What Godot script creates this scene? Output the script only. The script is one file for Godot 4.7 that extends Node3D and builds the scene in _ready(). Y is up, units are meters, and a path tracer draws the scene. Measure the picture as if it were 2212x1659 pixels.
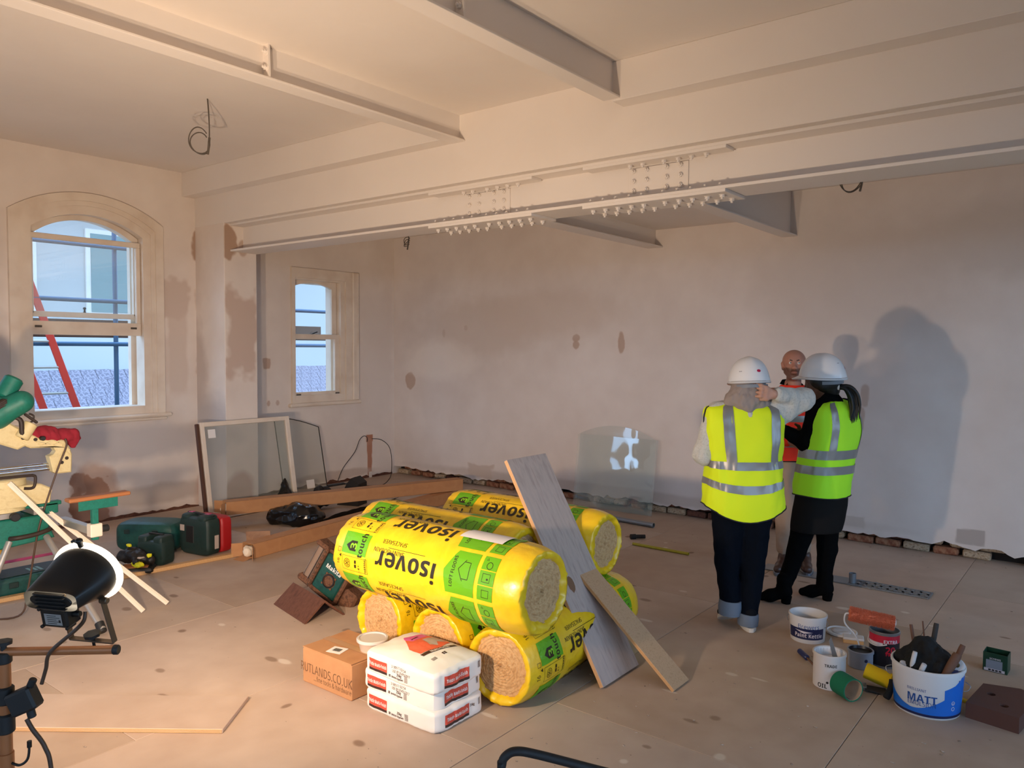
extends Node3D
# A room under renovation: white plaster, bolted steel beam, insulation rolls, three people.

const XL := -7.72   # left wall plane
const ZB := -7.24   # back wall plane
const XR := 4.2
const ZF := 4.2
const SKY := 5.5
const LAMP1 := 5.0
const LAMP2 := 6.0
const LAMP_COLOUR := Color(1.0, 0.88, 0.755)
var nz := FastNoiseLite.new()
var rng := RandomNumberGenerator.new()
var M := {}
var used := {}
var bold_font: SystemFont
var plain_font: SystemFont

# ---------------------------------------------------------------- geometry collector
class Geo:
	var v := PackedVector3Array()
	var n := PackedVector3Array()
	var uv := PackedVector2Array()
	var c := PackedColorArray()
	var col := Color.WHITE
	func put(a: Vector3, na: Vector3, ua: Vector2) -> void:
		v.append(a); n.append(na); uv.append(ua); c.append(col)
	func tri(a: Vector3, b: Vector3, d: Vector3, ua := Vector2.ZERO, ub := Vector2.ZERO, ud := Vector2.ZERO) -> void:
		var q := (b - a).cross(d - a)
		if q.length_squared() < 1e-18: return
		q = q.normalized()
		put(a, q, ua); put(b, q, ub); put(d, q, ud)
	func tris(a, b, d, na, nb, nd, ua := Vector2.ZERO, ub := Vector2.ZERO, ud := Vector2.ZERO) -> void:
		put(a, na, ua); put(b, nb, ub); put(d, nd, ud)
	func quad(a: Vector3, b: Vector3, d: Vector3, e: Vector3) -> void:
		tri(a, b, d, Vector2(0, 0), Vector2(1, 0), Vector2(1, 1)); tri(a, d, e, Vector2(0, 0), Vector2(1, 1), Vector2(0, 1))
	# convex solid from three rectangles: a box with chamfered edges
	func box(xf: Transform3D, s: Vector3, bev := 0.0) -> void:
		var h := s * 0.5
		var b: float = minf(bev, minf(h.x, minf(h.y, h.z)) * 0.95)
		if b <= 0.0:
			for ax in 3:
				for sg in [-1.0, 1.0]:
					var q := []
					for k in [[-1, -1], [1, -1], [1, 1], [-1, 1]]:
						var p := Vector3.ZERO
						p[ax] = sg * h[ax]
						p[(ax + 1) % 3] = k[0] * h[(ax + 1) % 3]
						p[(ax + 2) % 3] = k[1] * h[(ax + 2) % 3]
						q.append(xf * p)
					if sg > 0: quad(q[0], q[1], q[2], q[3])
					else: quad(q[3], q[2], q[1], q[0])
			return
		var f := func(ax: int, sx: float, sy: float, sz: float) -> Vector3:
			var p := Vector3(sx * (h.x - b), sy * (h.y - b), sz * (h.z - b))
			p[ax] += b * [sx, sy, sz][ax]
			return xf * p
		for ax in 3:
			var bx: int = (ax + 1) % 3
			var cx: int = (ax + 2) % 3
			for sg in [-1.0, 1.0]:
				var q := []
				for k in [[-1.0, -1.0], [1.0, -1.0], [1.0, 1.0], [-1.0, 1.0]]:
					var sgn := [0.0, 0.0, 0.0]
					sgn[ax] = sg; sgn[bx] = k[0]; sgn[cx] = k[1]
					q.append(f.call(ax, sgn[0], sgn[1], sgn[2]))
				if sg > 0: quad(q[0], q[1], q[2], q[3])
				else: quad(q[3], q[2], q[1], q[0])
			for s1 in [-1.0, 1.0]:
				for s2 in [-1.0, 1.0]:
					var q := []
					for k in [[bx, -1.0], [cx, -1.0], [cx, 1.0], [bx, 1.0]]:
						var sgn := [0.0, 0.0, 0.0]
						sgn[ax] = k[1]; sgn[bx] = s1; sgn[cx] = s2
						q.append(f.call(k[0], sgn[0], sgn[1], sgn[2]))
					if s1 * s2 > 0: quad(q[0], q[3], q[2], q[1])
					else: quad(q[0], q[1], q[2], q[3])
		for sx in [-1.0, 1.0]:
			for sy in [-1.0, 1.0]:
				for sz in [-1.0, 1.0]:
					var a: Vector3 = f.call(0, sx, sy, sz)
					var d: Vector3 = f.call(1, sx, sy, sz)
					var e: Vector3 = f.call(2, sx, sy, sz)
					if sx * sy * sz > 0: tri(a, d, e)
					else: tri(a, e, d)
	func abox(x0: float, x1: float, y0: float, y1: float, z0: float, z1: float, bev := 0.0) -> void:
		box(Transform3D(Basis(), Vector3(x0 + x1, y0 + y1, z0 + z1) * 0.5), Vector3(absf(x1 - x0), absf(y1 - y0), absf(z1 - z0)), bev)
	# bar of rectangular section from a to b; w is the size along 'up' x direction
	func bar(a: Vector3, b: Vector3, w: float, h: float, bev := 0.002, up := Vector3.UP) -> void:
		var z := (b - a).normalized()
		if absf(z.dot(up)) > 0.98: up = Vector3.RIGHT
		var x := up.cross(z).normalized()
		box(Transform3D(Basis(x, z.cross(x), z), (a + b) * 0.5), Vector3(w, h, a.distance_to(b)), bev)
	# smooth surface f(u, v); outward is du x dv
	func grid(nu: int, nv: int, f: Callable, wrap := false, flip := false, us := 1.0, vs := 1.0) -> void:
		var p := PackedVector3Array()
		for j in nv + 1:
			for i in nu + 1:
				p.append(f.call(float(i % nu if wrap else i) / nu, float(j) / nv))
		mesh_grid(nu, nv, p, wrap, flip, us, vs)
	func mesh_grid(nu: int, nv: int, p: PackedVector3Array, wrap := false, flip := false, us := 1.0, vs := 1.0) -> void:
		var w := nu + 1
		var nn := PackedVector3Array(); nn.resize(p.size())
		for j in nv:
			for i in nu:
				var k := j * w + i
				var q := (p[k + w + 1] - p[k]).cross(p[k + w] - p[k + 1])
				if flip: q = -q
				nn[k] += q; nn[k + 1] += q; nn[k + w] += q; nn[k + w + 1] += q
		if wrap:
			for j in nv + 1:
				var t := nn[j * w] + nn[j * w + nu]
				nn[j * w] = t; nn[j * w + nu] = t
		for k in nn.size(): nn[k] = nn[k].normalized()
		for j in nv:
			for i in nu:
				var a := j * w + i
				var b := a + 1
				var d := a + w + 1
				var e := a + w
				var ua := Vector2(us * i / nu, vs * j / nv)
				var ub := Vector2(us * (i + 1) / nu, vs * j / nv)
				var ud := Vector2(us * (i + 1) / nu, vs * (j + 1) / nv)
				var ue := Vector2(us * i / nu, vs * (j + 1) / nv)
				if not flip:
					tris(p[a], p[b], p[d], nn[a], nn[b], nn[d], ua, ub, ud); tris(p[a], p[d], p[e], nn[a], nn[d], nn[e], ua, ud, ue)
				else:
					tris(p[a], p[d], p[b], nn[a], nn[d], nn[b], ua, ud, ub); tris(p[a], p[e], p[d], nn[a], nn[e], nn[d], ua, ue, ud)
	# round bar along points; r a number or an array of numbers
	func tube(pts: Array, r, sides := 8, cap := true, closed := false) -> void:
		var m := pts.size()
		var ups := []
		var up := Vector3.UP
		var rings := PackedVector3Array()
		for k in m:
			var a: Vector3 = pts[(k - 1 + m) % m] if closed else pts[maxi(k - 1, 0)]
			var b: Vector3 = pts[(k + 1) % m] if closed else pts[mini(k + 1, m - 1)]
			var t: Vector3 = (b - a).normalized()
			if k == 0 and absf(t.dot(up)) > 0.9: up = Vector3.RIGHT
			var x := (up - t * up.dot(t)).normalized()
			up = x
			var y := t.cross(x)
			var rr: float = r[k] if r is Array else r
			for i in sides + 1:
				var an := TAU * i / sides
				rings.append(pts[k] + (x * cos(an) + y * sin(an)) * rr)
			ups.append(t)
		if closed:
			for i in sides + 1: rings.append(rings[i])
		mesh_grid(sides, (m if closed else m - 1), rings, true)
		if cap and not closed:
			for e in [0, m - 1]:
				var o: Vector3 = pts[e]
				for i in sides:
					var a := rings[e * (sides + 1) + i]
					var b := rings[e * (sides + 1) + i + 1]
					if e == 0: tri(o, b, a)
					else: tri(o, a, b)
	# turned shape: profile of (radius, height) from the bottom of the outside upward; sharp where it bends hard
	func lathe(prof: Array, segs := 24, xf := Transform3D.IDENTITY, arc := TAU) -> void:
		var m := prof.size()
		var sn := []
		for k in m - 1:
			var d: Vector2 = prof[k + 1] - prof[k]
			sn.append(Vector2(d.y, -d.x).normalized())
		for k in m - 1:
			var n0: Vector2 = sn[k]
			var n1: Vector2 = sn[k]
			if k > 0 and sn[k - 1].dot(sn[k]) > 0.75: n0 = (sn[k - 1] + sn[k]).normalized()
			if k < m - 2 and sn[k + 1].dot(sn[k]) > 0.75: n1 = (sn[k + 1] + sn[k]).normalized()
			for i in segs:
				var a0 := arc * i / segs
				var a1 := arc * (i + 1) / segs
				var pp := []
				var qq := []
				for s in [[prof[k], a0, n0], [prof[k], a1, n0], [prof[k + 1], a1, n1], [prof[k + 1], a0, n1]]:
					pp.append(xf * Vector3(s[0].x * cos(s[1]), s[0].y, -s[0].x * sin(s[1])))
					qq.append((xf.basis * Vector3(s[2].x * cos(s[1]), s[2].y, -s[2].x * sin(s[1]))).normalized())
				var u0 := Vector2(float(i) / segs, float(k) / (m - 1))
				var u1 := Vector2(float(i + 1) / segs, float(k + 1) / (m - 1))
				if prof[k].x > 1e-6: tris(pp[0], pp[1], pp[2], qq[0], qq[1], qq[2], u0, Vector2(u1.x, u0.y), u1)
				if prof[k + 1].x > 1e-6: tris(pp[0], pp[2], pp[3], qq[0], qq[2], qq[3], u0, u1, Vector2(u0.x, u1.y))
	# flat outline (counter-clockwise seen from +z) given thickness along z, edges chamfered
	func prism(poly: PackedVector2Array, h: float, xf := Transform3D.IDENTITY, bev := 0.0) -> void:
		if Geometry2D.is_polygon_clockwise(poly): pass
		var area := 0.0
		for i in poly.size(): area += poly[i].cross(poly[(i + 1) % poly.size()])
		if area < 0: poly.reverse()
		var idx := Geometry2D.triangulate_polygon(poly)
		var inner := poly
		if bev > 0:
			inner = PackedVector2Array()
			var m := poly.size()
			for i in m:
				var d0 := (poly[i] - poly[(i - 1 + m) % m]).normalized()
				var d1 := (poly[(i + 1) % m] - poly[i]).normalized()
				var nn := (Vector2(-d0.y, d0.x) + Vector2(-d1.y, d1.x))
				nn = nn / maxf(0.35, nn.dot(Vector2(-d0.y, d0.x)))
				inner.append(poly[i] + nn * bev)
		for t in range(0, idx.size(), 3):
			var a := inner[idx[t]]
			var b := inner[idx[t + 1]]
			var d := inner[idx[t + 2]]
			if (b - a).cross(d - a) < 0:
				var s := b; b = d; d = s
			tri(xf * Vector3(a.x, a.y, h), xf * Vector3(b.x, b.y, h), xf * Vector3(d.x, d.y, h), a, b, d)
			tri(xf * Vector3(a.x, a.y, 0), xf * Vector3(d.x, d.y, 0), xf * Vector3(b.x, b.y, 0), a, d, b)
		for i in poly.size():
			var k := (i + 1) % poly.size()
			var a := poly[i]
			var b := poly[k]
			quad(xf * Vector3(a.x, a.y, bev), xf * Vector3(b.x, b.y, bev), xf * Vector3(b.x, b.y, h - bev), xf * Vector3(a.x, a.y, h - bev))
			if bev > 0:
				var ia := inner[i]
				var ib := inner[k]
				quad(xf * Vector3(a.x, a.y, h - bev), xf * Vector3(b.x, b.y, h - bev), xf * Vector3(ib.x, ib.y, h), xf * Vector3(ia.x, ia.y, h))
				quad(xf * Vector3(ia.x, ia.y, 0), xf * Vector3(ib.x, ib.y, 0), xf * Vector3(b.x, b.y, bev), xf * Vector3(a.x, a.y, bev))
	func cyl(a: Vector3, b: Vector3, r: float, sides := 16, bev := 0.0, r2 := -1.0) -> void:
		var y := (b - a).normalized()
		var up := Vector3.RIGHT if absf(y.dot(Vector3.RIGHT)) < 0.9 else Vector3.UP
		var x := up.cross(y).normalized()
		var z := x.cross(y)
		var h := a.distance_to(b)
		if r2 < 0: r2 = r
		var pr := [Vector2(0, 0), Vector2(r - bev, 0), Vector2(r, bev), Vector2(r2, h - bev), Vector2(r2 - bev, h), Vector2(0, h)]
		if bev <= 0: pr = [Vector2(0, 0), Vector2(r, 0), Vector2(r2, h), Vector2(0, h)]
		lathe(pr, sides, Transform3D(Basis(x, y, z), a))
	func ball(o: Vector3, r: Vector3, seg := 16, xf := Basis()) -> void:
		grid(seg, seg / 2, func(u, w):
			var a: float = -u * TAU
			var t: float = (w - 0.5) * PI
			return o + xf * Vector3(r.x * cos(t) * cos(a), r.y * sin(t), r.z * cos(t) * sin(a)), true)
	func mesh() -> ArrayMesh:
		var m := ArrayMesh.new()
		if v.is_empty(): return m
		var cnt := v.size()
		var ix := PackedInt32Array(); ix.resize(cnt)
		for k in range(0, cnt, 3):
			ix[k] = k; ix[k + 1] = k + 2; ix[k + 2] = k + 1
		var a := []
		a.resize(Mesh.ARRAY_MAX)
		a[Mesh.ARRAY_VERTEX] = v; a[Mesh.ARRAY_NORMAL] = n; a[Mesh.ARRAY_TEX_UV] = uv; a[Mesh.ARRAY_COLOR] = c; a[Mesh.ARRAY_INDEX] = ix
		m.add_surface_from_arrays(Mesh.PRIMITIVE_TRIANGLES, a)
		return m

# ---------------------------------------------------------------- naming and placing
func numbered(n: String) -> String:
	if not used.has(n):
		used[n] = 0
		return n
	used[n] += 1
	return "%s_%03d" % [n, used[n]]

func meta(o: Node, label := "", category := "", group := "", kind := "") -> Node:
	if label: o.set_meta("label", label)
	if category: o.set_meta("category", category)
	if group: o.set_meta("group", group)
	if kind: o.set_meta("kind", kind)
	return o

func thing(n: String, label: String, category: String, group := "", at := Vector3.ZERO, turn := 0.0) -> Node3D:
	var o := Node3D.new()
	o.name = numbered(n)
	add_child(o)
	o.position = at
	o.rotation.y = turn
	meta(o, label, category, group)
	return o

func part(parent: Node, n: String, g, m: Material, label := "") -> MeshInstance3D:
	var o := MeshInstance3D.new()
	var nm := n
	var k := 0
	while parent.has_node(nm):
		k += 1
		nm = "%s_%03d" % [n, k]
	o.name = nm
	o.mesh = g.mesh() if g is Geo else g
	o.material_override = null
	if o.mesh and o.mesh.get_surface_count(): o.set_surface_override_material(0, m)
	parent.add_child(o, true)
	if label: o.set_meta("label", label)
	return o

func single(n: String, label: String, category: String, g, m: Material, group := "") -> MeshInstance3D:
	var o := part(self, numbered(n), g, m)
	meta(o, label, category, group)
	return o

func struct(n: String, g, m: Material, parent: Node = null) -> MeshInstance3D:
	var o := part(parent if parent else self, n, g, m)
	if parent == null: o.set_meta("kind", "structure")
	return o

func copy_of(o: Node3D, label := "") -> Node3D:
	var d: Node3D = o.duplicate()
	var base: String = str(o.name)
	d.name = numbered(base)
	add_child(d, true)
	if label: d.set_meta("label", label)
	return d

# ---------------------------------------------------------------- materials
func mat(key: String, col: Color, rough := 0.7, metal := 0.0, spec := 0.5) -> StandardMaterial3D:
	var m := StandardMaterial3D.new()
	m.resource_name = key
	m.albedo_color = col
	m.roughness = rough
	m.metallic = metal
	m.metallic_specular = spec
	M[key] = m
	return m

func noise_tex(freq: float, ramp: Array, seed_: int, oct := 4, size := 256, type := FastNoiseLite.TYPE_SIMPLEX_SMOOTH, normal := false) -> NoiseTexture2D:
	var f := FastNoiseLite.new()
	f.seed = seed_; f.frequency = freq; f.fractal_octaves = oct; f.noise_type = type
	var t := NoiseTexture2D.new()
	t.width = size; t.height = size; t.seamless = true; t.noise = f
	t.as_normal_map = normal
	if ramp.size():
		var g := Gradient.new()
		g.offsets = PackedFloat32Array(range(ramp.size()).map(func(k): return float(k) / (ramp.size() - 1)))
		g.colors = PackedColorArray(ramp)
		t.color_ramp = g
	return t

# a mottled material: colour noise over all sides of the thing, and fine relief
func mottled(key: String, ramp: Array, freq: float, scale: float, rough := 0.8, relief := 0.0, seed_ := 1) -> StandardMaterial3D:
	var m := mat(key, Color.WHITE, rough)
	m.albedo_texture = noise_tex(freq, ramp, seed_)
	m.uv1_triplanar = true
	m.uv1_scale = Vector3.ONE * scale
	if relief > 0:
		m.heightmap_enabled = true
		m.heightmap_texture = noise_tex(freq * 2.0, [], seed_ + 5)
		m.heightmap_scale = relief
	return m

func hexc(s: String) -> Color: return Color.html(s)

# ---------------------------------------------------------------- lettering as thin print on a surface
func glyphs(g: Geo, s: String, size: float, at: Callable, bold := false, center := true, squeeze := 1.0, lim := 0.02) -> void:
	var tm := TextMesh.new()
	tm.text = s
	tm.font = bold_font if bold else plain_font
	tm.font_size = 64
	tm.pixel_size = size / 64.0
	tm.depth = 0.0
	tm.curve_step = 1.0
	tm.horizontal_alignment = HORIZONTAL_ALIGNMENT_CENTER if center else HORIZONTAL_ALIGNMENT_LEFT
	var a := tm.get_mesh_arrays()
	if a.is_empty(): return
	var p: PackedVector3Array = a[Mesh.ARRAY_VERTEX]
	var ix = a[Mesh.ARRAY_INDEX]
	if ix == null or ix.size() == 0: ix = PackedInt32Array(range(p.size()))
	for k in range(0, ix.size(), 3):
		var q := [p[ix[k]], p[ix[k + 1]], p[ix[k + 2]]]
		var t := []
		for e in q: t.append(Vector2(e.x * squeeze, e.y))
		flat_tri(g, t[0], t[1], t[2], at, lim)

func flat_tri(g: Geo, a: Vector2, b: Vector2, d: Vector2, at: Callable, lim: float) -> void:
	var la := b.distance_to(d)
	var lb := a.distance_to(d)
	var ld := a.distance_to(b)
	if maxf(la, maxf(lb, ld)) > lim:
		if la >= lb and la >= ld:
			flat_tri(g, a, b, (b + d) * 0.5, at, lim); flat_tri(g, a, (b + d) * 0.5, d, at, lim)
		elif lb >= ld:
			flat_tri(g, b, d, (a + d) * 0.5, at, lim); flat_tri(g, b, (a + d) * 0.5, a, at, lim)
		else:
			flat_tri(g, d, a, (a + b) * 0.5, at, lim); flat_tri(g, d, (a + b) * 0.5, b, at, lim)
		return
	if (b - a).cross(d - a) < 0: g.tri(at.call(a), at.call(d), at.call(b))
	else: g.tri(at.call(a), at.call(b), at.call(d))

func flat_poly(g: Geo, poly: PackedVector2Array, at: Callable, lim := 0.02) -> void:
	var ix := Geometry2D.triangulate_polygon(poly)
	for k in range(0, ix.size(), 3): flat_tri(g, poly[ix[k]], poly[ix[k + 1]], poly[ix[k + 2]], at, lim)

func flat_rect(g: Geo, x0: float, x1: float, y0: float, y1: float, at: Callable, lim := 0.02) -> void:
	flat_poly(g, PackedVector2Array([Vector2(x0, y0), Vector2(x1, y0), Vector2(x1, y1), Vector2(x0, y1)]), at, lim)

func flat_frame(g: Geo, x0: float, x1: float, y0: float, y1: float, w: float, at: Callable, lim := 0.02) -> void:
	flat_rect(g, x0, x1, y0, y0 + w, at, lim); flat_rect(g, x0, x1, y1 - w, y1, at, lim)
	flat_rect(g, x0, x0 + w, y0 + w, y1 - w, at, lim); flat_rect(g, x1 - w, x1, y0 + w, y1 - w, at, lim)

func flat_ring(g: Geo, o: Vector2, r0: float, r1: float, at: Callable, seg := 20) -> void:
	for k in seg:
		var a := TAU * k / seg
		var b := TAU * (k + 1) / seg
		var p := o + Vector2(cos(a), sin(a)) * r0
		var q := o + Vector2(cos(a), sin(a)) * r1
		var r := o + Vector2(cos(b), sin(b)) * r1
		var s := o + Vector2(cos(b), sin(b)) * r0
		flat_tri(g, p, q, r, at, 0.03)
		if r0 > 0: flat_tri(g, p, r, s, at, 0.03)

# a plane to print on: origin, right, up, lifted a little along its normal
func plane(o: Vector3, r: Vector3, u: Vector3, lift := 0.0006) -> Callable:
	var nn := r.cross(u).normalized() * lift
	return func(p: Vector2) -> Vector3: return o + r * p.x + u * p.y + nn

func ring2(n: int, rx: float, ry: float, o := Vector2.ZERO) -> PackedVector2Array:
	var p := PackedVector2Array()
	for k in n: p.append(o + Vector2(cos(TAU * k / n) * rx, sin(TAU * k / n) * ry))
	return p

func spline(pts: Array, per := 6, closed := false) -> Array:
	var c := Curve3D.new()
	var m := pts.size()
	for k in m:
		var a: Vector3 = pts[(k - 1 + m) % m] if closed else pts[maxi(k - 1, 0)]
		var b: Vector3 = pts[(k + 1) % m] if closed else pts[mini(k + 1, m - 1)]
		var t := (b - a) / 6.0
		c.add_point(pts[k], -t, t)
	if closed:
		var t: Vector3 = (pts[1] - pts[m - 1]) / 6.0
		c.add_point(pts[0], -t, t)
	var out := []
	var segs := m if closed else m - 1
	for k in segs:
		for s in per: out.append(c.sample(k, float(s) / per))
	if not closed: out.append(pts[m - 1])
	return out

# ================================================================ the scene
func _ready() -> void:
	nz.seed = 7; nz.frequency = 1.0; nz.fractal_octaves = 3
	rng.seed = 11
	bold_font = SystemFont.new(); bold_font.font_names = PackedStringArray(["Droid Sans"]); bold_font.font_weight = 700
	plain_font = SystemFont.new(); plain_font.font_names = PackedStringArray(["Droid Sans"])
	# camera: a phone held at 1.7 m
	var cam := Camera3D.new()
	cam.name = "camera"
	cam.fov = 52.53
	cam.near = 0.05
	cam.far = 200.0
	cam.transform = Transform3D(Basis(Vector3.UP, 0.66687) * Basis(Vector3.RIGHT, -0.04602) * Basis(Vector3.BACK, 0.005757), Vector3(0, 1.7, 0))
	add_child(cam)
	cam.current = true
	# overcast daylight
	var we := WorldEnvironment.new()
	we.name = "world_environment"
	var env := Environment.new()
	var sky := Sky.new()
	var sm := ProceduralSkyMaterial.new()
	sm.sky_top_color = Color(0.64, 0.81, 1.0)
	sm.sky_horizon_color = Color(0.70, 0.85, 1.0)
	sm.ground_horizon_color = Color(0.20, 0.21, 0.22)
	sm.ground_bottom_color = Color(0.16, 0.16, 0.16)
	env.background_energy_multiplier = SKY

	sky.sky_material = sm
	env.background_mode = Environment.BG_SKY
	env.sky = sky
	env.tonemap_mode = Environment.TONE_MAPPER_LINEAR
	env.tonemap_exposure = 1.12
	env.sdfgi_enabled = true
	env.ssao_enabled = true
	env.ssil_enabled = true
	we.environment = env
	add_child(we)
	make_materials()
	build_room()
	build_beams()
	build_windows()
	build_lamp()
	build_rolls()
	build_pile()
	build_people()
	build_left()
	build_paint()
	build_outside()

# ---------------------------------------------------------------- materials of the place
func plaster_image(base: Color, side: int, seed_: int, amt: float, blots: Array, span := 10.24) -> ImageTexture:
	var f1 := FastNoiseLite.new()
	f1.seed = seed_; f1.frequency = 0.006; f1.fractal_octaves = 4
	var f2 := FastNoiseLite.new()
	f2.seed = seed_ + 1; f2.frequency = 0.03; f2.fractal_octaves = 4
	var a := f1.get_image(side, side, false, false, true).get_data()
	var b := f2.get_image(side, side, false, false, true).get_data()
	var o := PackedByteArray()
	o.resize(side * side * 3)
	var br := base.r * 255.0
	var bg := base.g * 255.0
	var bb := base.b * 255.0
	for k in side * side:
		var d := (a[k] - 128) / 128.0 * amt + (b[k] - 128) / 128.0 * amt * 0.45
		o[k * 3] = clampi(int(br * (1.0 + d * 0.8)), 0, 255)
		o[k * 3 + 1] = clampi(int(bg * (1.0 + d)), 0, 255)
		o[k * 3 + 2] = clampi(int(bb * (1.0 + d * 1.15)), 0, 255)
	var px := side / span
	for e in blots:   # centre (m), half sizes (m), colour, strength, raggedness, softness
		var cx: float = fposmod(e[0] * px, side)
		var cy: float = fposmod(side - e[1] * px, side)
		var rx: float = e[2] * px
		var ry: float = e[3] * px
		var cc: Color = e[4]
		var soft: float = e[7]
		for y in range(int(cy - ry * 1.6), int(cy + ry * 1.6)):
			for x in range(int(cx - rx * 1.6), int(cx + rx * 1.6)):
				var xx := posmod(x, side)
				var yy := posmod(y, side)
				var dx := (x - cx) / rx
				var dy := (y - cy) / ry
				var boxy: float = e[8] if e.size() > 8 else 0.0
				var d := lerpf(sqrt(dx * dx + dy * dy), maxf(absf(dx), absf(dy)), boxy)
				d += nz.get_noise_2d(x * 0.035 + e[0] * 50.0, y * 0.035) * e[6] * (0.35 if soft >= 0.3 else 1.0)
				var w: float = clampf((1.0 - d) / soft + 0.5, 0.0, 1.0) * e[5]
				if w > 0.0:
					var k := (yy * side + xx) * 3
					o[k] = int(lerpf(o[k], cc.r * 255.0, w)); o[k + 1] = int(lerpf(o[k + 1], cc.g * 255.0, w)); o[k + 2] = int(lerpf(o[k + 2], cc.b * 255.0, w))
	return ImageTexture.create_from_image(Image.create_from_data(side, side, false, Image.FORMAT_RGB8, o))

func world_tex(key: String, t: Texture2D, rough: float, relief := 0.0, span := 10.24, relief_scale := 2.0) -> StandardMaterial3D:
	var m := mat(key, Color.WHITE, rough)
	m.albedo_texture = t
	m.uv1_triplanar = true
	m.uv1_world_triplanar = true
	m.uv1_scale = Vector3.ONE / span
	m.uv1_triplanar_sharpness = 8.0
	return m

func make_materials() -> void:
	var wall := hexc("e3d6ca")
	var pink := hexc("b99c88")
	var grey := hexc("bdb2ab")
	var brown := hexc("8a5a42")
	# coordinates on the left wall: -z, height; on the back wall: x, height
	var lb := [[4.47, 2.75, 0.10, 0.20, hexc("ad8e78"), 0.9, 0.5, 0.15], [4.62, 2.72, 0.05, 0.08, pink, 0.7, 0.5, 0.3], [4.60, 1.85, 0.16, 0.42, hexc("c4aa98"), 0.8, 0.4, 0.25, 1.0],
		[5.26, 1.505, 0.05, 0.07, pink, 0.9, 0.4, 0.15, 0.7], [5.28, 1.055, 0.02, 0.03, pink, 0.8, 0.3, 0.2], [5.40, 1.055, 0.02, 0.03, pink, 0.6, 0.3, 0.2],
		[3.30, 0.12, 0.17, 0.30, brown, 0.95, 0.75, 0.06], [3.22, 0.40, 0.09, 0.10, brown, 0.8, 0.9, 0.1], [3.34, 0.30, 0.22, 0.30, hexc("b48e78"), 0.6, 0.8, 0.3],
		[3.6, 0.75, 0.9, 0.17, hexc("bcb4b0"), 0.75, 0.6, 0.5], [2.6, 0.85, 0.8, 0.35, hexc("b8afaa"), 0.75, 0.5, 0.6], [4.0, 0.20, 0.6, 0.10, hexc("b9a99b"), 0.7, 0.6, 0.4], [2.4, 1.5, 0.3, 0.5, hexc("c0b0a5"), 0.7, 0.5, 0.4],
		[4.16, 2.2, 0.16, 0.20, hexc("cdb9aa"), 0.9, 0.4, 0.2, 1.0], [4.2, 1.7, 0.1, 0.5, hexc("d0bcac"), 0.7, 0.5, 0.3, 0.8], [4.05, 1.55, 0.2, 0.25, hexc("d3c2b4"), 0.6, 0.4, 0.3, 0.8],
		[6.8, 0.52, 0.055, 0.045, hexc("a9684a"), 1.0, 0.15, 0.1, 1.0], [6.8, 0.27, 0.04, 0.24, hexc("b07a60"), 0.95, 0.25, 0.1, 1.0],
		[6.2, 0.10, 0.7, 0.06, hexc("c3b0a2"), 0.8, 0.5, 0.4], [4.55, 0.18, 0.18, 0.22, hexc("b08a7a"), 0.6, 0.6, 0.4], [6.9, 1.5, 0.3, 0.9, hexc("d9cabd"), 0.6, 0.5, 0.4, 0.8],
		[2.3, 2.5, 0.35, 0.5, hexc("d2c3b6"), 0.6, 0.6, 0.4]]
	world_tex("plaster_left", plaster_image(wall, 1024, 3, 0.045, lb), 0.85)
	var bb := [[-7.42, 1.277, 0.09, 0.11, pink, 0.75, 0.5, 0.12], [-6.81, 1.889, 0.03, 0.05, pink, 0.7, 0.5, 0.2], [-6.44, 1.95, 0.025, 0.03, pink, 0.6, 0.5, 0.2], [-4.80, 1.823, 0.045, 0.035, pink, 0.75, 0.5, 0.15],
		[-4.80, 1.74, 0.04, 0.04, pink, 0.75, 0.5, 0.15], [-4.227, 1.776, 0.045, 0.10, pink, 0.75, 0.4, 0.15], [-1.78, 1.302, 0.03, 0.10, pink, 0.6, 0.35, 0.2, 0.6], [-1.81, 1.10, 0.03, 0.10, pink, 0.6, 0.4, 0.2, 0.6],
		[-6.2, 1.95, 0.9, 0.35, hexc("d6c6b9"), 0.7, 0.5, 0.5], [-5.2, 2.1, 0.9, 0.25, hexc("d9c9bc"), 0.7, 0.5, 0.5], [-6.9, 1.55, 0.6, 0.25, hexc("eee3d8"), 0.7, 0.5, 0.5],
		[-2.0, 2.3, 0.8, 0.5, hexc("d5c8be"), 0.6, 0.6, 0.5], [-0.8, 2.6, 0.6, 0.3, hexc("d2c6bc"), 0.6, 0.6, 0.5], [-4.5, 0.16, 2.6, 0.06, hexc("cbbcb0"), 0.8, 0.6, 0.5], [-6.2, 0.2, 0.2, 0.08, hexc("cab7a8"), 0.8, 0.4, 0.2, 1.0],
		[-1.85, 0.19, 0.09, 0.05, hexc("cfc2b6"), 0.9, 0.3, 0.1, 1.0], [-0.95, 0.19, 0.1, 0.06, hexc("b5a89e"), 0.9, 0.2, 0.1, 1.0]]
	world_tex("plaster_back", plaster_image(hexc("e2d6cd"), 1024, 9, 0.04, bb), 0.85)
	world_tex("plaster_white", plaster_image(hexc("e6dcd2"), 512, 21, 0.02, []), 0.85)
	mat("paint_white", hexc("e4dbd2"), 0.55)
	mat("beam_white", hexc("e6ddd4"), 0.6)
	mottled("frame_paint", [hexc("d8c5b0"), hexc("e2d2bf"), hexc("e8dac8")], 0.01, 1.0, 0.5)
	mottled("brick_old", [hexc("6b3a28"), hexc("8e5a42"), hexc("a97c5e"), hexc("7a4a36")], 0.02, 3.0, 0.95, 0.6, 4)
	mottled("brick_dark", [hexc("4a2e24"), hexc("6e4636"), hexc("5a3a2c")], 0.02, 3.0, 0.95, 0.6, 14)
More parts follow.
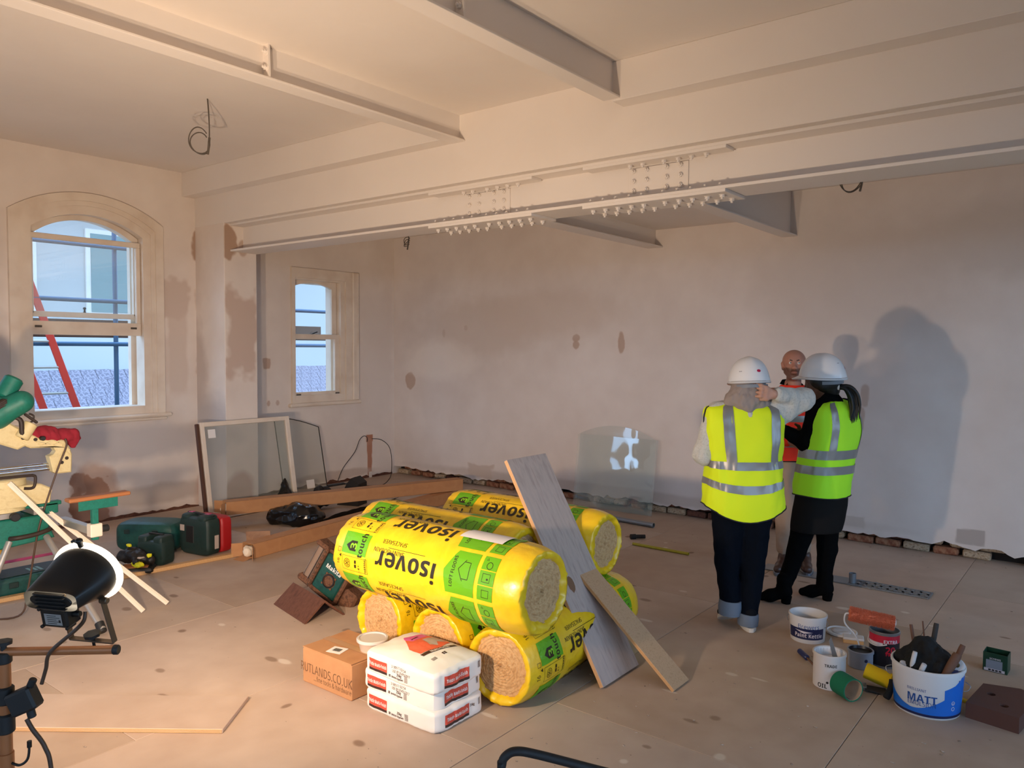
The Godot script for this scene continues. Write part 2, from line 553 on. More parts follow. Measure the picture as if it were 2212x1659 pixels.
	mottled("rubble", [hexc("8d7258"), hexc("b59a7c"), hexc("c8b296"), hexc("775d48")], 0.02, 4.0, 0.95, 0.8, 24)
	var spots := []
	var rg := RandomNumberGenerator.new()
	rg.seed = 5
	for k in 60:
		spots.append([rg.randf_range(-8, 2), rg.randf_range(0, 8), rg.randf_range(0.1, 0.55), rg.randf_range(0.1, 0.5), [hexc("a8927e"), hexc("cdb8a4"), hexc("b59c88")][k % 3], rg.randf_range(0.2, 0.5), 0.9, 0.8])
	for k in 90:
		spots.append([rg.randf_range(-5.5, 0.5), rg.randf_range(1.5, 6.5), rg.randf_range(0.012, 0.05), rg.randf_range(0.01, 0.03), [hexc("7d6350"), hexc("8d7460"), hexc("e8dccd")][k % 3], 0.7, 0.8, 0.4])
	mat("soot", hexc("1c1714"), 0.95)
	# floor picture: column is x, row runs with z; heights in the list above stand for -z
	var fi := plaster_image(hexc("c3ab97"), 1536, 31, 0.075, spots.map(func(e): return [e[0], 10.24 + 0.0 * e[1] + e[1], e[2], e[3], e[4], e[5], e[6], e[7]]))
	var fm := world_tex("floorboard", fi, 0.72)
	fm.heightmap_enabled = false
	mat("floorboard_b", Color(0.965, 0.965, 0.955), 0.75)
	M["floorboard_b"] = fm.duplicate()
	M["floorboard_b"].albedo_color = Color(0.93, 0.92, 0.90)
	M["floorboard_c"] = fm.duplicate()
	M["floorboard_c"].albedo_color = Color(0.96, 0.97, 0.97)
	mat("floor_under", hexc("5c493a"), 0.95)
	mat("black_rubber", hexc("181818"), 0.6)
	mat("black_metal", hexc("121110"), 0.45)
	mat("steel", hexc("9a9a98"), 0.35, 0.85)
	mat("galvanised", hexc("8c9196"), 0.45, 0.7)
	mat("ink", hexc("1c1712"), 0.6)
	mat("cable_grey", hexc("5a5148"), 0.6)
	mat("cable_brown", hexc("4a3322"), 0.5)
	mat("cable_black", hexc("1d1a18"), 0.6)
	mat("pine", hexc("c89c68"), 0.6)
	var pn := mottled("pine_wood", [hexc("b98a58"), hexc("d0a674"), hexc("c2955f"), hexc("dab587")], 0.02, 1.0, 0.65)
	pn.uv1_scale = Vector3(1.2, 14.0, 14.0)
	mat("glass", Color(0.9, 0.95, 0.93, 0.06), 0.02)
	M["glass"].transparency = BaseMaterial3D.TRANSPARENCY_ALPHA

# ---------------------------------------------------------------- the shell of the room
func arch(u0: float, u1: float, y0: float, spring: float, apex: float, n := 20) -> PackedVector2Array:
	var p := PackedVector2Array([Vector2(u0, y0)])
	var w := (u1 - u0) * 0.5
	var h := maxf(apex - spring, 0.0005)
	var r := (w * w + h * h) / (2.0 * h)
	var o := Vector2((u0 + u1) * 0.5, apex - r)
	var a := asin(w / r)
	for k in n + 1:
		var t := lerpf(-a, a, float(k) / n)
		p.append(o + Vector2(sin(t), cos(t)) * r)
	p.append(Vector2(u1, y0))
	return p

# flat ring between two open outlines with the same number of points, thickness h along local z
func ring_between(g: Geo, outer: PackedVector2Array, inner: PackedVector2Array, h: float, xf: Transform3D) -> void:
	var m := outer.size()
	for k in m - 1:
		var a := outer[k]; var b := outer[k + 1]; var d := inner[k + 1]; var e := inner[k]
		g.quad(xf * Vector3(a.x, a.y, h), xf * Vector3(e.x, e.y, h), xf * Vector3(d.x, d.y, h), xf * Vector3(b.x, b.y, h))
		g.quad(xf * Vector3(a.x, a.y, 0), xf * Vector3(b.x, b.y, 0), xf * Vector3(d.x, d.y, 0), xf * Vector3(e.x, e.y, 0))
		g.quad(xf * Vector3(a.x, a.y, 0), xf * Vector3(a.x, a.y, h), xf * Vector3(b.x, b.y, h), xf * Vector3(b.x, b.y, 0))
		g.quad(xf * Vector3(e.x, e.y, 0), xf * Vector3(d.x, d.y, 0), xf * Vector3(d.x, d.y, h), xf * Vector3(e.x, e.y, h))
	for k in [0, m - 1]:
		var a := outer[k]; var e := inner[k]
		g.quad(xf * Vector3(a.x, a.y, 0), xf * Vector3(e.x, e.y, 0), xf * Vector3(e.x, e.y, h), xf * Vector3(a.x, a.y, h))

func side_frame(x: float) -> Transform3D:   # local x runs along -z, local z into the room
	return Transform3D(Basis(Vector3(0, 0, -1), Vector3(0, 1, 0), Vector3(1, 0, 0)), Vector3(x, 0, 0))

func jagged(x0: float, x1: float, y: float, amp: float, top: float, seed_: int) -> PackedVector2Array:
	var p := PackedVector2Array()
	var n := int((x1 - x0) / 0.045)
	for k in n + 1:
		var x := lerpf(x0, x1, float(k) / n)
		var d := nz.get_noise_2d(x * 4.0, seed_) * amp + nz.get_noise_2d(x * 17.0, seed_ + 9) * amp * 0.5
		p.append(Vector2(x, maxf(0.012, y + d)))
	p.append(Vector2(x1, top)); p.append(Vector2(x0, top))
	return p

func build_room() -> void:
	# floor: sub-base and the sheets laid on it
	var g := Geo.new()
	g.abox(XL - 0.4, XR + 0.4, -0.25, -0.02, ZB - 0.4, ZF + 0.4)
	var fl := struct("floor", g, M["floor_under"])
	var xs := [-8.1, -6.9, -5.7, -4.5, -3.3, -2.095, -0.905, 0.3, 1.5, 2.7, 4.5]
	for i in xs.size() - 1:
		var z := 4.5 - (i % 2) * 1.2
		var zs := [4.5]
		while z > -7.5:
			if z < 4.4: zs.append(z)
			z -= 2.44
		zs.append(-7.62)
		if xs[i] == -2.095: zs = [4.5, 1.86, -0.58, -3.015, -5.215, -7.62]
		if xs[i] == -0.905: zs = [4.5, 1.1, -1.3, -4.96, -6.18, -7.62]
		if xs[i] == -3.3: zs = [4.5, 2.2, 0.0, -2.45, -4.9, -7.62]
		for k in zs.size() - 1:
			var s := Geo.new()
			s.abox(xs[i] + 0.0015, xs[i + 1] - 0.0015, -0.02, 0.0, zs[k + 1] + 0.0015, zs[k] - 0.0015, 0.0015)
			struct("floor_sheet", s, M[["floorboard", "floorboard_b", "floorboard_c"][(i * 2 + k * 5) % 3]], fl)
	# an extra sheet lying proud on the floor at the lower left
	# ceiling: three bays in front of the beam and the lower ones behind it
	g = Geo.new()
	g.abox(XL - 0.4, XR + 0.4, 3.49, 3.8, -4.6, ZF + 0.4)
	g.abox(-3.995, -2.575, 3.445, 3.49, -4.42, ZF)
	g.abox(XL - 0.4, XR + 0.4, 3.15, 3.8, ZB - 0.4, -4.6)
	g.abox(-3.83, -2.46, 2.92, 3.15, ZB, -4.79)
	struct("ceiling", g, M["plaster_white"])
	# boxing round and above the beam
	g = Geo.new()
	g.abox(XL, XR, 2.945, 3.49, -4.79, -4.41, 0.003)
	struct("trim_1", g, M["plaster_white"])
	g = Geo.new()
	g.abox(XL, -3.995, 3.245, 3.49, -4.41, -4.267, 0.003)
	struct("trim_2", g, M["plaster_white"])
	g = Geo.new()
	g.abox(-2.575, XR, 3.245, 3.49, -4.41, -4.267, 0.003)
	struct("trim_3", g, M["plaster_white"])
	# left wall with its window openings
	var wl := CSGBox3D.new()
	wl.name = "wall_left"
	wl.size = Vector3(0.35, 3.6, ZF - ZB + 0.8)
	wl.position = Vector3(XL - 0.175, 1.7, (ZF + ZB) * 0.5)
	wl.material = M["plaster_left"]
	wl.set_meta("kind", "structure")
	add_child(wl)
	for h in [arch(2.765, 3.93, 1.02, 2.823, 3.02), arch(5.62, 6.42, 1.05, 2.52, 2.521), arch(-0.25, 0.95, 1.02, 2.823, 3.02), arch(-3.3, -2.1, 1.02, 2.823, 3.02)]:
		var c := CSGPolygon3D.new()
		c.name = "opening"
		c.operation = CSGShape3D.OPERATION_SUBTRACTION
		c.polygon = h
		c.depth = 0.6
		c.material = M["brick_old"]
		wl.add_child(c, true)
		c.transform = wl.transform.affine_inverse() * side_frame(XL + 0.2) 
	# pilaster carrying the beam
	g = Geo.new()
	g.abox(XL - 0.01, -7.18, 0.0, 2.95, -4.785, -4.41, 0.006)
	var pl := struct("pilaster", g, M["plaster_left"], wl)
	pl.transform = wl.transform.affine_inverse()
	# back wall: plaster that stops short of the floor, old brickwork behind it
	g = Geo.new()
	g.prism(jagged(XL - 0.35, XR + 0.35, 0.095, 0.045, 3.6, 2), 0.03, Transform3D(Basis(), Vector3(0, 0, ZB - 0.03)))
	var wb := struct("wall_back", g, M["plaster_back"])
	g = Geo.new()
	g.abox(XL - 0.35, XR + 0.35, 0.16, 3.6, ZB - 0.35, ZB - 0.031)
	g.abox(XL - 0.35, XR + 0.35, -0.1, 0.16, ZB - 0.35, ZB - 0.13)
	struct("masonry", g, M["soot"], wb)
	var kinds := ["brick_old", "rubble", "brick_dark", "rubble", "brick_old"]
	var shared := []
	for k in 5:
		var b := Geo.new()
		var lat := []
		b.box(Transform3D(Basis(Vector3(0, 0, 1), 0.02 * (k - 2)), Vector3.ZERO), Vector3(0.212 - 0.012 * k, 0.062, 0.1), 0.008 + 0.002 * k)
		shared.append(b.mesh())
	for row in 2:
		var x := -7.7 + row * 0.11
		while x < 0.6:
			if rng.randf() > 0.10:
				var o := part(wb, "brick", shared[rng.randi() % 5], M[kinds[rng.randi() % 5]])
				o.position = Vector3(x + 0.11, 0.034 + row * 0.072, ZB - 0.075 - rng.randf() * 0.02)
				o.rotation = Vector3(rng.randf_range(-0.05, 0.05), rng.randf_range(-0.05, 0.05), rng.randf_range(-0.03, 0.03))
			x += 0.223
	# bare foot of the left wall: a ragged line of broken render and dirt
	g = Geo.new()
	for run in [[1.9, 4.41], [4.8, 7.2]]:
		g.prism(jagged(run[0], run[1], 0.030, 0.030, -0.005, 5), 0.006, side_frame(XL + 0.0))
	var ft := struct("render_edge", g, M["brick_dark"], wl)
	ft.transform = wl.transform.affine_inverse()
	# walls out of sight, with big windows that let the daylight in
	var wr := CSGBox3D.new()
	wr.name = "wall_right"
	wr.size = Vector3(0.35, 3.6, ZF - ZB + 0.8)
	wr.position = Vector3(XR + 0.175, 1.7, (ZF + ZB) * 0.5)
	wr.material = M["plaster_left"]
	wr.set_meta("kind", "structure")
	add_child(wr)
	for h in [[-5.6, 1.9], [-2.4, 2.2], [0.8, 2.2], [3.0, 1.4]]:
		var c := CSGBox3D.new()
		c.name = "opening"
		c.operation = CSGShape3D.OPERATION_SUBTRACTION
		c.size = Vector3(0.8, 2.3, h[1])
		wr.add_child(c, true)
		c.position = Vector3(0, 1.95 - 1.7, h[0] - (ZF + ZB) * 0.5)
	var wf := CSGBox3D.new()
	wf.name = "wall_front"
	wf.size = Vector3(XR - XL, 3.6, 0.35)
	wf.position = Vector3((XL + XR) * 0.5, 1.7, ZF + 0.175)
	wf.material = M["plaster_left"]
	wf.set_meta("kind", "structure")
	add_child(wf)
	for h in [[-5.2, 1.4], [-1.6, 1.4], [2.0, 1.4]]:
		var c := CSGBox3D.new()
		c.name = "opening"
		c.operation = CSGShape3D.OPERATION_SUBTRACTION
		c.size = Vector3(h[1], 2.0, 0.8)
		wf.add_child(c, true)
		c.position = Vector3(h[0] - (XL + XR) * 0.5, 1.95 - 1.7, 0)

# ---------------------------------------------------------------- steelwork
func bolt_mesh() -> ArrayMesh:   # hexagon head with a washer and a stub of thread, axis +y, washer face at 0
	var g := Geo.new()
	g.lathe([Vector2(0, 0), Vector2(0.019, 0), Vector2(0.019, 0.003), Vector2(0.0, 0.003)], 14)
	g.prism(ring2(6, 0.0155, 0.0155), 0.014, Transform3D(Basis(Vector3.RIGHT, -PI / 2), Vector3(0, 0.003, 0)), 0.001)
	g.lathe([Vector2(0.008, 0.016), Vector2(0.008, 0.026), Vector2(0.006, 0.028), Vector2(0, 0.028)], 10)
	return g.mesh()

func joist(label: String, x: float, z0: float, z1: float, top: float, bottom: float, half: float, stiff: Array) -> void:
	var t := thing("steel_joist", label, "joist", "white painted steel joists", Vector3(x, bottom, (z0 + z1) * 0.5))
	var l := absf(z1 - z0) * 0.5
	var g := Geo.new()
	g.abox(-half, half, 0, 0.013, -l, l, 0.002)
	part(t, "bottom_flange", g, M["beam_white"])
	g = Geo.new()
	g.abox(-0.005, 0.005, 0.013, top - bottom, -l, l)
	part(t, "web", g, M["beam_white"])
	for zz in stiff:
		g = Geo.new()
		for s in [-1.0, 1.0]:
			g.prism(PackedVector2Array([Vector2(0.005, 0.013), Vector2(half - 0.004, 0.013), Vector2(half - 0.004, 0.05), Vector2(half - 0.012, top - bottom), Vector2(0.005, top - bottom)]), 0.012,
				Transform3D(Basis(Vector3(s, 0, 0), Vector3(0, 1, 0), Vector3(0, 0, s)), Vector3(0, 0, zz - t.position.z - 0.006 * s)))
		part(t, "stiffener", g, M["beam_white"])
		for s in [-1.0, 1.0]:
			for yy in [0.07, 0.16]:
				var o := part(t, "bolt", bolt_mesh(), M["beam_white"])
				o.transform = Transform3D(Basis(Vector3.RIGHT, PI / 2), Vector3(s * half * 0.55, yy, zz - t.position.z + 0.006))

func build_beams() -> void:
	var t := thing("steel_beam", "long white painted steel beam with two bolted splices spanning the room from the pilaster", "beam", "", Vector3(-3.0, 2.665, -4.635))
	var add := func(n: String, x0, x1, y0, y1, z0, z1, b := 0.002):
		var g := Geo.new()
		g.abox(x0 + 3.0, x1 + 3.0, y0 - 2.665, y1 - 2.665, z0 + 4.635, z1 + 4.635, b)
		return part(t, n, g, M["beam_white"])
	add.call("bottom_flange", -7.2, XR, 2.665, 2.685, -4.79, -4.48)
	add.call("web", -7.2, XR, 2.685, 2.925, -4.642, -4.628, 0.0)
	add.call("top_flange", -7.2, XR, 2.925, 2.945, -4.79, -4.48)
	var bm := bolt_mesh()
	var bolt := func(p: Vector3, b: Basis):
		var o := part(t, "bolt", bm, M["beam_white"])
		o.transform = Transform3D(b, p - t.position)
	for s in [[-4.385, -3.36, [-4.06, -3.962, -3.813, -3.715], [-4.352, -4.254, -4.156, -4.06, -3.967, -3.823, -3.724, -3.628, -3.53, -3.432]],
			[-2.93, -1.912, [-2.607, -2.51, -2.366, -2.269], [-2.894, -2.797, -2.699, -2.597, -2.505, -2.353, -2.254, -2.162, -2.065, -1.968]]]:
		add.call("cover_plate", s[0], s[1], 2.645, 2.665, -4.79, -4.48)
		add.call("cover_plate", s[0], s[1], 2.905, 2.925, -4.60, -4.48)
		add.call("web_plate", s[2][0] - 0.045, s[2][3] + 0.05, 2.715, 2.898, -4.628, -4.616, 0.001)
		for x in s[2]:
			for y in [2.748, 2.812, 2.876]: bolt.call(Vector3(x, y, -4.616), Basis(Vector3.RIGHT, PI / 2))
		for x in s[3]:
			bolt.call(Vector3(x, 2.645, -4.565), Basis(Vector3.RIGHT, PI))
			bolt.call(Vector3(x - 0.0, 2.645, -4.715), Basis(Vector3.RIGHT, PI))
			bolt.call(Vector3(x, 2.685, -4.53), Basis())
		for k in 6: bolt.call(Vector3(s[3][k + 3], 2.905, -4.54), Basis(Vector3.RIGHT, PI))
	joist("white steel joist crossing the front ceiling with a stiffener plate, the left one", -3.993, -4.41, ZF, 3.49, 3.243, 0.063, [-2.72])
	joist("white steel joist crossing the front ceiling, nearer the middle of the room", -2.577, -4.267, ZF, 3.49, 3.258, 0.06, [-2.82])
	joist("short white steel joist from the beam to the back wall, under the left splice", -3.835, -7.24, -4.79, 2.92, 2.737, 0.088, [])
	joist("short white steel joist from the beam to the back wall, under the right splice", -2.46, -7.24, -4.79, 3.15, 2.737, 0.07, [])

# ---------------------------------------------------------------- windows
func build_windows() -> void:
	var f := side_frame(XL)
	# the wide arched sash window, lower sash pushed up
	var t := thing("window_1", "", "")
	t.set_meta("kind", "structure")
	var g := Geo.new()
	ring_between(g, arch(2.65, 4.045, 1.02, 2.90, 3.127), arch(2.73, 3.965, 1.02, 2.845, 3.055), 0.035, f)
	part(t, "architrave", g, M["frame_paint"])
	g = Geo.new()
	ring_between(g, arch(2.73, 3.965, 1.02, 2.845, 3.055), arch(2.775, 3.92, 1.02, 2.81, 3.01), 0.02, f)
	part(t, "moulding", g, M["frame_paint"])
	g = Geo.new()
	ring_between(g, arch(2.775, 3.92, 1.02, 2.815, 3.015), arch(2.838, 3.845, 1.02, 2.77, 2.93), 0.16, side_frame(XL - 0.15))
	ring_between(g, arch(2.77, 3.925, 1.02, 2.82, 3.02), arch(2.86, 3.81, 1.02, 2.75, 2.90), 0.06, side_frame(XL - 0.25))
	g.abox(XL - 0.25, XL + 0.008, 1.02, 1.105, -3.92, -2.77, 0.004)
	part(t, "box_frame", g, M["frame_paint"])
	g = Geo.new()
	g.abox(XL - 0.05, XL + 0.075, 0.985, 1.025, -4.10, -2.60, 0.014)
	g.abox(XL, XL + 0.05, 0.955, 0.985, -4.06, -2.64, 0.010)
	part(t, "window_sill", g, M["frame_paint"])
	# upper sash, outer plane
	var us := side_frame(XL - 0.125)
	g = Geo.new()
	ring_between(g, arch(2.84, 3.84, 2.0, 2.765, 2.93), arch(2.885, 3.795, 2.0, 2.72, 2.885), 0.04, us)
	g.abox(XL - 0.125, XL - 0.085, 1.965, 2.015, -3.84, -2.84, 0.003)
	var sash := part(t, "upper_sash", g, M["frame_paint"])
	g = Geo.new()
	g.prism(arch(2.87, 3.81, 2.0, 2.73, 2.90), 0.004, side_frame(XL - 0.105))
	part(sash, "pane", g, M["glass"])
	# lower sash, raised
	g = Geo.new()
	g.abox(XL - 0.075, XL - 0.035, 1.80, 1.925, -3.84, -2.835, 0.004)
	g.abox(XL - 0.075, XL - 0.035, 2.672, 2.722, -3.84, -2.835, 0.004)
	g.abox(XL - 0.075, XL - 0.035, 1.925, 2.672, -2.858, -2.835, 0.004)
	g.abox(XL - 0.075, XL - 0.035, 1.925, 2.672, -3.84, -3.80, 0.004)
	sash = part(t, "lower_sash", g, M["frame_paint"])
	g = Geo.new()
	g.abox(XL - 0.057, XL - 0.053, 1.92, 2.68, -3.81, -2.85)
	part(sash, "pane", g, M["glass"])
	for z in [-2.90, -3.765]:
		g = Geo.new()
		g.abox(XL - 0.036, XL - 0.030, 1.865, 1.885, z - 0.03, z + 0.03, 0.002)
		g.tube([Vector3(XL - 0.03, 1.882, z - 0.02), Vector3(XL - 0.015, 1.876, z - 0.01), Vector3(XL - 0.015, 1.876, z + 0.01), Vector3(XL - 0.03, 1.882, z + 0.02)], 0.003, 6)
		part(sash, "sash_lift", g, M["cable_grey"])
	g = Geo.new()
	g.lathe([Vector2(0, 0), Vector2(0.014, 0), Vector2(0.008, 0.012), Vector2(0.008, 0.03), Vector2(0.016, 0.036), Vector2(0.010, 0.05), Vector2(0, 0.052)], 12, Transform3D(Basis(), Vector3(XL - 0.10, 2.015, -3.33)))
	part(t, "catch", g, M["black_metal"])
	# the narrow sash window
	t = thing("window_2", "", "")
	t.set_meta("kind", "structure")
	g = Geo.new()
	ring_between(g, arch(5.592, 6.585, 1.03, 2.637, 2.638), arch(5.64, 6.40, 1.03, 2.52, 2.521), 0.03, f)
	g.abox(XL, XL + 0.05, 1.03, 2.64, -6.60, -6.50, 0.01)
	part(t, "architrave", g, M["frame_paint"])
	g = Geo.new()
	ring_between(g, arch(5.615, 6.425, 1.05, 2.525, 2.526), arch(5.65, 6.335, 1.05, 2.50, 2.501), 0.155, side_frame(XL - 0.15))
	ring_between(g, arch(5.615, 6.425, 1.05, 2.525, 2.526), arch(5.655, 6.30, 1.05, 2.47, 2.471), 0.1, side_frame(XL - 0.25))
	g.abox(XL - 0.2, XL + 0.01, 1.03, 1.12, -6.42, -5.62, 0.003)
	part(t, "box_frame", g, M["frame_paint"])
	g = Geo.new()
	g.abox(XL - 0.02, XL + 0.06, 0.985, 1.03, -6.63, -5.55, 0.012)
	part(t, "window_sill", g, M["frame_paint"])
	g = Geo.new()
	var top_sash := PackedVector2Array([Vector2(5.65, 1.83)])
	for k in 13: top_sash.append(Vector2(lerpf(5.65, 6.33, k / 12.0), 2.505))
	top_sash.append(Vector2(6.33, 1.83))
	ring_between(g, top_sash, arch(5.672, 6.26, 1.83, 2.415, 2.475, 12), 0.04, side_frame(XL - 0.115))
	g.abox(XL - 0.115, XL - 0.075, 1.80, 1.845, -6.33, -5.65, 0.003)
	sash = part(t, "upper_sash", g, M["frame_paint"])
	g = Geo.new()
	g.prism(arch(5.66, 6.28, 1.83, 2.42, 2.48), 0.004, side_frame(XL - 0.097))
	part(sash, "pane", g, M["glass"])
	g = Geo.new()
	g.abox(XL - 0.07, XL - 0.03, 1.795, 1.855, -6.345, -5.65, 0.003)
	g.abox(XL - 0.07, XL - 0.03, 1.115, 1.158, -6.345, -5.65, 0.003)
	g.abox(XL - 0.07, XL - 0.03, 1.15, 1.80, -5.668, -5.65, 0.003)
	g.abox(XL - 0.07, XL - 0.03, 1.15, 1.80, -6.345, -6.272, 0.003)
	sash = part(t, "lower_sash", g, M["frame_paint"])
	g = Geo.new()
	g.abox(XL - 0.054, XL - 0.05, 1.15, 1.80, -6.28, -5.66)
	part(sash, "pane", g, M["glass"])
	g = Geo.new()
	g.tube([Vector3(XL - 0.09, 1.85, -5.95), Vector3(XL - 0.06, 1.868, -5.97), Vector3(XL - 0.04, 1.885, -6.01)], 0.008, 8)
	part(t, "catch", g, M["black_metal"])
	for z in [-5.72, -6.30]:
		g = Geo.new()
		g.abox(XL - 0.03, XL - 0.015, 1.118, 1.138, z - 0.03, z + 0.03, 0.004)
		part(sash, "sash_lift", g, M["cable_grey"])

# ---------------------------------------------------------------- the work lamps in the foreground
func lamp_head(label: String, p: Vector3, fwd: Vector3, key: String, energy: float, aim: Vector3) -> Node3D:
	fwd = fwd.normalized()
	var x := fwd.cross(Vector3.UP).normalized()
	var b := Basis(x, x.cross(fwd), -fwd)
	var li := SpotLight3D.new()
	li.name = key
	li.light_color = LAMP_COLOUR
	li.light_energy = energy
	li.light_size = 0.045
	li.spot_angle = 78.0
	li.spot_angle_attenuation = 1.0
	li.spot_range = 25.0
	li.spot_attenuation = 2.0
	li.shadow_enabled = true
	add_child(li)
	li.transform = Transform3D(Basis.looking_at(aim), p + fwd * 0.03)
	var t := thing("work_lamp", label, "lamp", "pair of floodlights on one stand")
	t.transform = Transform3D(b, p)
	var g := Geo.new()
	# housing: an oval dome that runs back into a flat-topped box, shifted down and to the left
	g.grid(36, 10, func(u, w):
		var a: float = -u * TAU
		var e := lerpf(1.0, 0.45, smoothstep(0.3, 1.0, w))
		var cx := signf(cos(a)) * pow(absf(cos(a)), e)
		var cy := signf(sin(a)) * pow(absf(sin(a)), e)
		var rx := lerpf(0.094, 0.078, w * w)
		var ry := lerpf(0.073, 0.026, smoothstep(0.05, 1.0, w))
		return Vector3(cx * rx - 0.012 * w, cy * ry - 0.020 * w, 0.004 + w * 0.115), true)
	g.prism(ring2(28, 0.062, 0.022), 0.006, Transform3D(Basis(), Vector3(-0.012, -0.020, 0.114)), 0.002)
	part(t, "housing", g, M["black_enamel"])
	g = Geo.new()
	for k in 5: g.abox(-0.055, 0.035, -0.040 + k * 0.010, -0.037 + k * 0.010, 0.117, 0.128, 0.001)
	part(t, "cooling_fins", g, M["black_enamel"])
	g = Geo.new()
	var rim := []
	for k in 48: rim.append(Vector3(cos(TAU * k / 48) * 0.101, sin(TAU * k / 48) * 0.079, -0.006))
	g.tube(rim, 0.0055, 8, false, true)
	part(t, "lamp_rim", g, M["lamp_glow"], "glowing edge of the lamp glass")
	g = Geo.new()
	g.prism(ring2(40, 0.097, 0.076), 0.004, Transform3D(Basis(), Vector3(0, 0, -0.008)))
	part(t, "lamp_glass", g, M["lamp_glow"])
	g = Geo.new()
	g.cyl(Vector3(0.004, 0.078, 0.006), Vector3(0.004, 0.098, 0.010), 0.007, 12, 0.001)
	g.ball(Vector3(0.004, 0.097, 0.010), Vector3(0.010, 0.008, 0.010), 12)
	g.tube([Vector3(0.004, 0.09, 0.010), Vector3(-0.010, 0.098, 0.012), Vector3(-0.016, 0.094, 0.012)], 0.004, 8)
	part(t, "clip", g, M["black_enamel"])
	# U bracket with its two pivots
	g = Geo.new()
	for s in [-1.0, 1.0]:
		g.bar(Vector3(s * 0.062, -0.055, 0.03), Vector3(s * 0.068, -0.193, 0.02), 0.004, 0.018, 0.001, Vector3(0, 0, 1))
		g.cyl(Vector3(s * 0.055, -0.062, 0.03), Vector3(s * 0.078, -0.062, 0.03), 0.009, 12, 0.002)
	g.bar(Vector3(-0.068, -0.193, 0.02), Vector3(0.068, -0.193, 0.02), 0.018, 0.004, 0.001)
	part(t, "bracket", g, M["dull_steel"])
	g = Geo.new()
	g.lathe([Vector2(0, 0), Vector2(0.006, 0), Vector2(0.006, 0.008), Vector2(0.022, 0.010), Vector2(0.022, 0.018), Vector2(0.010, 0.022), Vector2(0, 0.022)], 7, Transform3D(Basis(), Vector3(0.0, -0.19, 0.02)))
	g.cyl(Vector3(0, -0.235, 0.02), Vector3(0, -0.19, 0.02), 0.004, 8)
	part(t, "wing_knob", g, M["black_rubber"])
	# terminal box below, with its rating plate
	g = Geo.new()
	g.box(Transform3D(Basis(), Vector3(-0.040, -0.088, 0.068)), Vector3(0.082, 0.056, 0.05), 0.005)
	for s in [-1.0, 1.0]:
		for q in [-1.0, 1.0]: g.cyl(Vector3(-0.040 + s * 0.038, -0.088 + q * 0.025, 0.066), Vector3(-0.040 + s * 0.038, -0.088 + q * 0.025, 0.097), 0.005, 8, 0.001)
	g.cyl(Vector3(0.0, -0.085, 0.068), Vector3(0.022, -0.083, 0.068), 0.008, 10, 0.001)
	var bx := part(t, "terminal_box", g, M["black_enamel"])
	g = Geo.new()
	flat_rect(g, -0.066, -0.014, -0.106, -0.074, plane(Vector3(0, 0, 0.0935), Vector3.RIGHT, Vector3.UP), 0.1)
	part(bx, "rating_plate", g, M["plate_grey"])
	g = Geo.new()
	for k in 5: flat_rect(g, -0.058, -0.030 + 0.010 * (k % 2), -0.102 + k * 0.0055, -0.1005 + k * 0.0055, plane(Vector3(0, 0, 0.0938), Vector3.RIGHT, Vector3.UP), 0.1)
	flat_rect(g, -0.024, -0.018, -0.098, -0.090, plane(Vector3(0, 0, 0.0938), Vector3.RIGHT, Vector3.UP), 0.1)
	part(bx, "lettering", g, M["ink"])
	return t

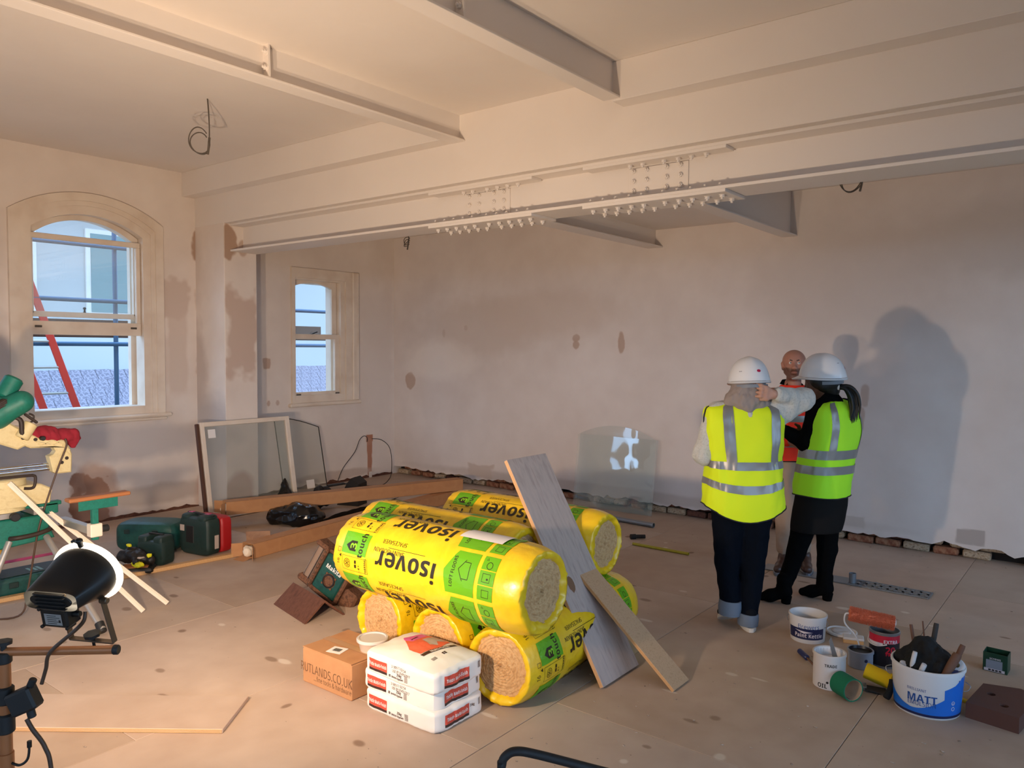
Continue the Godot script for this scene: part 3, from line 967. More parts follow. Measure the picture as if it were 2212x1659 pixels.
func build_lamp() -> void:
	mat("black_enamel", hexc("16120e"), 0.42)
	mat("dull_steel", hexc("6a5846"), 0.4, 0.6)
	mat("plate_grey", hexc("8a8580"), 0.5)
	mat("stand_paint", hexc("a8683c"), 0.42, 0.2)
	var lg := mat("lamp_glow", hexc("fff3df"), 0.3)
	lg.emission_enabled = true
	lg.emission = Color(1.0, 0.93, 0.82)
	lg.emission_energy_multiplier = 4.0
	lamp_head("black floodlight seen from behind with a glowing rim, right hand head of the stand", Vector3(-2.18, 1.09, -0.92), Vector3(-0.43, 0.20, -0.86), "work_lamp_light", LAMP1, Vector3(-0.45, 0.22, -0.84))
	lamp_head("other black floodlight of the pair, left of the stand and turned to the left wall", Vector3(-2.52, 1.09, -0.63), Vector3(-0.80, 0.14, -0.55), "work_lamp_light_2", LAMP2, Vector3(-0.80, 0.14, -0.55))
	var t := thing("lamp_stand", "brown painted tripod stand with a crossbar carrying the floodlights at lower left", "stand", "", Vector3(-2.34, 0, -0.772))
	var o := t.position
	var f := func(x: float, y: float, z: float) -> Vector3: return Vector3(x, y, z) - o
	var g := Geo.new()
	g.tube([f.call(-2.34, 0.25, -0.772), f.call(-2.345, 0.87, -0.774)], 0.0165, 18)
	g.tube([f.call(-2.34, 0.22, -0.772), f.call(-2.341, 0.60, -0.772)], 0.020, 18)
	part(t, "pole", g, M["stand_paint"])
	g = Geo.new()
	g.tube([f.call(-2.116, 0.882, -0.958), f.call(-2.58, 0.868, -0.592)], 0.0115, 14)
	part(t, "crossbar", g, M["stand_paint"])
	g = Geo.new()
	g.cyl(f.call(-2.116, 0.882, -0.958), f.call(-2.104, 0.8824, -0.967), 0.013, 14, 0.002)
	g.cyl(f.call(-2.58, 0.868, -0.592), f.call(-2.592, 0.8676, -0.583), 0.013, 14, 0.002)
	part(t, "end_cap", g, M["black_rubber"])
	g = Geo.new()
	g.cyl(f.call(-2.345, 0.845, -0.774), f.call(-2.345, 0.875, -0.774), 0.020, 16, 0.003)
	g.lathe([Vector2(0, 0.88), Vector2(0.008, 0.88), Vector2(0.008, 0.895), Vector2(0.022, 0.897), Vector2(0.022, 0.906), Vector2(0, 0.908)], 8, Transform3D(Basis(), f.call(-2.345, 0.0, -0.774)))
	part(t, "top_knob", g, M["black_rubber"])
	for y in [[0.735, 0.782], [0.655, 0.708]]:
		g = Geo.new()
		g.cyl(f.call(-2.343, y[0], -0.773), f.call(-2.343, y[1], -0.773), 0.0235, 18, 0.004)
		part(t, "collar", g, M["black_rubber"])
	g = Geo.new()
	g.tube(spline([f.call(-2.33, 0.575, -0.778), f.call(-2.30, 0.572, -0.79), f.call(-2.286, 0.588, -0.805), f.call(-2.286, 0.625, -0.81)], 5), 0.0035, 8)
	g.tube([f.call(-2.286, 0.618, -0.81), f.call(-2.286, 0.635, -0.81)], 0.006, 10)
	part(t, "crank", g, M["black_enamel"])
	for k in 3:
		var a := TAU * k / 3 + 0.4
		g = Geo.new()
		g.tube([f.call(-2.34, 0.45, -0.772), Vector3(cos(a) * 0.45, 0.012, sin(a) * 0.45)], 0.011, 10)
		g.tube([f.call(-2.34, 0.25, -0.772), Vector3(cos(a) * 0.24, 0.22, sin(a) * 0.24)], 0.007, 8)
		var lg2 := part(t, "leg", g, M["stand_paint"])
		g = Geo.new()
		g.ball(Vector3(cos(a) * 0.45, 0.014, sin(a) * 0.45), Vector3(0.02, 0.014, 0.02), 12)
		part(lg2, "rubber_foot", g, M["black_rubber"])
	# connector box strapped to the pole, and its leads
	t = thing("connector_box", "black cable junction box fixed to the pole of the lamp stand", "box", "", Vector3(-2.287, 0.751, -0.80))
	var bb := Basis(Vector3(0.786, 0.006, -0.619), 0.0) if false else Basis(Vector3(0.786, 0.0, -0.619), Vector3.UP, Vector3(0.619, 0.0, 0.786)) * Basis(Vector3.BACK, 0.42)
	g = Geo.new()
	g.box(Transform3D(bb, Vector3.ZERO), Vector3(0.072, 0.062, 0.045), 0.006)
	part(t, "casing", g, M["black_rubber"])
	g = Geo.new()
	g.cyl(bb * Vector3(0.030, 0.026, 0), bb * Vector3(0.048, 0.042, 0), 0.010, 12, 0.002)
	g.cyl(bb * Vector3(0.004, -0.03, 0), bb * Vector3(0.000, -0.052, 0), 0.011, 12, 0.002)
	part(t, "cable_gland", g, M["black_rubber"])
	g = Geo.new()
	g.tube(spline([Vector3(-2.168, 0.988, -0.91), Vector3(-2.166, 0.965, -0.905), Vector3(-2.185, 0.938, -0.89), Vector3(-2.229, 0.882, -0.845), Vector3(-2.241, 0.836, -0.838), Vector3(-2.250, 0.795, -0.83)], 8), 0.0052, 8)
	single("lamp_cable", "dark cable looping from the floodlight down to the junction box", "cable", g, M["cable_brown"])
	g = Geo.new()
	g.tube(spline([Vector3(-2.281, 0.70, -0.803), Vector3(-2.268, 0.672, -0.812), Vector3(-2.252, 0.62, -0.835), Vector3(-2.238, 0.55, -0.845), Vector3(-2.225, 0.3, -0.85), Vector3(-2.25, 0.03, -0.80), Vector3(-2.4, 0.006, -0.6), Vector3(-2.6, 0.006, -0.2)], 8), 0.0058, 8)
	single("mains_cable", "dark cable hanging from the junction box towards the floor beside the stand", "cable", g, M["cable_brown"])

# ---------------------------------------------------------------- soft and rounded solids
func cushion(h: Vector3, n: float, bump: float, sd: float, freq := 6.0) -> Callable:
	return func(q: Vector3) -> Vector3:
		var d := pow(pow(absf(q.x), n) + pow(absf(q.y), n) + pow(absf(q.z), n), 1.0 / n)
		var u := q / maxf(d, 1e-5)
		var p := u * h
		var nn := Vector3(signf(u.x) * pow(absf(u.x), n - 1) / h.x, signf(u.y) * pow(absf(u.y), n - 1) / h.y, signf(u.z) * pow(absf(u.z), n - 1) / h.z).normalized()
		return p + nn * nz.get_noise_3d(p.x * freq + sd, p.y * freq, p.z * freq) * bump

func cushion_geo(g: Geo, f: Callable, res: Array, xf := Transform3D.IDENTITY) -> void:
	for ax in 3:
		var bx: int = (ax + 1) % 3
		var cx: int = (ax + 2) % 3
		for s in [-1.0, 1.0]:
			g.grid(res[bx], res[cx], func(u, w):
				var q := Vector3.ZERO
				q[ax] = s
				q[bx] = tan((u - 0.5) * 1.5707) 
				q[cx] = tan((w - 0.5) * 1.5707)
				return xf * f.call(q), false, s < 0)

# ---------------------------------------------------------------- rolls of insulation
const ROLL := 1.22
const ROLLR := 0.205
func roll_map(t0: float, phi: float, upward := false, lift := 0.0018) -> Callable:
	if upward:
		return func(p: Vector2) -> Vector3:
			var a := phi - p.x / ROLLR
			return roll_skin(t0 - p.y, a, lift)
	return func(p: Vector2) -> Vector3:
		return roll_skin(t0 - p.x, phi + p.y / ROLLR, lift)

func roll_skin(t: float, a: float, lift := 0.0) -> Vector3:
	var e := clampf(minf(t, ROLL - t) / 0.16, 0.0, 1.0)
	var r := ROLLR * (1.0 - 0.10 * pow(1.0 - e, 2.2))
	r += nz.get_noise_3d(t * 2.2, cos(a) * 1.3, sin(a) * 1.3) * 0.006 + nz.get_noise_3d(t * 9.0, cos(a) * 4.0, sin(a) * 4.0) * lerpf(0.006, 0.0016, e)
	r += lift
	return Vector3(t, cos(a) * r, sin(a) * r)

func make_roll() -> Node3D:
	var t := thing("insulation_roll", "", "insulation roll", "rolls of mineral wool in yellow wrap")
	# plastic film: side, gathered ends folded in over the wool
	var g := Geo.new()
	var stops := [[0.055, 0.66], [0.018, 0.72], [-0.006, 0.80], [0.0, 0.88]]
	for k in 25: stops.append([lerpf(0.004, ROLL - 0.004, k / 24.0), -1.0])
	stops.append_array([[ROLL, 0.88], [ROLL + 0.006, 0.80], [ROLL - 0.018, 0.72], [ROLL - 0.055, 0.66]])
	g.grid(72, stops.size() - 1, func(u, w):
		var a: float = -u * TAU
		var st = stops[int(round(w * (stops.size() - 1)))]
		if st[1] < 0: return roll_skin(st[0], a)
		var far: bool = st[0] > ROLL * 0.5
		var rag := nz.get_noise_3d(cos(a) * 1.6 + (9.0 if far else 0.0), sin(a) * 1.6, st[1] * 2.0)
		var r: float = ROLLR * (st[1] + rag * 0.10 * (0.95 - st[1]) / 0.25)
		if far and sin(a) > -0.2: r -= ROLLR * 0.10 * smoothstep(-0.2, 0.9, sin(a)) * (0.95 - st[1]) / 0.25
		return Vector3(st[0] + nz.get_noise_3d(cos(a) * 4.0, sin(a) * 4.0, st[1] * 8.0 + (5.0 if far else 0.0)) * 0.016, cos(a) * r, sin(a) * r), true, false)
	part(t, "film", g, M["film_yellow"])
	# the two ends of coiled wool
	for s in [0, 1]:
		g = Geo.new()
		g.grid(90, 40, func(u, w):
			var a: float = -u * TAU
			var r: float = w * ROLLR * 0.90
			var ph := r / 0.0125 - (a / TAU) + nz.get_noise_3d(cos(a) * 1.5, sin(a) * 1.5, r * 12.0 + s * 7.0) * 1.0
			var fr := ph - floorf(ph)
			var d := 0.014 * pow(absf(fr * 2.0 - 1.0), 3.0) + absf(nz.get_noise_3d(cos(a) * r * 60.0, sin(a) * r * 60.0, s * 3.0)) * 0.005
			var x := 0.014 + d
			return Vector3(x if s == 0 else ROLL - x, cos(a) * r, sin(a) * r), true, s == 0)
		part(t, "wool_end", g, M["wool"])
	# print: green panels, dark lettering and line drawings, repeated round the film
	var gr := Geo.new()
	var gd := Geo.new()
	var gl := Geo.new()
	var gb := Geo.new()
	for k in 6:
		var f := deg_to_rad(60.0 * k)
		var d2r := PI / 180.0
		var at := roll_map(0.175, f + 59.5 * d2r, true)
		# green block with the little house
		flat_rect(gr, -0.056, 0.056, -0.095, 0.095, at)
		var dk := roll_map(0.175, f + 59.5 * d2r, true, 0.0024)
		flat_poly(gd, PackedVector2Array([Vector2(-0.04, -0.014), Vector2(0.012, -0.014), Vector2(0.012, 0.030), Vector2(-0.014, 0.062), Vector2(-0.04, 0.030)]), dk)
		glyphs(gl, "3", 0.062, roll_map(0.17, f + 63.5 * d2r, true, 0.003), true)
		glyphs(gd, "touch", 0.052, roll_map(0.225, f + 60.0 * d2r, true, 0.0024), true, true, 0.9)
		# box with the snowflake and THERMAL
		at = roll_map(0.19, f + 88.5 * d2r, true)
		flat_frame(gd, -0.036, 0.036, -0.095, 0.095, 0.0016, at)
		flat_ring(gd, Vector2(0.0, 0.055), 0.021, 0.0235, at)
		for j in 6:
			var dr := Vector2(cos(TAU * j / 6), sin(TAU * j / 6))
			var pr := Vector2(-dr.y, dr.x)
			var o := Vector2(0.0, 0.055)
			flat_poly(gd, PackedVector2Array([o + pr * 0.0012, o - pr * 0.0012, o + dr * 0.018 - pr * 0.0012, o + dr * 0.018 + pr * 0.0012]), at)
			for q in [-1.0, 1.0]:
				var b0 := o + dr * 0.010
				var b1: Vector2 = o + dr * 0.015 + pr * 0.006 * q
				flat_poly(gd, PackedVector2Array([b0, b0 + dr * 0.002, b1 + dr * 0.002, b1]) if q < 0 else PackedVector2Array([b0, b1, b1 + dr * 0.002, b0 + dr * 0.002]), at)
		glyphs(gd, "THERMAL", 0.020, roll_map(0.27, f + 88.0 * d2r, true), true, true, 0.9)
		flat_rect(gd, 0.005, 0.022, -0.014, -0.001, at); flat_rect(gd, -0.016, 0.001, -0.014, -0.001, at)
		glyphs(gd, "- 4 +", 0.018, roll_map(0.222, f + 93.0 * d2r, true), true)
		# brand lettering
		glyphs(gd, "isover", 0.125, roll_map(0.545, f + 73.0 * d2r), true, true, 1.12)
		glyphs(gd, "SAINT-GOBAIN", 0.030, roll_map(0.42, f + 60.0 * d2r), false, true, 1.05)
		flat_rect(gd, -0.19, 0.06, -0.0012, 0.0012, roll_map(0.47, f + 55.0 * d2r))
		glyphs(gd, "SPACESAVER", 0.030, roll_map(0.44, f + 47.0 * d2r), false, true, 1.0)
		# green panel with the loft drawing, slanted at its left edge
		at = roll_map(0.89, f + 64.0 * d2r, true)
		flat_poly(gr, PackedVector2Array([Vector2(-0.098, -0.09), Vector2(0.098, -0.09), Vector2(0.098, 0.045), Vector2(0.0, 0.10), Vector2(-0.098, 0.075)]), at)
		glyphs(gd, "LOFT FLOORS", 0.026, roll_map(0.845, f + 64.0 * d2r, true, 0.0024), true, true, 0.85)
		at = roll_map(0.91, f + 60.0 * d2r, true, 0.0024)
		for l in [[Vector2(-0.05, 0.0), Vector2(0.0, 0.035)], [Vector2(0.0, 0.035), Vector2(0.045, 0.0)], [Vector2(-0.04, -0.03), Vector2(-0.04, 0.005)], [Vector2(0.035, -0.03), Vector2(0.035, 0.005)], [Vector2(-0.04, -0.03), Vector2(0.035, -0.03)]]:
			var dd: Vector2 = (l[1] - l[0]).normalized()
			var nn := Vector2(-dd.y, dd.x) * 0.0016
			flat_poly(gd, PackedVector2Array([l[0] - nn, l[1] - nn, l[1] + nn, l[0] + nn]), at)
		# column of small pictures
		at = roll_map(1.045, f + 64.0 * d2r, true)
		var up := roll_map(1.045, f + 64.0 * d2r, true, 0.0024)
		for j in 3:
			var y0 := -0.096 + j * 0.066
			flat_rect(gr, y0, y0 + 0.062, -0.043, 0.043, at)
			if j == 2:
				flat_ring(gd, Vector2(y0 + 0.02, 0.0), 0.014, 0.017, up)
				flat_ring(gd, Vector2(y0 + 0.045, 0.02), 0.005, 0.008, up, 3)
			elif j == 1:
				flat_frame(gd, y0 + 0.012, y0 + 0.05, -0.02, 0.025, 0.0022, up)
				flat_rect(gd, y0 + 0.022, y0 + 0.030, -0.01, 0.0, up)
			else:
				flat_frame(gd, y0 + 0.012, y0 + 0.046, -0.022, 0.018, 0.0022, up)
		glyphs(gd, "16", 0.03, roll_map(0.055, f + 30 * d2r, true), false)
		flat_poly(gd, PackedVector2Array([Vector2(-0.009, -0.007), Vector2(0.009, -0.007), Vector2(0, 0.009)]), roll_map(0.075, f + 80 * d2r, true))
		flat_frame(gd, -0.012, 0.012, -0.012, 0.012, 0.002, roll_map(0.06, f + 12 * d2r, true))
	part(t, "green_print", gr, M["print_green"])
	part(t, "black_print", gd, M["print_black"])
	part(t, "light_print", gl, M["print_lime"])
	return t

func build_rolls() -> void:
	var fm := mottled("film_yellow", [hexc("e2ae06"), hexc("f0c010"), hexc("f6cc1e"), hexc("eab90a")], 0.012, 2.0, 0.32, 0.0, 40)
	fm.clearcoat_enabled = true
	fm.clearcoat = 0.35
	fm.clearcoat_roughness = 0.25
	fm.backlight_enabled = true
	fm.backlight = Color(0.15, 0.11, 0.01)
	fm.heightmap_enabled = true
	fm.heightmap_texture = noise_tex(0.02, [], 77)
	fm.heightmap_scale = 0.35
	mottled("wool", [hexc("a67a4c"), hexc("c79a66"), hexc("d8b07e"), hexc("b98a58")], 0.03, 5.0, 0.95, 0.12, 50)
	mat("print_green", hexc("62a80e"), 0.38)
	mat("print_black", hexc("2a2208"), 0.4)
	mat("print_lime", hexc("86c81a"), 0.38)
	var r := make_roll()
	var back := Basis(Vector3.UP, PI / 2)
	var put := func(o: Node3D, x: float, y: float, z: float, b: Basis, spin: float, k: float, label: String):
		o.transform = Transform3D(b * Basis(Vector3.RIGHT, deg_to_rad(spin)) * Basis().scaled(Vector3(k, k, k)), Vector3(x, y, z))
		o.set_meta("label", label)
	put.call(r, -3.25, 0.605, -2.80, Basis(), 5.0, 1.015, "large yellow roll of mineral wool lying on top in front, above the plaster bags")
	put.call(copy_of(r), -3.60, 0.580, -3.235, Basis(), -28.0, 0.94, "middle yellow wool roll of the upper layer, half hidden by the front roll")
	put.call(copy_of(r), -3.47, 0.572, -3.835, Basis(), -25.0, 0.945, "rearmost yellow wool roll of the upper layer, right end beyond the leaning board")
	put.call(copy_of(r), -2.272, 0.196, -2.795, Basis(Vector3.UP, PI / 2 + 0.085), 8.0, 0.975, "yellow wool roll on the floor, its coiled end beside the plaster bags")
	put.call(copy_of(r), -2.705, 0.196, -2.83, back, 60.0, 0.965, "yellow wool roll on the floor directly behind the plaster bags")
	put.call(copy_of(r), -3.185, 0.196, -2.87, back, 100.0, 0.965, "yellow roll of mineral wool on the floor at the left, above the cardboard box")
	# paper label stuck on the front roll
	var g := Geo.new()
	g.grid(16, 10, func(u, w):
		var a := deg_to_rad(lerpf(-12.0, 19.0, w))
		var rr := ROLLR * 1.015 + 0.0055
		return Vector3(-3.25 + lerpf(0.79, 1.05, u), 0.605 + cos(a) * rr, -2.80 + sin(a) * rr), false, true)
	single("paper_label", "blank white paper label stuck on top of the front insulation roll", "label", g, mat("paper", hexc("e9e4df"), 0.7))

# ---------------------------------------------------------------- plaster bags, box, boards
func build_pile() -> void:
	mat("bag_paper", hexc("f0e9df"), 0.62)
	mat("bag_red", hexc("d6503c"), 0.5)
	mat("bag_pink", hexc("d8639a"), 0.5)
	mat("bag_orange", hexc("e4684a"), 0.5)
	mat("bag_grey", hexc("b7aca0"), 0.55)
	mat("bag_white", hexc("f6ece4"), 0.5)
	mat("bag_dark", hexc("3a2420"), 0.5)
	var h := Vector3(0.236, 0.052, 0.168)
	var make := func(sd: float, top: bool, label: String, at: Vector3, turn: float, date: bool):
		var t := thing("plaster_bag", label, "bag", "stack of plaster bags", at, turn)
		var base := cushion(h, 10.0, 0.005, sd, 9.0)
		var f := func(q: Vector3) -> Vector3:
			var p: Vector3 = base.call(q)
			# gusseted right and left ends: vertical creases
			p.x += signf(p.x) * smoothstep(0.20, 0.236, absf(p.x)) * nz.get_noise_3d(p.z * 26.0 + sd, p.y * 3.0, 1.0) * 0.005
			p.y += (1.0 - pow(absf(p.x) / h.x, 2.0)) * (1.0 - pow(absf(p.z) / h.z, 2.0)) * (0.030 if top else 0.002) * (1.0 if p.y > 0 else 0.0)
			p.y += smoothstep(0.6, 1.0, absf(p.x) / h.x) * nz.get_noise_2d(p.x * 14.0 + sd, p.z * 10.0) * 0.004
			return p
		var g := Geo.new()
		cushion_geo(g, f, [26, 14, 22])
		part(t, "paper_sack", g, M["bag_paper"])
		var front := func(x: float, y: float, lift: float) -> Vector3:
			return f.call(Vector3(x / h.x, y / h.y, 1.0)) + Vector3(0, 0, lift)
		var side := func(z: float, y: float, lift: float) -> Vector3:
			return f.call(Vector3(1.0, y / h.y, z / h.z)) + Vector3(lift, 0, 0)
		var fm := func(o: Vector2, lift: float) -> Callable:
			return func(p: Vector2) -> Vector3: return front.call(o.x + p.x, o.y + p.y, lift)
		var sm := func(o: Vector2, lift: float) -> Callable:
			return func(p: Vector2) -> Vector3: return side.call(o.x - p.x, o.y + p.y, lift)
		var red := Geo.new()
		var dk := Geo.new()
		var wt := Geo.new()
		flat_rect(red, -0.20, -0.070, -0.018, 0.026, fm.call(Vector2.ZERO, 0.0012), 0.012)
		flat_rect(dk, -0.20, -0.070, -0.030, -0.018, fm.call(Vector2.ZERO, 0.0013), 0.012)
		glyphs(wt, "Thistle Multi-Finish", 0.022, fm.call(Vector2(-0.136, 0.002), 0.0020), true, true, 0.62, 0.01)
		flat_rect(red, -0.105, 0.055, -0.018, 0.026, sm.call(Vector2.ZERO, 0.0012), 0.012)
		flat_rect(dk, -0.105, 0.055, -0.030, -0.018, sm.call(Vector2.ZERO, 0.0013), 0.012)
		glyphs(wt, "Thistle Multi-Finish", 0.022, sm.call(Vector2(-0.02, 0.002) * Vector2(-1, 1) + Vector2(0.005, 0), 0.0020), true, true, 0.68, 0.01)
		if date:
			glyphs(dk, "2 00517 02:54", 0.017, fm.call(Vector2(0.010, 0.022), 0.0015), false, true, 0.9, 0.01)
			glyphs(dk, "USE BY 05/05/2017", 0.017, fm.call(Vector2(0.025, 0.004), 0.0015), false, true, 0.8, 0.01)
		glyphs(dk, "25kg", 0.017, fm.call(Vector2(0.012, -0.009), 0.0015), true, true, 0.8, 0.01)
		glyphs(dk, "British Gypsum", 0.013, fm.call(Vector2(0.0, -0.024), 0.0015), true, true, 0.8, 0.01)
		for k in 4: flat_rect(dk, -0.056 + (k % 2) * 0.006, -0.051 + (k % 2) * 0.006, -0.028 + (k / 2) * 0.006, -0.023 + (k / 2) * 0.006, fm.call(Vector2.ZERO, 0.0015), 0.02)
		for k in 9: flat_rect(dk, 0.045, 0.066, -0.030 + k * 0.0035, -0.0283 + k * 0.0035, fm.call(Vector2.ZERO, 0.0015), 0.02)
		for k in 9: flat_rect(dk, 0.115, 0.131, 0.0 + k * 0.0035, 0.0018 + k * 0.0035, sm.call(Vector2.ZERO, 0.0015), 0.02)
		if not date: glyphs(dk, "25kg", 0.016, sm.call(Vector2(-0.075, 0.012), 0.0015), true, true, 0.8, 0.01)
		part(t, "red_panel", red, M["bag_red"])
		part(t, "dark_print", dk, M["bag_dark"])
		part(t, "white_lettering", wt, M["bag_white"])
		if top:
			var tm := func(lift: float) -> Callable:
				return func(p: Vector2) -> Vector3: return f.call(Vector3(p.x / h.x, 1.0, -p.y / h.z)) + Vector3(0, lift, 0)
			var o := Geo.new()
			flat_poly(o, PackedVector2Array([Vector2(-0.13, 0.0), Vector2(-0.02, -0.075), Vector2(0.055, -0.075), Vector2(0.075, 0.03), Vector2(0.05, 0.125), Vector2(-0.12, 0.125)]), tm.call(0.0012), 0.012)
			part(t, "orange_print", o, M["bag_orange"])
			o = Geo.new()
			flat_poly(o, PackedVector2Array([Vector2(-0.155, 0.015), Vector2(-0.13, -0.005), Vector2(-0.075, 0.0), Vector2(-0.09, 0.115), Vector2(-0.135, 0.12)]), tm.call(0.0016), 0.012)
			part(t, "pink_print", o, M["bag_pink"])
			o = Geo.new()
			flat_poly(o, PackedVector2Array([Vector2(-0.06, 0.045), Vector2(0.02, 0.02), Vector2(0.045, 0.05), Vector2(0.01, 0.075), Vector2(0.035, 0.115), Vector2(-0.06, 0.12)]), tm.call(0.0018), 0.012)
			part(t, "grey_print", o, M["bag_grey"])
			o = Geo.new()
			var band := PackedVector2Array([Vector2(0.062, -0.085), Vector2(0.085, -0.085), Vector2(0.105, 0.12), Vector2(0.082, 0.12)])
			flat_poly(o, band, tm.call(0.0020), 0.012)
			for k in 7: flat_rect(o, 0.125, 0.145, -0.08 + k * 0.004, -0.078 + k * 0.004, tm.call(0.0015), 0.02)
			for k in 4: flat_rect(o, 0.118 + (k % 2) * 0.01, 0.126 + (k % 2) * 0.01, -0.005 + (k / 2) * 0.012, 0.005 + (k / 2) * 0.012, tm.call(0.0015), 0.02)
			part(t, "dark_band", o, M["bag_dark"])
			o = Geo.new()
			glyphs(o, "Multi-Finish", 0.022, func(p: Vector2) -> Vector3: return f.call(Vector3((0.085 + p.x * 0.10 - p.y) / h.x, 1.0, -(0.02 + p.x) / h.z)) + Vector3(0, 0.0026, 0), true, true, 0.9, 0.012)
			part(t, "band_lettering", o, M["bag_white"])
			o = Geo.new()
			flat_poly(o, PackedVector2Array([Vector2(-0.12, 0.07), Vector2(-0.10, 0.01), Vector2(-0.092, 0.012), Vector2(-0.112, 0.075)]), tm.call(0.0022), 0.02)
			part(t, "dark_stroke", o, M["bag_dark"])
	make.call(1.0, false, "white paper bag of plaster lying on the floor, bottom of the stack of three", Vector3(-2.545, 0.049, -2.575), 0.0, false)
	make.call(7.0, false, "white paper bag of plaster in the middle of the stack of three", Vector3(-2.565, 0.137, -2.585), 0.015, true)
	make.call(15.0, true, "white plaster bag with red and orange print, topmost of the stack", Vector3(-2.54, 0.226, -2.57), -0.015, true)
	# cardboard box
	mottled("cardboard", [hexc("b07c52"), hexc("bb885c"), hexc("b58257")], 0.01, 2.0, 0.85, 0.0, 60)
	mat("card_dark", hexc("6b4a30"), 0.85)
	var t := thing("cardboard_box", "brown cardboard box with printed sides beside the plaster bags", "box", "", Vector3(-3.05, 0, -2.552), 0.0)
	var g := Geo.new()
	g.box(Transform3D(Basis(), Vector3(0, 0.088, 0)), Vector3(0.376, 0.176, 0.298), 0.006)
	part(t, "carton", g, M["cardboard"])
	for s in [-1.0, 1.0]:
		g = Geo.new()
		g.box(Transform3D(Basis(Vector3.RIGHT, -s * 0.015), Vector3(0, 0.179, s * 0.0745)), Vector3(0.374, 0.004, 0.147), 0.001)
		part(t, "flap", g, M["cardboard"])
	g = Geo.new()
	flat_rect(g, -0.19, 0.19, -0.022, 0.022, plane(Vector3(0, 0.1815, 0), Vector3.RIGHT, Vector3(0, 0, -1)), 0.1)
	part(t, "packing_tape", g, mat("tape", hexc("b98e62"), 0.25))
	g = Geo.new()
	glyphs(g, "RUTLANDS.CO.UK", 0.062, plane(Vector3(-0.005, 0.082, 0.149), Vector3.RIGHT, Vector3.UP), false, true, 0.80)
	glyphs(g, "...fine tools & hardware", 0.034, plane(Vector3(0.045, 0.040, 0.149), Vector3.RIGHT, Vector3.UP), false, true, 0.80)
	part(t, "lettering", g, M["card_dark"])
	g = Geo.new()
	g.box(Transform3D(Basis(Vector3.UP, 0.25), Vector3(-0.005, 0.1825, 0.075)), Vector3(0.085, 0.0012, 0.075))
	var lb := part(t, "address_label", g, M["paper"])
	g = Geo.new()
	for k in 12: flat_rect(g, -0.022 + k * 0.0037, -0.0203 + k * 0.0037 + 0.0008 * (k % 3), -0.016, 0.018, plane(Vector3(-0.005, 0.1832, 0.075), Vector3.RIGHT.rotated(Vector3.UP, 0.25), Vector3.FORWARD.rotated(Vector3.UP, 0.25)), 0.1)
	part(lb, "barcode", g, M["print_black"])
	# tub on the box
	var tub := thing("plastic_tub", "clear plastic tub with a pale lid on the cardboard box", "tub", "", Vector3(-2.93, 0.182, -2.60))
	g = Geo.new()
	g.lathe([Vector2(0, 0), Vector2(0.062, 0), Vector2(0.074, 0.05), Vector2(0.076, 0.052), Vector2(0.072, 0.052), Vector2(0.060, 0.004), Vector2(0, 0.004)], 36)
	part(tub, "bowl", g, mat("tub_plastic", hexc("cdbcac"), 0.25))
	g = Geo.new()
	g.lathe([Vector2(0.074, 0.048), Vector2(0.081, 0.048), Vector2(0.081, 0.058), Vector2(0.077, 0.062), Vector2(0.068, 0.062), Vector2(0.064, 0.057), Vector2(0, 0.057)], 36)
	part(tub, "lid", g, mat("lid_plastic", hexc("d4cdc8"), 0.22))
	# boards leaning on the rolls
	mottled("board_face", [hexc("a6948a"), hexc("b8a69b"), hexc("b0a096"), hexc("9c8a80")], 0.012, 1.0, 0.7, 0.0, 61)
	M["board_face"].uv1_scale = Vector3(6, 1.2, 6)
	mottled("chipboard", [hexc("b2906c"), hexc("bd9b78"), hexc("a98863")], 0.05, 4.0, 0.75, 0.0, 62)
	mat("board_edge", hexc("d09a62"), 0.75)
	var lean := func(n: String, label: String, foot: Vector3, dirn: Vector3, l: float, wz: float, th: float, m: Material):
		var y := dirn.normalized()
		var x := Vector3(0, 0, -1)
		var z := x.cross(y).normalized()
		var o := thing(n, label, "board", "boards leaning on the rolls")
		o.transform = Transform3D(Basis(x, y, z), foot)
		var gg := Geo.new()
		var edge := PackedVector2Array([Vector2(0, 0), Vector2(wz, 0)])
		for k in 12: edge.append(Vector2(wz + nz.get_noise_2d(k * 3.1, 5.0) * 0.004, l * (k + 1) / 13.0))
		edge.append_array(PackedVector2Array([Vector2(wz, l), Vector2(0, l)]))
		gg.prism(edge, th, Transform3D(Basis(), Vector3(0, 0, -th)), 0.0012)
		part(o, "panel", gg, m)
		for k in 3:
			gg = Geo.new()
			gg.abox(-0.0008, 0.0004, 0.002, l - 0.002, -th + th * k / 3.0 + 0.0012, -th + th * (k + 1) / 3.0 - 0.0012)
			part(o, "edge_ply", gg, M["board_edge"])
		return o
	var ba: Node3D = lean.call("plywood_board", "long grey faced plywood board leaning against the insulation rolls", Vector3(-1.99, 0.012, -3.28), Vector3(-0.625, 1.083, 0), 1.25, 0.36, 0.022, M["board_face"])
	g = Geo.new()
	flat_poly(g, ring2(14, 0.028, 0.045), func(p): return Vector3(0.09 + p.x, 0.52 + p.y + nz.get_noise_2d(p.x * 90, p.y * 90) * 0.008, 0.0006), 0.05)
	part(ba, "knot", g, mat("knot_brown", hexc("7c5a40"), 0.8))
	lean.call("chipboard_offcut", "short narrow chipboard offcut leaning against the long grey board", Vector3(-1.70, 0.010, -3.475), Vector3(-0.575, 0.485, 0), 0.745, 0.165, 0.018, M["chipboard"])

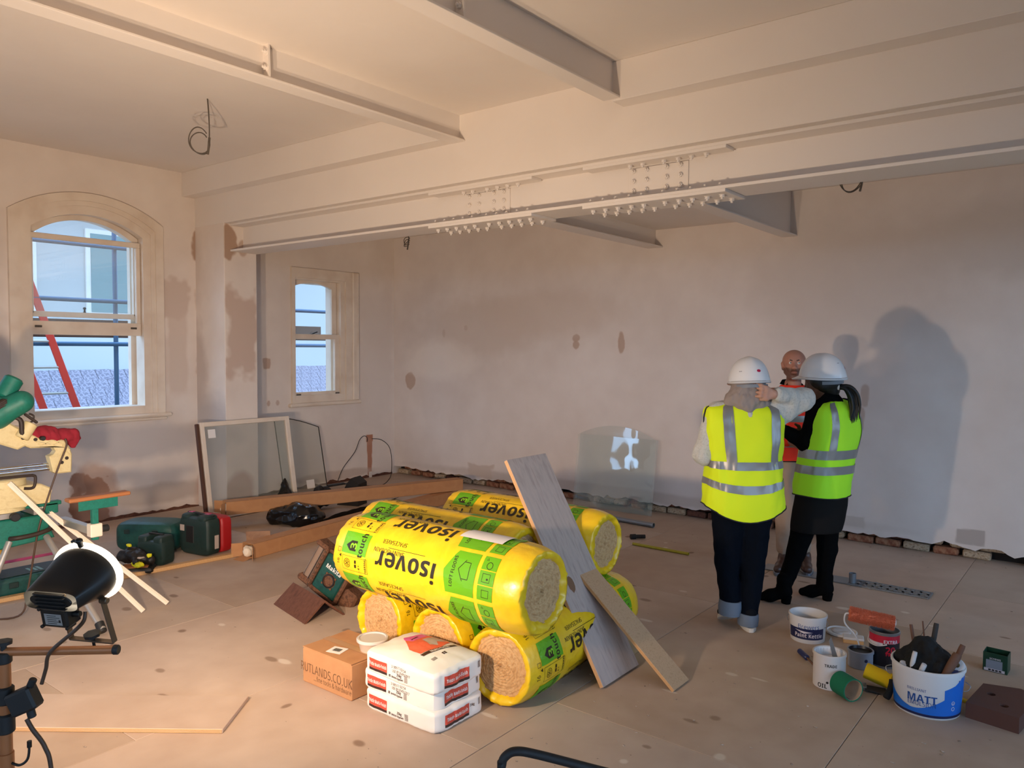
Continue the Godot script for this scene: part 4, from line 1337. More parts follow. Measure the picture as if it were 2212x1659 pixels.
# ---------------------------------------------------------------- people
# one continuous skin round tapered bones, joined with a smooth minimum and meshed as surface nets
func skin(g: Geo, bones: Array, cell: float, k: float, tint = null, lump := 0.0) -> void:
	var lo := Vector3.INF
	var hi := -Vector3.INF
	for b in bones:
		var r := maxf(b[2], b[3]) + k
		lo = lo.min(b[0] - Vector3.ONE * r).min(b[1] - Vector3.ONE * r)
		hi = hi.max(b[0] + Vector3.ONE * r).max(b[1] + Vector3.ONE * r)
	lo -= Vector3.ONE * cell * 2
	var nx := int((hi.x - lo.x) / cell) + 4
	var ny := int((hi.y - lo.y) / cell) + 4
	var nzz := int((hi.z - lo.z) / cell) + 4
	var sy := nx
	var sz := nx * ny
	var f := PackedFloat32Array()
	f.resize(nx * ny * nzz)
	f.fill(0.2)
	for b in bones:
		var a: Vector3 = b[0]
		var e: Vector3 = b[1]
		var ra: float = b[2]
		var rb: float = b[3]
		var cut: bool = b.size() > 4 and b[4]
		var d := e - a
		var dd := maxf(d.length_squared(), 1e-9)
		var m := Vector3.ONE * (maxf(ra, rb) + k + cell * 2)
		var p0 := ((a.min(e) - m - lo) / cell).floor().max(Vector3.ZERO)
		var p1 := ((a.max(e) + m - lo) / cell).ceil().min(Vector3(nx - 1, ny - 1, nzz - 1))
		for z in range(int(p0.z), int(p1.z) + 1):
			for y in range(int(p0.y), int(p1.y) + 1):
				var row := z * sz + y * sy
				for x in range(int(p0.x), int(p1.x) + 1):
					var p := lo + Vector3(x, y, z) * cell - a
					var t := clampf(p.dot(d) / dd, 0.0, 1.0)
					var v := (p - d * t).length() - (ra + (rb - ra) * t)
					var o := f[row + x]
					if cut:
						if -v > o - k:
							var h := maxf(k - absf(o + v), 0.0) / k
							f[row + x] = maxf(o, -v) + h * h * k * 0.25
					elif v < o + k:
						var h := maxf(k - absf(o - v), 0.0) / k
						f[row + x] = minf(o, v) - h * h * k * 0.25
	if lump > 0.0:
		for z in nzz:
			for y in ny:
				for x in nx:
					var q := z * sz + y * sy + x
					if absf(f[q]) < cell * 3:
						var p := lo + Vector3(x, y, z) * cell
						f[q] += nz.get_noise_3d(p.x * 14.0, p.y * 9.0, p.z * 14.0) * lump
	var ids := PackedInt32Array()
	ids.resize(nx * ny * nzz)
	ids.fill(-1)
	var vs := PackedVector3Array()
	var ns := PackedVector3Array()
	var off := [0, 1, sy, sy + 1, sz, sz + 1, sz + sy, sz + sy + 1]
	var edges := [[0, 1], [2, 3], [4, 5], [6, 7], [0, 2], [1, 3], [4, 6], [5, 7], [0, 4], [1, 5], [2, 6], [3, 7]]
	for z in nzz - 1:
		for y in ny - 1:
			for x in nx - 1:
				var q := z * sz + y * sy + x
				var s0 := f[q] < 0.0
				if s0 == (f[q + 1] < 0.0) and s0 == (f[q + sy] < 0.0) and s0 == (f[q + sy + 1] < 0.0) and s0 == (f[q + sz] < 0.0) and s0 == (f[q + sz + 1] < 0.0) and s0 == (f[q + sz + sy] < 0.0) and s0 == (f[q + sz + sy + 1] < 0.0): continue
				var sum := Vector3.ZERO
				var cnt := 0
				for e in edges:
					var v0 := f[q + off[e[0]]]
					var v1 := f[q + off[e[1]]]
					if (v0 < 0.0) != (v1 < 0.0):
						var t := v0 / (v0 - v1)
						var c0: int = e[0]
						var c1: int = e[1]
						sum += Vector3(c0 & 1, (c0 >> 1) & 1, c0 >> 2).lerp(Vector3(c1 & 1, (c1 >> 1) & 1, c1 >> 2), t)
						cnt += 1
				ids[q] = vs.size()
				vs.append(lo + (Vector3(x, y, z) + sum / cnt) * cell)
				var gx := f[q + 1] - f[q] + f[q + sy + 1] - f[q + sy] + f[q + sz + 1] - f[q + sz] + f[q + sz + sy + 1] - f[q + sz + sy]
				var gy := f[q + sy] - f[q] + f[q + sy + 1] - f[q + 1] + f[q + sz + sy] - f[q + sz] + f[q + sz + sy + 1] - f[q + sz + 1]
				var gz := f[q + sz] - f[q] + f[q + sz + 1] - f[q + 1] + f[q + sz + sy] - f[q + sy] + f[q + sz + sy + 1] - f[q + sy + 1]
				ns.append(Vector3(gx, gy, gz).normalized())
	var cs := PackedColorArray()
	for k2 in vs.size(): cs.append(tint.call(vs[k2]) if tint != null else Color.WHITE)
	for z in range(1, nzz - 1):
		for y in range(1, ny - 1):
			for x in range(1, nx - 1):
				var q := z * sz + y * sy + x
				var s0 := f[q] < 0.0
				for ax in 3:
					var st: int = [1, sy, sz][ax]
					if s0 == (f[q + st] < 0.0): continue
					var u: int = [sy, sz, 1][ax]
					var w: int = [sz, 1, sy][ax]
					var a := ids[q - u - w]
					var b := ids[q - w]
					var d := ids[q]
					var e := ids[q - u]
					if a < 0 or b < 0 or d < 0 or e < 0: continue
					var o := [a, b, d, a, d, e] if s0 else [a, d, b, a, e, d]
					for j in o:
						g.col = cs[j]
						g.put(vs[j], ns[j], Vector2.ZERO)
	g.col = Color.WHITE

# soft tube of cloth through a list of [centre, half width x, half depth z] rings, with creases
func garment(g: Geo, rings: Array, turn: float, crease: float, nu := 44, nv := 40, n := 2.6, sd := 0.0) -> Callable:
	var f := func(u: float, v: float, lift := 0.0) -> Vector3:
		var s := v * (rings.size() - 1)
		var k := mini(int(s), rings.size() - 2)
		var t := s - k
		var p0: Array = rings[maxi(k - 1, 0)]
		var p1: Array = rings[k]
		var p2: Array = rings[k + 1]
		var p3: Array = rings[mini(k + 2, rings.size() - 1)]
		var ip := func(a, b, c, d): return b + (c - a) * 0.5 * t + (a * 1.0 - b * 2.5 + c * 2.0 - d * 0.5) * t * t + (b * 1.5 - a * 0.5 + d * 0.5 - c * 1.5) * t * t * t
		var o: Vector3 = ip.call(p0[0], p1[0], p2[0], p3[0])
		var rx: float = ip.call(p0[1], p1[1], p2[1], p3[1])
		var rz: float = ip.call(p0[2], p1[2], p2[2], p3[2])
		var a := u * TAU
		var cx := signf(cos(a)) * pow(absf(cos(a)), 2.0 / n)
		var cz := signf(sin(a)) * pow(absf(sin(a)), 2.0 / n)
		var w := nz.get_noise_3d(cos(a) * 2.0 + sd, o.y * 5.0, sin(a) * 2.0) + 0.5 * nz.get_noise_3d(cos(a) * 5.0 + sd, o.y * 3.0, sin(a) * 5.0)
		var q := Vector3(cx * (rx + w * crease + lift), 0, cz * (rz + w * crease + lift))
		var drop: float = p1[3] if p1.size() > 3 else 0.0
		var drop2: float = p2[3] if p2.size() > 3 else 0.0
		q.y = -lerpf(drop, drop2, t) * absf(cx) * absf(cx)
		return o + q.rotated(Vector3.UP, turn)
	if nv > 0: g.grid(nu, nv, func(u, v): return f.call(-u, v), true)
	return f

func strip(g: Geo, f: Callable, u0: float, u1: float, v0: float, v1: float, nu: int, nv: int, lift := 0.003, slant := 0.0) -> void:
	g.grid(nu, nv, func(u, v): return f.call(lerpf(maxf(u0, u1), minf(u0, u1), u) + slant * v, lerpf(v0, v1, v), lift))

func helmet(parent: Node3D, o: Vector3, turn: float, tilt: Basis, k: float) -> void:
	var b := tilt * Basis(Vector3.UP, turn)
	var g := Geo.new()
	# shell; front is -z
	g.grid(48, 20, func(u, v):
		var a: float = -u * TAU
		var t: float = v * PI * 0.5
		var c := cos(a)
		var s := sin(a)
		var rad := pow(cos(t), 0.82)
		var flare := 1.0 + 0.05 * pow(1.0 - v, 6.0)
		var ridge := 0.005 * exp(-pow(c * rad * 6.0, 2.0)) * sin(t)
		var p := Vector3(c * 0.112 * rad * flare, sin(t) * (0.135 + ridge) , s * 0.138 * rad * flare)
		p.y -= (1.0 - v) * 0.012 * (0.5 + 0.5 * s) * (1.0 - v)
		return o + b * (p * k), true)
	var sh := part(parent, "helmet", g, M["helmet_white"], "white safety helmet")
	g = Geo.new()
	# peak at the front and rim all round
	g.grid(48, 3, func(u, v):
		var a: float = -u * TAU
		var s := sin(a)
		var front := pow(maxf(0.0, -s), 3.0)
		var ext = 1.045 + v * (0.05 + 0.30 * front)
		var p := Vector3(cos(a) * 0.112 * ext, -0.002 - v * (0.008 + 0.012 * front) - 0.012 * (0.5 + 0.5 * s), s * 0.138 * ext)
		return o + b * (p * k), true, true)
	g.grid(48, 3, func(u, v):
		var a: float = -u * TAU
		var s := sin(a)
		var front := pow(maxf(0.0, -s), 3.0)
		var ext = 1.02 + v * (0.06 + 0.30 * front)
		var p := Vector3(cos(a) * 0.112 * ext, -0.006 - v * (0.008 + 0.012 * front) - 0.012 * (0.5 + 0.5 * s), s * 0.138 * ext)
		return o + b * (p * k), true)
	part(sh, "brim", g, M["helmet_white"])
	g = Geo.new()
	g.grid(20, 4, func(u, v):
		var a := lerpf(0.15, PI - 0.15, u)
		return o + b * (Vector3(cos(a) * 0.101, -0.03 - v * 0.02, 0.012 + sin(a) * 0.112) * k), false, false)
	part(sh, "headband", g, M["strap_grey"])
	var mk := Geo.new()
	var oval := func(p: Vector2) -> Vector3:
		var a := PI * 0.5 + 0.62 + p.x * 8.0
		var t := 0.34 + p.y * 8.0
		return o + b * (Vector3(cos(a) * 0.112 * cos(t) * 1.012, sin(t) * 0.135 + 0.001, sin(a) * 0.138 * cos(t) * 1.012) * k)
	flat_poly(mk, ring2(16, 0.014, 0.008), func(p): return oval.call(Vector2(-p.x - 0.10, p.y)), 0.01)
	part(sh, "badge", mk, M["badge_red"])
	mk = Geo.new()
	for j in 3: flat_rect(mk, -0.010 + j * 0.007, -0.005 + j * 0.007, -0.002, 0.002, func(p): return oval.call(Vector2(-p.x + (0.02 if turn < 0.5 else -0.03), p.y + (0.0 if turn < 0.5 else 0.035))), 0.01)
	part(sh, "small_print", mk, M["print_grey"])

func finger(bones: Array, pts: Array, r: float) -> void:
	for k in pts.size() - 1: bones.append([pts[k], pts[k + 1], r * (1.0 - 0.1 * k), r * (1.0 - 0.1 * (k + 1))])

func shoe(parent: Node3D, n: String, heel: Vector3, toe: Vector3, up: Vector3, m: Material, sole: Material, w: float, label := "") -> void:
	var z := (heel - toe).normalized()
	var x := up.cross(z).normalized()
	var y := z.cross(x)
	var l := heel.distance_to(toe)
	var xf := Transform3D(Basis(x, y, z), toe)
	var out := PackedVector2Array()
	for k in 28:
		var a := TAU * k / 28
		var s := 0.5 - 0.5 * cos(a)
		var hw := w * (0.62 + 0.38 * sin(PI * pow(1.0 - s, 0.8))) * pow(sin(a) * sin(a), 0.28)
		out.append(Vector2(hw * (1.0 if sin(a) > 0 else -1.0), -s * l))
	var g := Geo.new()
	g.prism(out, 0.026, xf * Transform3D(Basis(Vector3.RIGHT, -PI / 2), Vector3.ZERO), 0.004)
	var s1 := part(parent, n, g, sole, label)
	g = Geo.new()
	var bones := [[xf * Vector3(0, 0.045, l * 0.16), xf * Vector3(0, 0.05, l * 0.45), w * 0.62, w * 0.72], [xf * Vector3(0, 0.05, l * 0.45), xf * Vector3(0, 0.075, l * 0.78), w * 0.72, w * 0.76], [xf * Vector3(0, 0.04, l * 0.82), xf * Vector3(0, 0.11, l * 0.80), w * 0.74, w * 0.80]]
	skin(g, bones, 0.009, 0.02)
	part(s1, "upper", g, m)

func head_bones(o: Vector3, b: Basis, s := 1.0) -> Array:   # face looks along -z of b
	var q := [[[0, 0.045, 0.02], [0, 0.04, -0.02], 0.090, 0.083], [[0, -0.015, -0.035], [0, -0.07, -0.048], 0.064, 0.046], [[-0.05, -0.045, -0.005], [-0.018, -0.098, -0.058], 0.030, 0.024], [[0.05, -0.045, -0.005], [0.018, -0.098, -0.058], 0.030, 0.024],
		[[0, -0.100, -0.064], [0, -0.102, -0.060], 0.024, 0.024], [[-0.034, 0.034, -0.082], [0.034, 0.034, -0.082], 0.017, 0.017], [[-0.042, -0.018, -0.068], [-0.036, -0.03, -0.066], 0.026, 0.022], [[0.042, -0.018, -0.068], [0.036, -0.03, -0.066], 0.026, 0.022],
		[[-0.033, 0.012, -0.112], [-0.031, 0.012, -0.112], 0.016, 0.016, true], [[0.033, 0.012, -0.112], [0.031, 0.012, -0.112], 0.016, 0.016, true],
		[[0, 0.012, -0.096], [0, -0.026, -0.114], 0.009, 0.0135], [[-0.013, -0.030, -0.104], [0.013, -0.030, -0.104], 0.010, 0.010], [[-0.017, -0.060, -0.098], [0.017, -0.060, -0.098], 0.008, 0.008], [[-0.014, -0.071, -0.097], [0.014, -0.071, -0.097], 0.009, 0.009],
		[[-0.088, 0.022, 0.014], [-0.084, -0.024, 0.006], 0.014, 0.010], [[0.088, 0.022, 0.014], [0.084, -0.024, 0.006], 0.014, 0.010], [[0, -0.07, 0.015], [0, -0.19, 0.035], 0.056, 0.060]]
	var out := []
	for e in q:
		var r := [o + b * (Vector3(e[0][0], e[0][1], e[0][2]) * s), o + b * (Vector3(e[1][0], e[1][1], e[1][2]) * s), e[2] * s, e[3] * s]
		if e.size() > 4: r.append(true)
		out.append(r)
	return out

func vat(rings: Array, y: float) -> float:
	for k in rings.size() - 1:
		if y <= rings[k + 1][0].y: return (k + (y - rings[k][0].y) / (rings[k + 1][0].y - rings[k][0].y)) / (rings.size() - 1)
	return 1.0

func hand_bones(w: Vector3, dirn: Vector3, palm: Vector3, side: float, curl: float, r := 0.0085) -> Array:
	# wrist, direction of the fingers, direction the palm faces, thumb side (+1 / -1)
	var y := dirn.normalized()
	var z := (palm - y * palm.dot(y)).normalized()
	var x := y.cross(z) * side
	var out := [[w, w + y * 0.03, 0.024, 0.024]]
	for k in 4:
		var sx := 0.028 - k * 0.019
		out.append([w + y * 0.02 + x * sx * 0.7, w + y * 0.085 + x * sx, 0.014, 0.012])
		var p = w + y * (0.085 + [0.0, 0.006, 0.002, -0.008][k]) + x * sx
		var l: float = [0.036, 0.041, 0.037, 0.028][k]
		var an := 0.25
		for j in 3:
			var an2 := an + curl
			var d := y * cos(an) + z * sin(an)
			var e = p + d * l
			out.append([p, e, r * (1.05 - 0.1 * j), r * (0.95 - 0.1 * j)])
			p = e
			l *= 0.72
			an = an2
	var t0 := w + y * 0.022 + x * 0.024
	var t1 := t0 + (y * 0.55 + x * 0.6 + z * 0.35).normalized() * 0.042
	var t2 := t1 + (y * 0.9 + x * 0.1 + z * 0.5).normalized() * 0.034
	out.append([t0, t1, 0.014, 0.0105]); out.append([t1, t2, 0.0105, 0.0085])
	return out

func vest(t: Node3D, rings: Array, turn: float, crease: float, sd: float, m: Material, band: Material, cols: Array, rows: Array, back: Array, name_ := "hi_vis_vest") -> void:
	var g := Geo.new()
	var f := garment(g, rings, turn, crease, 60, 44, 2.6, sd)
	var v := part(t, name_, g, m)
	for c in cols:   # u0, u1, y0, y1, slant
		g = Geo.new()
		strip(g, f, c[0], c[1], vat(rings, c[2]), vat(rings, c[3]), 5, 20, 0.003, c[4])
		part(v, "reflective_band", g, band)
	for r in rows:   # y0, y1
		g = Geo.new()
		strip(g, f, back[0], back[1], vat(rings, r[0]), vat(rings, r[1]), 50, 3, 0.0035)
		part(v, "reflective_band", g, band)
	for c in cols:
		pass
	# dark binding along the hem
	g = Geo.new()
	var pts := []
	for k in 60: pts.append(f.call(-float(k) / 60.0, 0.0, 0.001))
	g.tube(pts, 0.004, 6, false, true)
	part(v, "binding", g, M["binding"])

func build_people() -> void:
	var hm := mat("helmet_white", hexc("dedede"), 0.22)
	hm.clearcoat_enabled = true
	hm.clearcoat = 0.4
	mat("badge_red", hexc("b01040"), 0.4)
	mat("print_grey", hexc("5a5a5e"), 0.5)
	mat("strap_grey", hexc("7d7f84"), 0.5)
	mat("vest_yellow", Color(0.88, 0.95, 0.02), 0.75)
	mat("vest_green", Color(0.70, 0.97, 0.12), 0.75)
	mat("vest_orange", Color(1.0, 0.20, 0.06), 0.75)
	mat("band_grey", hexc("8b8884"), 0.35, 0.35)
	mat("binding", hexc("15171c"), 0.8)
	var mar := mottled("marl_grey", [hexc("9c988f"), hexc("b9b5ab"), hexc("c7c3b8"), hexc("a8a49a")], 0.06, 4.0, 0.95, 0.0, 70)
	mar.rim_enabled = true
	mar.rim = 0.3
	mat("hood_taupe", hexc("94857c"), 0.95)
	mat("denim", hexc("0d1119"), 0.9)
	mat("denim_cuff", hexc("6b7684"), 0.9)
	mat("canvas_black", hexc("17181c"), 0.85)
	mat("sole_white", hexc("d5cfc5"), 0.6)
	mat("knit_black", hexc("0b0b0c"), 0.95)
	mat("skirt", hexc("1f1d1c"), 0.9)
	mat("suede_black", hexc("0a0a0b"), 0.85)
	mat("hair_black", hexc("0b0908"), 0.5)
	mat("chino", hexc("a98f7a"), 0.9)
	mat("leather_brown", hexc("4a3026"), 0.4)
	mat("metal_toe", hexc("707680"), 0.3, 0.4)
	mat("eye_white", hexc("d8d0c8"), 0.25)
	mat("eye_dark", hexc("20140e"), 0.15)
	for kk in ["denim", "canvas_black", "knit_black", "skirt", "suede_black"]: M[kk].metallic_specular = 0.15
	var sk := mat("skin", Color.WHITE, 0.55)
	sk.vertex_color_use_as_albedo = true
	sk.subsurf_scatter_enabled = true
	sk.subsurf_scatter_strength = 0.06
	var tan1 := hexc("b98a72").srgb_to_linear()
	var tan2 := hexc("5a3a2a").srgb_to_linear()
	# ---- person in jeans, seen from behind, hand up to the back of the helmet
	var t := thing("person", "person in jeans and yellow vest seen from behind, adjusting a white safety helmet", "person", "", Vector3(-1.828, 0, -4.566), 0.66687)
	var hd := Vector3(0.05, 1.468, 0.0)
	var hb := Basis(Vector3.UP, -0.12)
	var b := head_bones(hd, hb, 0.92)
	b.append_array([[Vector3(0.03, 1.30, 0), Vector3(0.03, 1.0, 0), 0.10, 0.11], [Vector3(-0.14, 1.32, 0), Vector3(0.19, 1.33, 0), 0.055, 0.055], [Vector3(0.03, 1.0, 0), Vector3(0.03, 0.84, 0), 0.11, 0.12],
		[Vector3(-0.16, 1.31, 0), Vector3(-0.232, 1.05, 0.02), 0.042, 0.036], [Vector3(-0.232, 1.05, 0.02), Vector3(-0.13, 0.99, -0.20), 0.034, 0.026],
		[Vector3(0.20, 1.32, 0), Vector3(0.405, 1.402, -0.04), 0.045, 0.037], [Vector3(0.405, 1.402, -0.04), Vector3(0.185, 1.432, 0.095), 0.036, 0.027],
		[Vector3(-0.06, 0.82, 0), Vector3(-0.063, 0.40, 0.0), 0.08, 0.05], [Vector3(-0.063, 0.40, 0.0), Vector3(-0.045, 0.14, 0.03), 0.05, 0.035], [Vector3(0.11, 0.82, 0), Vector3(0.095, 0.38, 0.0), 0.08, 0.05], [Vector3(0.095, 0.38, 0.0), Vector3(0.06, 0.08, 0.05), 0.05, 0.035]])
	b.append_array(hand_bones(Vector3(-0.12, 0.985, -0.215), Vector3(0.75, 0.1, -0.6), Vector3(0.5, 0, 0.8), 1.0, 0.5))
	var g := Geo.new()
	skin(g, b, 0.013, 0.03, func(_p): return tan1)
	# the raised hand on a finer grid: palm on the head, fingers hooked under the rim, thumb below
	b = [[Vector3(0.205, 1.430, 0.085), Vector3(0.165, 1.436, 0.108), 0.026, 0.027]]
	for k in 4:
		var y := 1.470 - k * 0.019
		var base := Vector3(0.118 - 0.004 * absf(k - 1), y + 0.006, 0.127)
		b.append([Vector3(0.165, 1.445 - k * 0.006, 0.110), base, 0.017, 0.0125])
		var mid := base + Vector3(-0.030, 0.014 - k * 0.003, 0.004)
		var tip := mid + Vector3(-0.022, 0.006 - 0.002 * k, -0.012)
		b.append([base, mid, 0.0105, 0.0095]); b.append([mid, tip, 0.0095, 0.008])
	b.append([Vector3(0.160, 1.425, 0.112), Vector3(0.118, 1.408, 0.128), 0.0145, 0.011]); b.append([Vector3(0.118, 1.408, 0.128), Vector3(0.084, 1.405, 0.124), 0.011, 0.0085])
	skin(g, b, 0.004, 0.010, func(_p): return tan1)
	part(t, "body", g, sk)
	g = Geo.new()
	skin(g, [[Vector3(0.03, 1.27, 0), Vector3(0.03, 0.95, 0), 0.125, 0.13], [Vector3(-0.13, 1.325, 0), Vector3(0.19, 1.335, 0), 0.065, 0.07], [Vector3(-0.155, 1.30, 0), Vector3(-0.225, 1.06, 0.02), 0.066, 0.058], [Vector3(-0.225, 1.06, 0.02), Vector3(-0.13, 0.995, -0.19), 0.056, 0.042],
		[Vector3(0.19, 1.30, 0.0), Vector3(0.395, 1.398, -0.03), 0.088, 0.066], [Vector3(0.395, 1.398, -0.03), Vector3(0.205, 1.432, 0.085), 0.064, 0.047]], 0.010, 0.03, null, 0.010)
	part(t, "jumper", g, mar)
	g = Geo.new()
	skin(g, [[hd + Vector3(-0.005, 0.02, 0.0), hd + Vector3(-0.005, 0.0, 0.005), 0.103, 0.103], [hd + Vector3(-0.01, -0.04, 0.012), hd + Vector3(-0.03, -0.085, 0.02), 0.088, 0.105], [Vector3(-0.05, 1.385, 0.03), Vector3(0.11, 1.375, 0.03), 0.058, 0.062], [Vector3(-0.03, 1.415, 0.05), Vector3(0.07, 1.405, 0.055), 0.05, 0.05]], 0.008, 0.035, null, 0.014)
	part(t, "hood", g, M["hood_taupe"])
	var rings := [[Vector3(0.022, 0.678, 0.015), 0.245, 0.165, -0.085], [Vector3(0.022, 0.78, 0.015), 0.243, 0.163, -0.06], [Vector3(0.022, 0.90, 0.012), 0.234, 0.155, -0.03], [Vector3(0.02, 1.02, 0.01), 0.226, 0.148, 0.0], [Vector3(0.018, 1.14, 0.01), 0.232, 0.143, 0.0], [Vector3(0.02, 1.25, 0.008), 0.240, 0.130, 0.0], [Vector3(0.022, 1.33, 0.008), 0.238, 0.105, 0.0], [Vector3(0.024, 1.368, 0.005), 0.215, 0.075, 0.012], [Vector3(0.026, 1.385, 0.0), 0.14, 0.05, 0.012], [Vector3(0.026, 1.388, 0.0), 0.05, 0.02, 0.0]]
	vest(t, rings, 0.0, 0.013, 3.0, M["vest_yellow"], M["band_grey"], [[0.335, 0.288, 1.02, 1.372, 0.014], [0.172, 0.116, 1.02, 1.372, 0.010]], [[0.985, 1.035], [0.845, 0.895]], [-0.02, 0.52])
	# armhole binding down both sides of the back panel
	for s in [0.484, 0.016]:
		g = Geo.new()
		var f := garment(Geo.new(), rings, 0.0, 0.013, 4, 0, 2.6, 3.0)
		var pts := []
		for k in 14: pts.append(f.call(s, lerpf(vat(rings, 1.02), vat(rings, 1.366), k / 13.0), 0.003))
		g.tube(pts, 0.0045, 6)
		part(t, "binding", g, M["binding"])
	g = Geo.new()
	skin(g, [[Vector3(-0.055, 0.84, 0), Vector3(-0.063, 0.40, 0.0), 0.118, 0.072], [Vector3(-0.063, 0.40, 0.0), Vector3(-0.050, 0.16, 0.03), 0.072, 0.060], [Vector3(0.11, 0.84, 0), Vector3(0.093, 0.38, 0.0), 0.118, 0.074], [Vector3(0.093, 0.38, 0.0), Vector3(0.058, 0.08, 0.05), 0.074, 0.054], [Vector3(0.03, 0.86, 0.0), Vector3(0.03, 0.80, 0.0), 0.14, 0.13]], 0.012, 0.02, null, 0.010)
	part(t, "jeans", g, M["denim"])
	for e in [[Vector3(-0.050, 0.13, 0.035), 0.066, 0.055], [Vector3(0.056, 0.065, 0.055), 0.060, 0.045]]:
		g = Geo.new()
		g.lathe([Vector2(e[1] - 0.012, -e[2] * 0.8), Vector2(e[1], -e[2] * 0.8), Vector2(e[1] + 0.004, 0), Vector2(e[1], e[2] * 0.8), Vector2(e[1] - 0.008, e[2] * 0.8)], 24, Transform3D(Basis(Vector3.BACK, -0.05), e[0]))
		part(t, "turned_up_cuff", g, M["denim_cuff"])
	shoe(t, "shoe", Vector3(-0.028, 0.095, 0.085), Vector3(-0.075, 0.002, -0.105), Vector3(0.1, 0.9, -0.5), M["canvas_black"], M["sole_white"], 0.046, "black canvas shoe with its white sole tipped up")
	shoe(t, "shoe", Vector3(0.056, 0.0, 0.125), Vector3(0.085, 0.0, -0.125), Vector3.UP, M["canvas_black"], M["sole_white"], 0.047, "black canvas shoe flat on the floor")
	helmet(t, Vector3(0.05, 1.515, 0.0), 0.0, Basis(Vector3.RIGHT, -0.10) * Basis(Vector3.BACK, 0.03), 1.03)
	# ---- woman with the pony tail
	t = thing("person", "woman with a black pony tail, green vest, dark skirt and black boots", "person", "", Vector3(-1.645, 0, -5.315), 0.66687)
	hd = Vector3(0.072, 1.475, 0.0)
	hb = Basis(Vector3.UP, 1.0) * Basis(Vector3.RIGHT, -0.15)
	b = head_bones(hd, hb, 0.93)
	b.append_array([[Vector3(0.14, 1.28, 0), Vector3(0.12, 1.0, 0), 0.095, 0.10], [Vector3(0.03, 1.305, 0.04), Vector3(0.26, 1.315, -0.06), 0.05, 0.05], [Vector3(0.12, 1.0, 0), Vector3(0.09, 0.80, 0), 0.10, 0.115],
		[Vector3(0.02, 1.29, 0.05), Vector3(-0.028, 1.065, 0.03), 0.04, 0.034], [Vector3(-0.028, 1.065, 0.03), Vector3(-0.135, 1.15, -0.08), 0.033, 0.025], [Vector3(0.27, 1.30, -0.07), Vector3(0.25, 1.06, -0.16), 0.04, 0.034], [Vector3(0.25, 1.06, -0.16), Vector3(0.06, 1.10, -0.24), 0.033, 0.025],
		[Vector3(0.03, 0.78, 0.02), Vector3(-0.07, 0.335, 0.0), 0.08, 0.05], [Vector3(-0.07, 0.335, 0.0), Vector3(-0.165, 0.11, 0.03), 0.05, 0.034], [Vector3(0.14, 0.78, -0.03), Vector3(0.165, 0.345, -0.06), 0.08, 0.05], [Vector3(0.165, 0.345, -0.06), Vector3(0.138, 0.11, -0.05), 0.05, 0.034]])
	g = Geo.new()
	skin(g, b, 0.012, 0.025, func(_p): return tan2)
	b = hand_bones(Vector3(-0.14, 1.155, -0.085), Vector3(-0.25, 0.35, -0.7), Vector3(0.8, 0.3, -0.3), -1.0, 0.55)
	b.append_array(hand_bones(Vector3(0.055, 1.10, -0.245), Vector3(-0.9, 0.2, -0.1), Vector3(0, 0.3, 0.8), 1.0, 0.5))
	skin(g, b, 0.005, 0.010, func(_p): return tan2)
	part(t, "body", g, sk)
	g = Geo.new()
	skin(g, [[hd + hb * Vector3(0, 0.045, 0.025), hd + hb * Vector3(0, 0.02, 0.035), 0.096, 0.094], [hd + hb * Vector3(0, -0.02, 0.05), hd + hb * Vector3(0, -0.05, 0.055), 0.07, 0.055], [hd + hb * Vector3(0.06, 0.02, -0.02), hd + hb * Vector3(0.065, -0.02, 0.02), 0.036, 0.032], [hd + hb * Vector3(-0.06, 0.02, -0.02), hd + hb * Vector3(-0.065, -0.02, 0.02), 0.036, 0.032]], 0.007, 0.025)
	var hair := part(t, "hair", g, M["hair_black"])
	g = Geo.new()
	for k in 34:
		var r1 := rng.randf_range(-1, 1)
		var r2 := rng.randf_range(-1, 1)
		var sp := Vector3(r1 * 0.020, r2 * 0.012, r1 * r2 * 0.02)
		g.tube(spline([Vector3(0.145, 1.455, 0.075) + sp * 0.3, Vector3(0.195, 1.455, 0.10) + sp * 0.8, Vector3(0.235, 1.40, 0.105) + sp * 1.3, Vector3(0.250, 1.33, 0.105) + sp * 1.5, Vector3(0.245 + r2 * 0.02, rng.randf_range(1.22, 1.28), 0.11) + sp * 0.9], 4), [0.009, 0.012, 0.013, 0.013, 0.013, 0.013, 0.013, 0.012, 0.011, 0.010, 0.009, 0.008, 0.007, 0.005, 0.004, 0.003, 0.001], 6)
	part(hair, "pony_tail", g, M["hair_black"])
	g = Geo.new()
	g.ball(Vector3(0.150, 1.455, 0.088), Vector3(0.012, 0.018, 0.012), 10)
	part(hair, "hair_tie", g, M["eye_white"])
	g = Geo.new()
	skin(g, [[Vector3(0.14, 1.26, 0), Vector3(0.11, 0.85, 0), 0.115, 0.12], [Vector3(0.035, 1.305, 0.04), Vector3(0.255, 1.315, -0.06), 0.062, 0.062], [Vector3(0.025, 1.28, 0.05), Vector3(-0.025, 1.07, 0.03), 0.068, 0.058], [Vector3(-0.025, 1.07, 0.03), Vector3(-0.13, 1.145, -0.075), 0.056, 0.042], [Vector3(0.265, 1.29, -0.07), Vector3(0.25, 1.06, -0.16), 0.064, 0.055], [Vector3(0.25, 1.06, -0.16), Vector3(0.07, 1.10, -0.235), 0.053, 0.04],
		[Vector3(0.115, 1.385, 0.02), Vector3(0.13, 1.34, 0.01), 0.068, 0.085]], 0.011, 0.03, null, 0.006)
	part(t, "jumper", g, M["knit_black"])
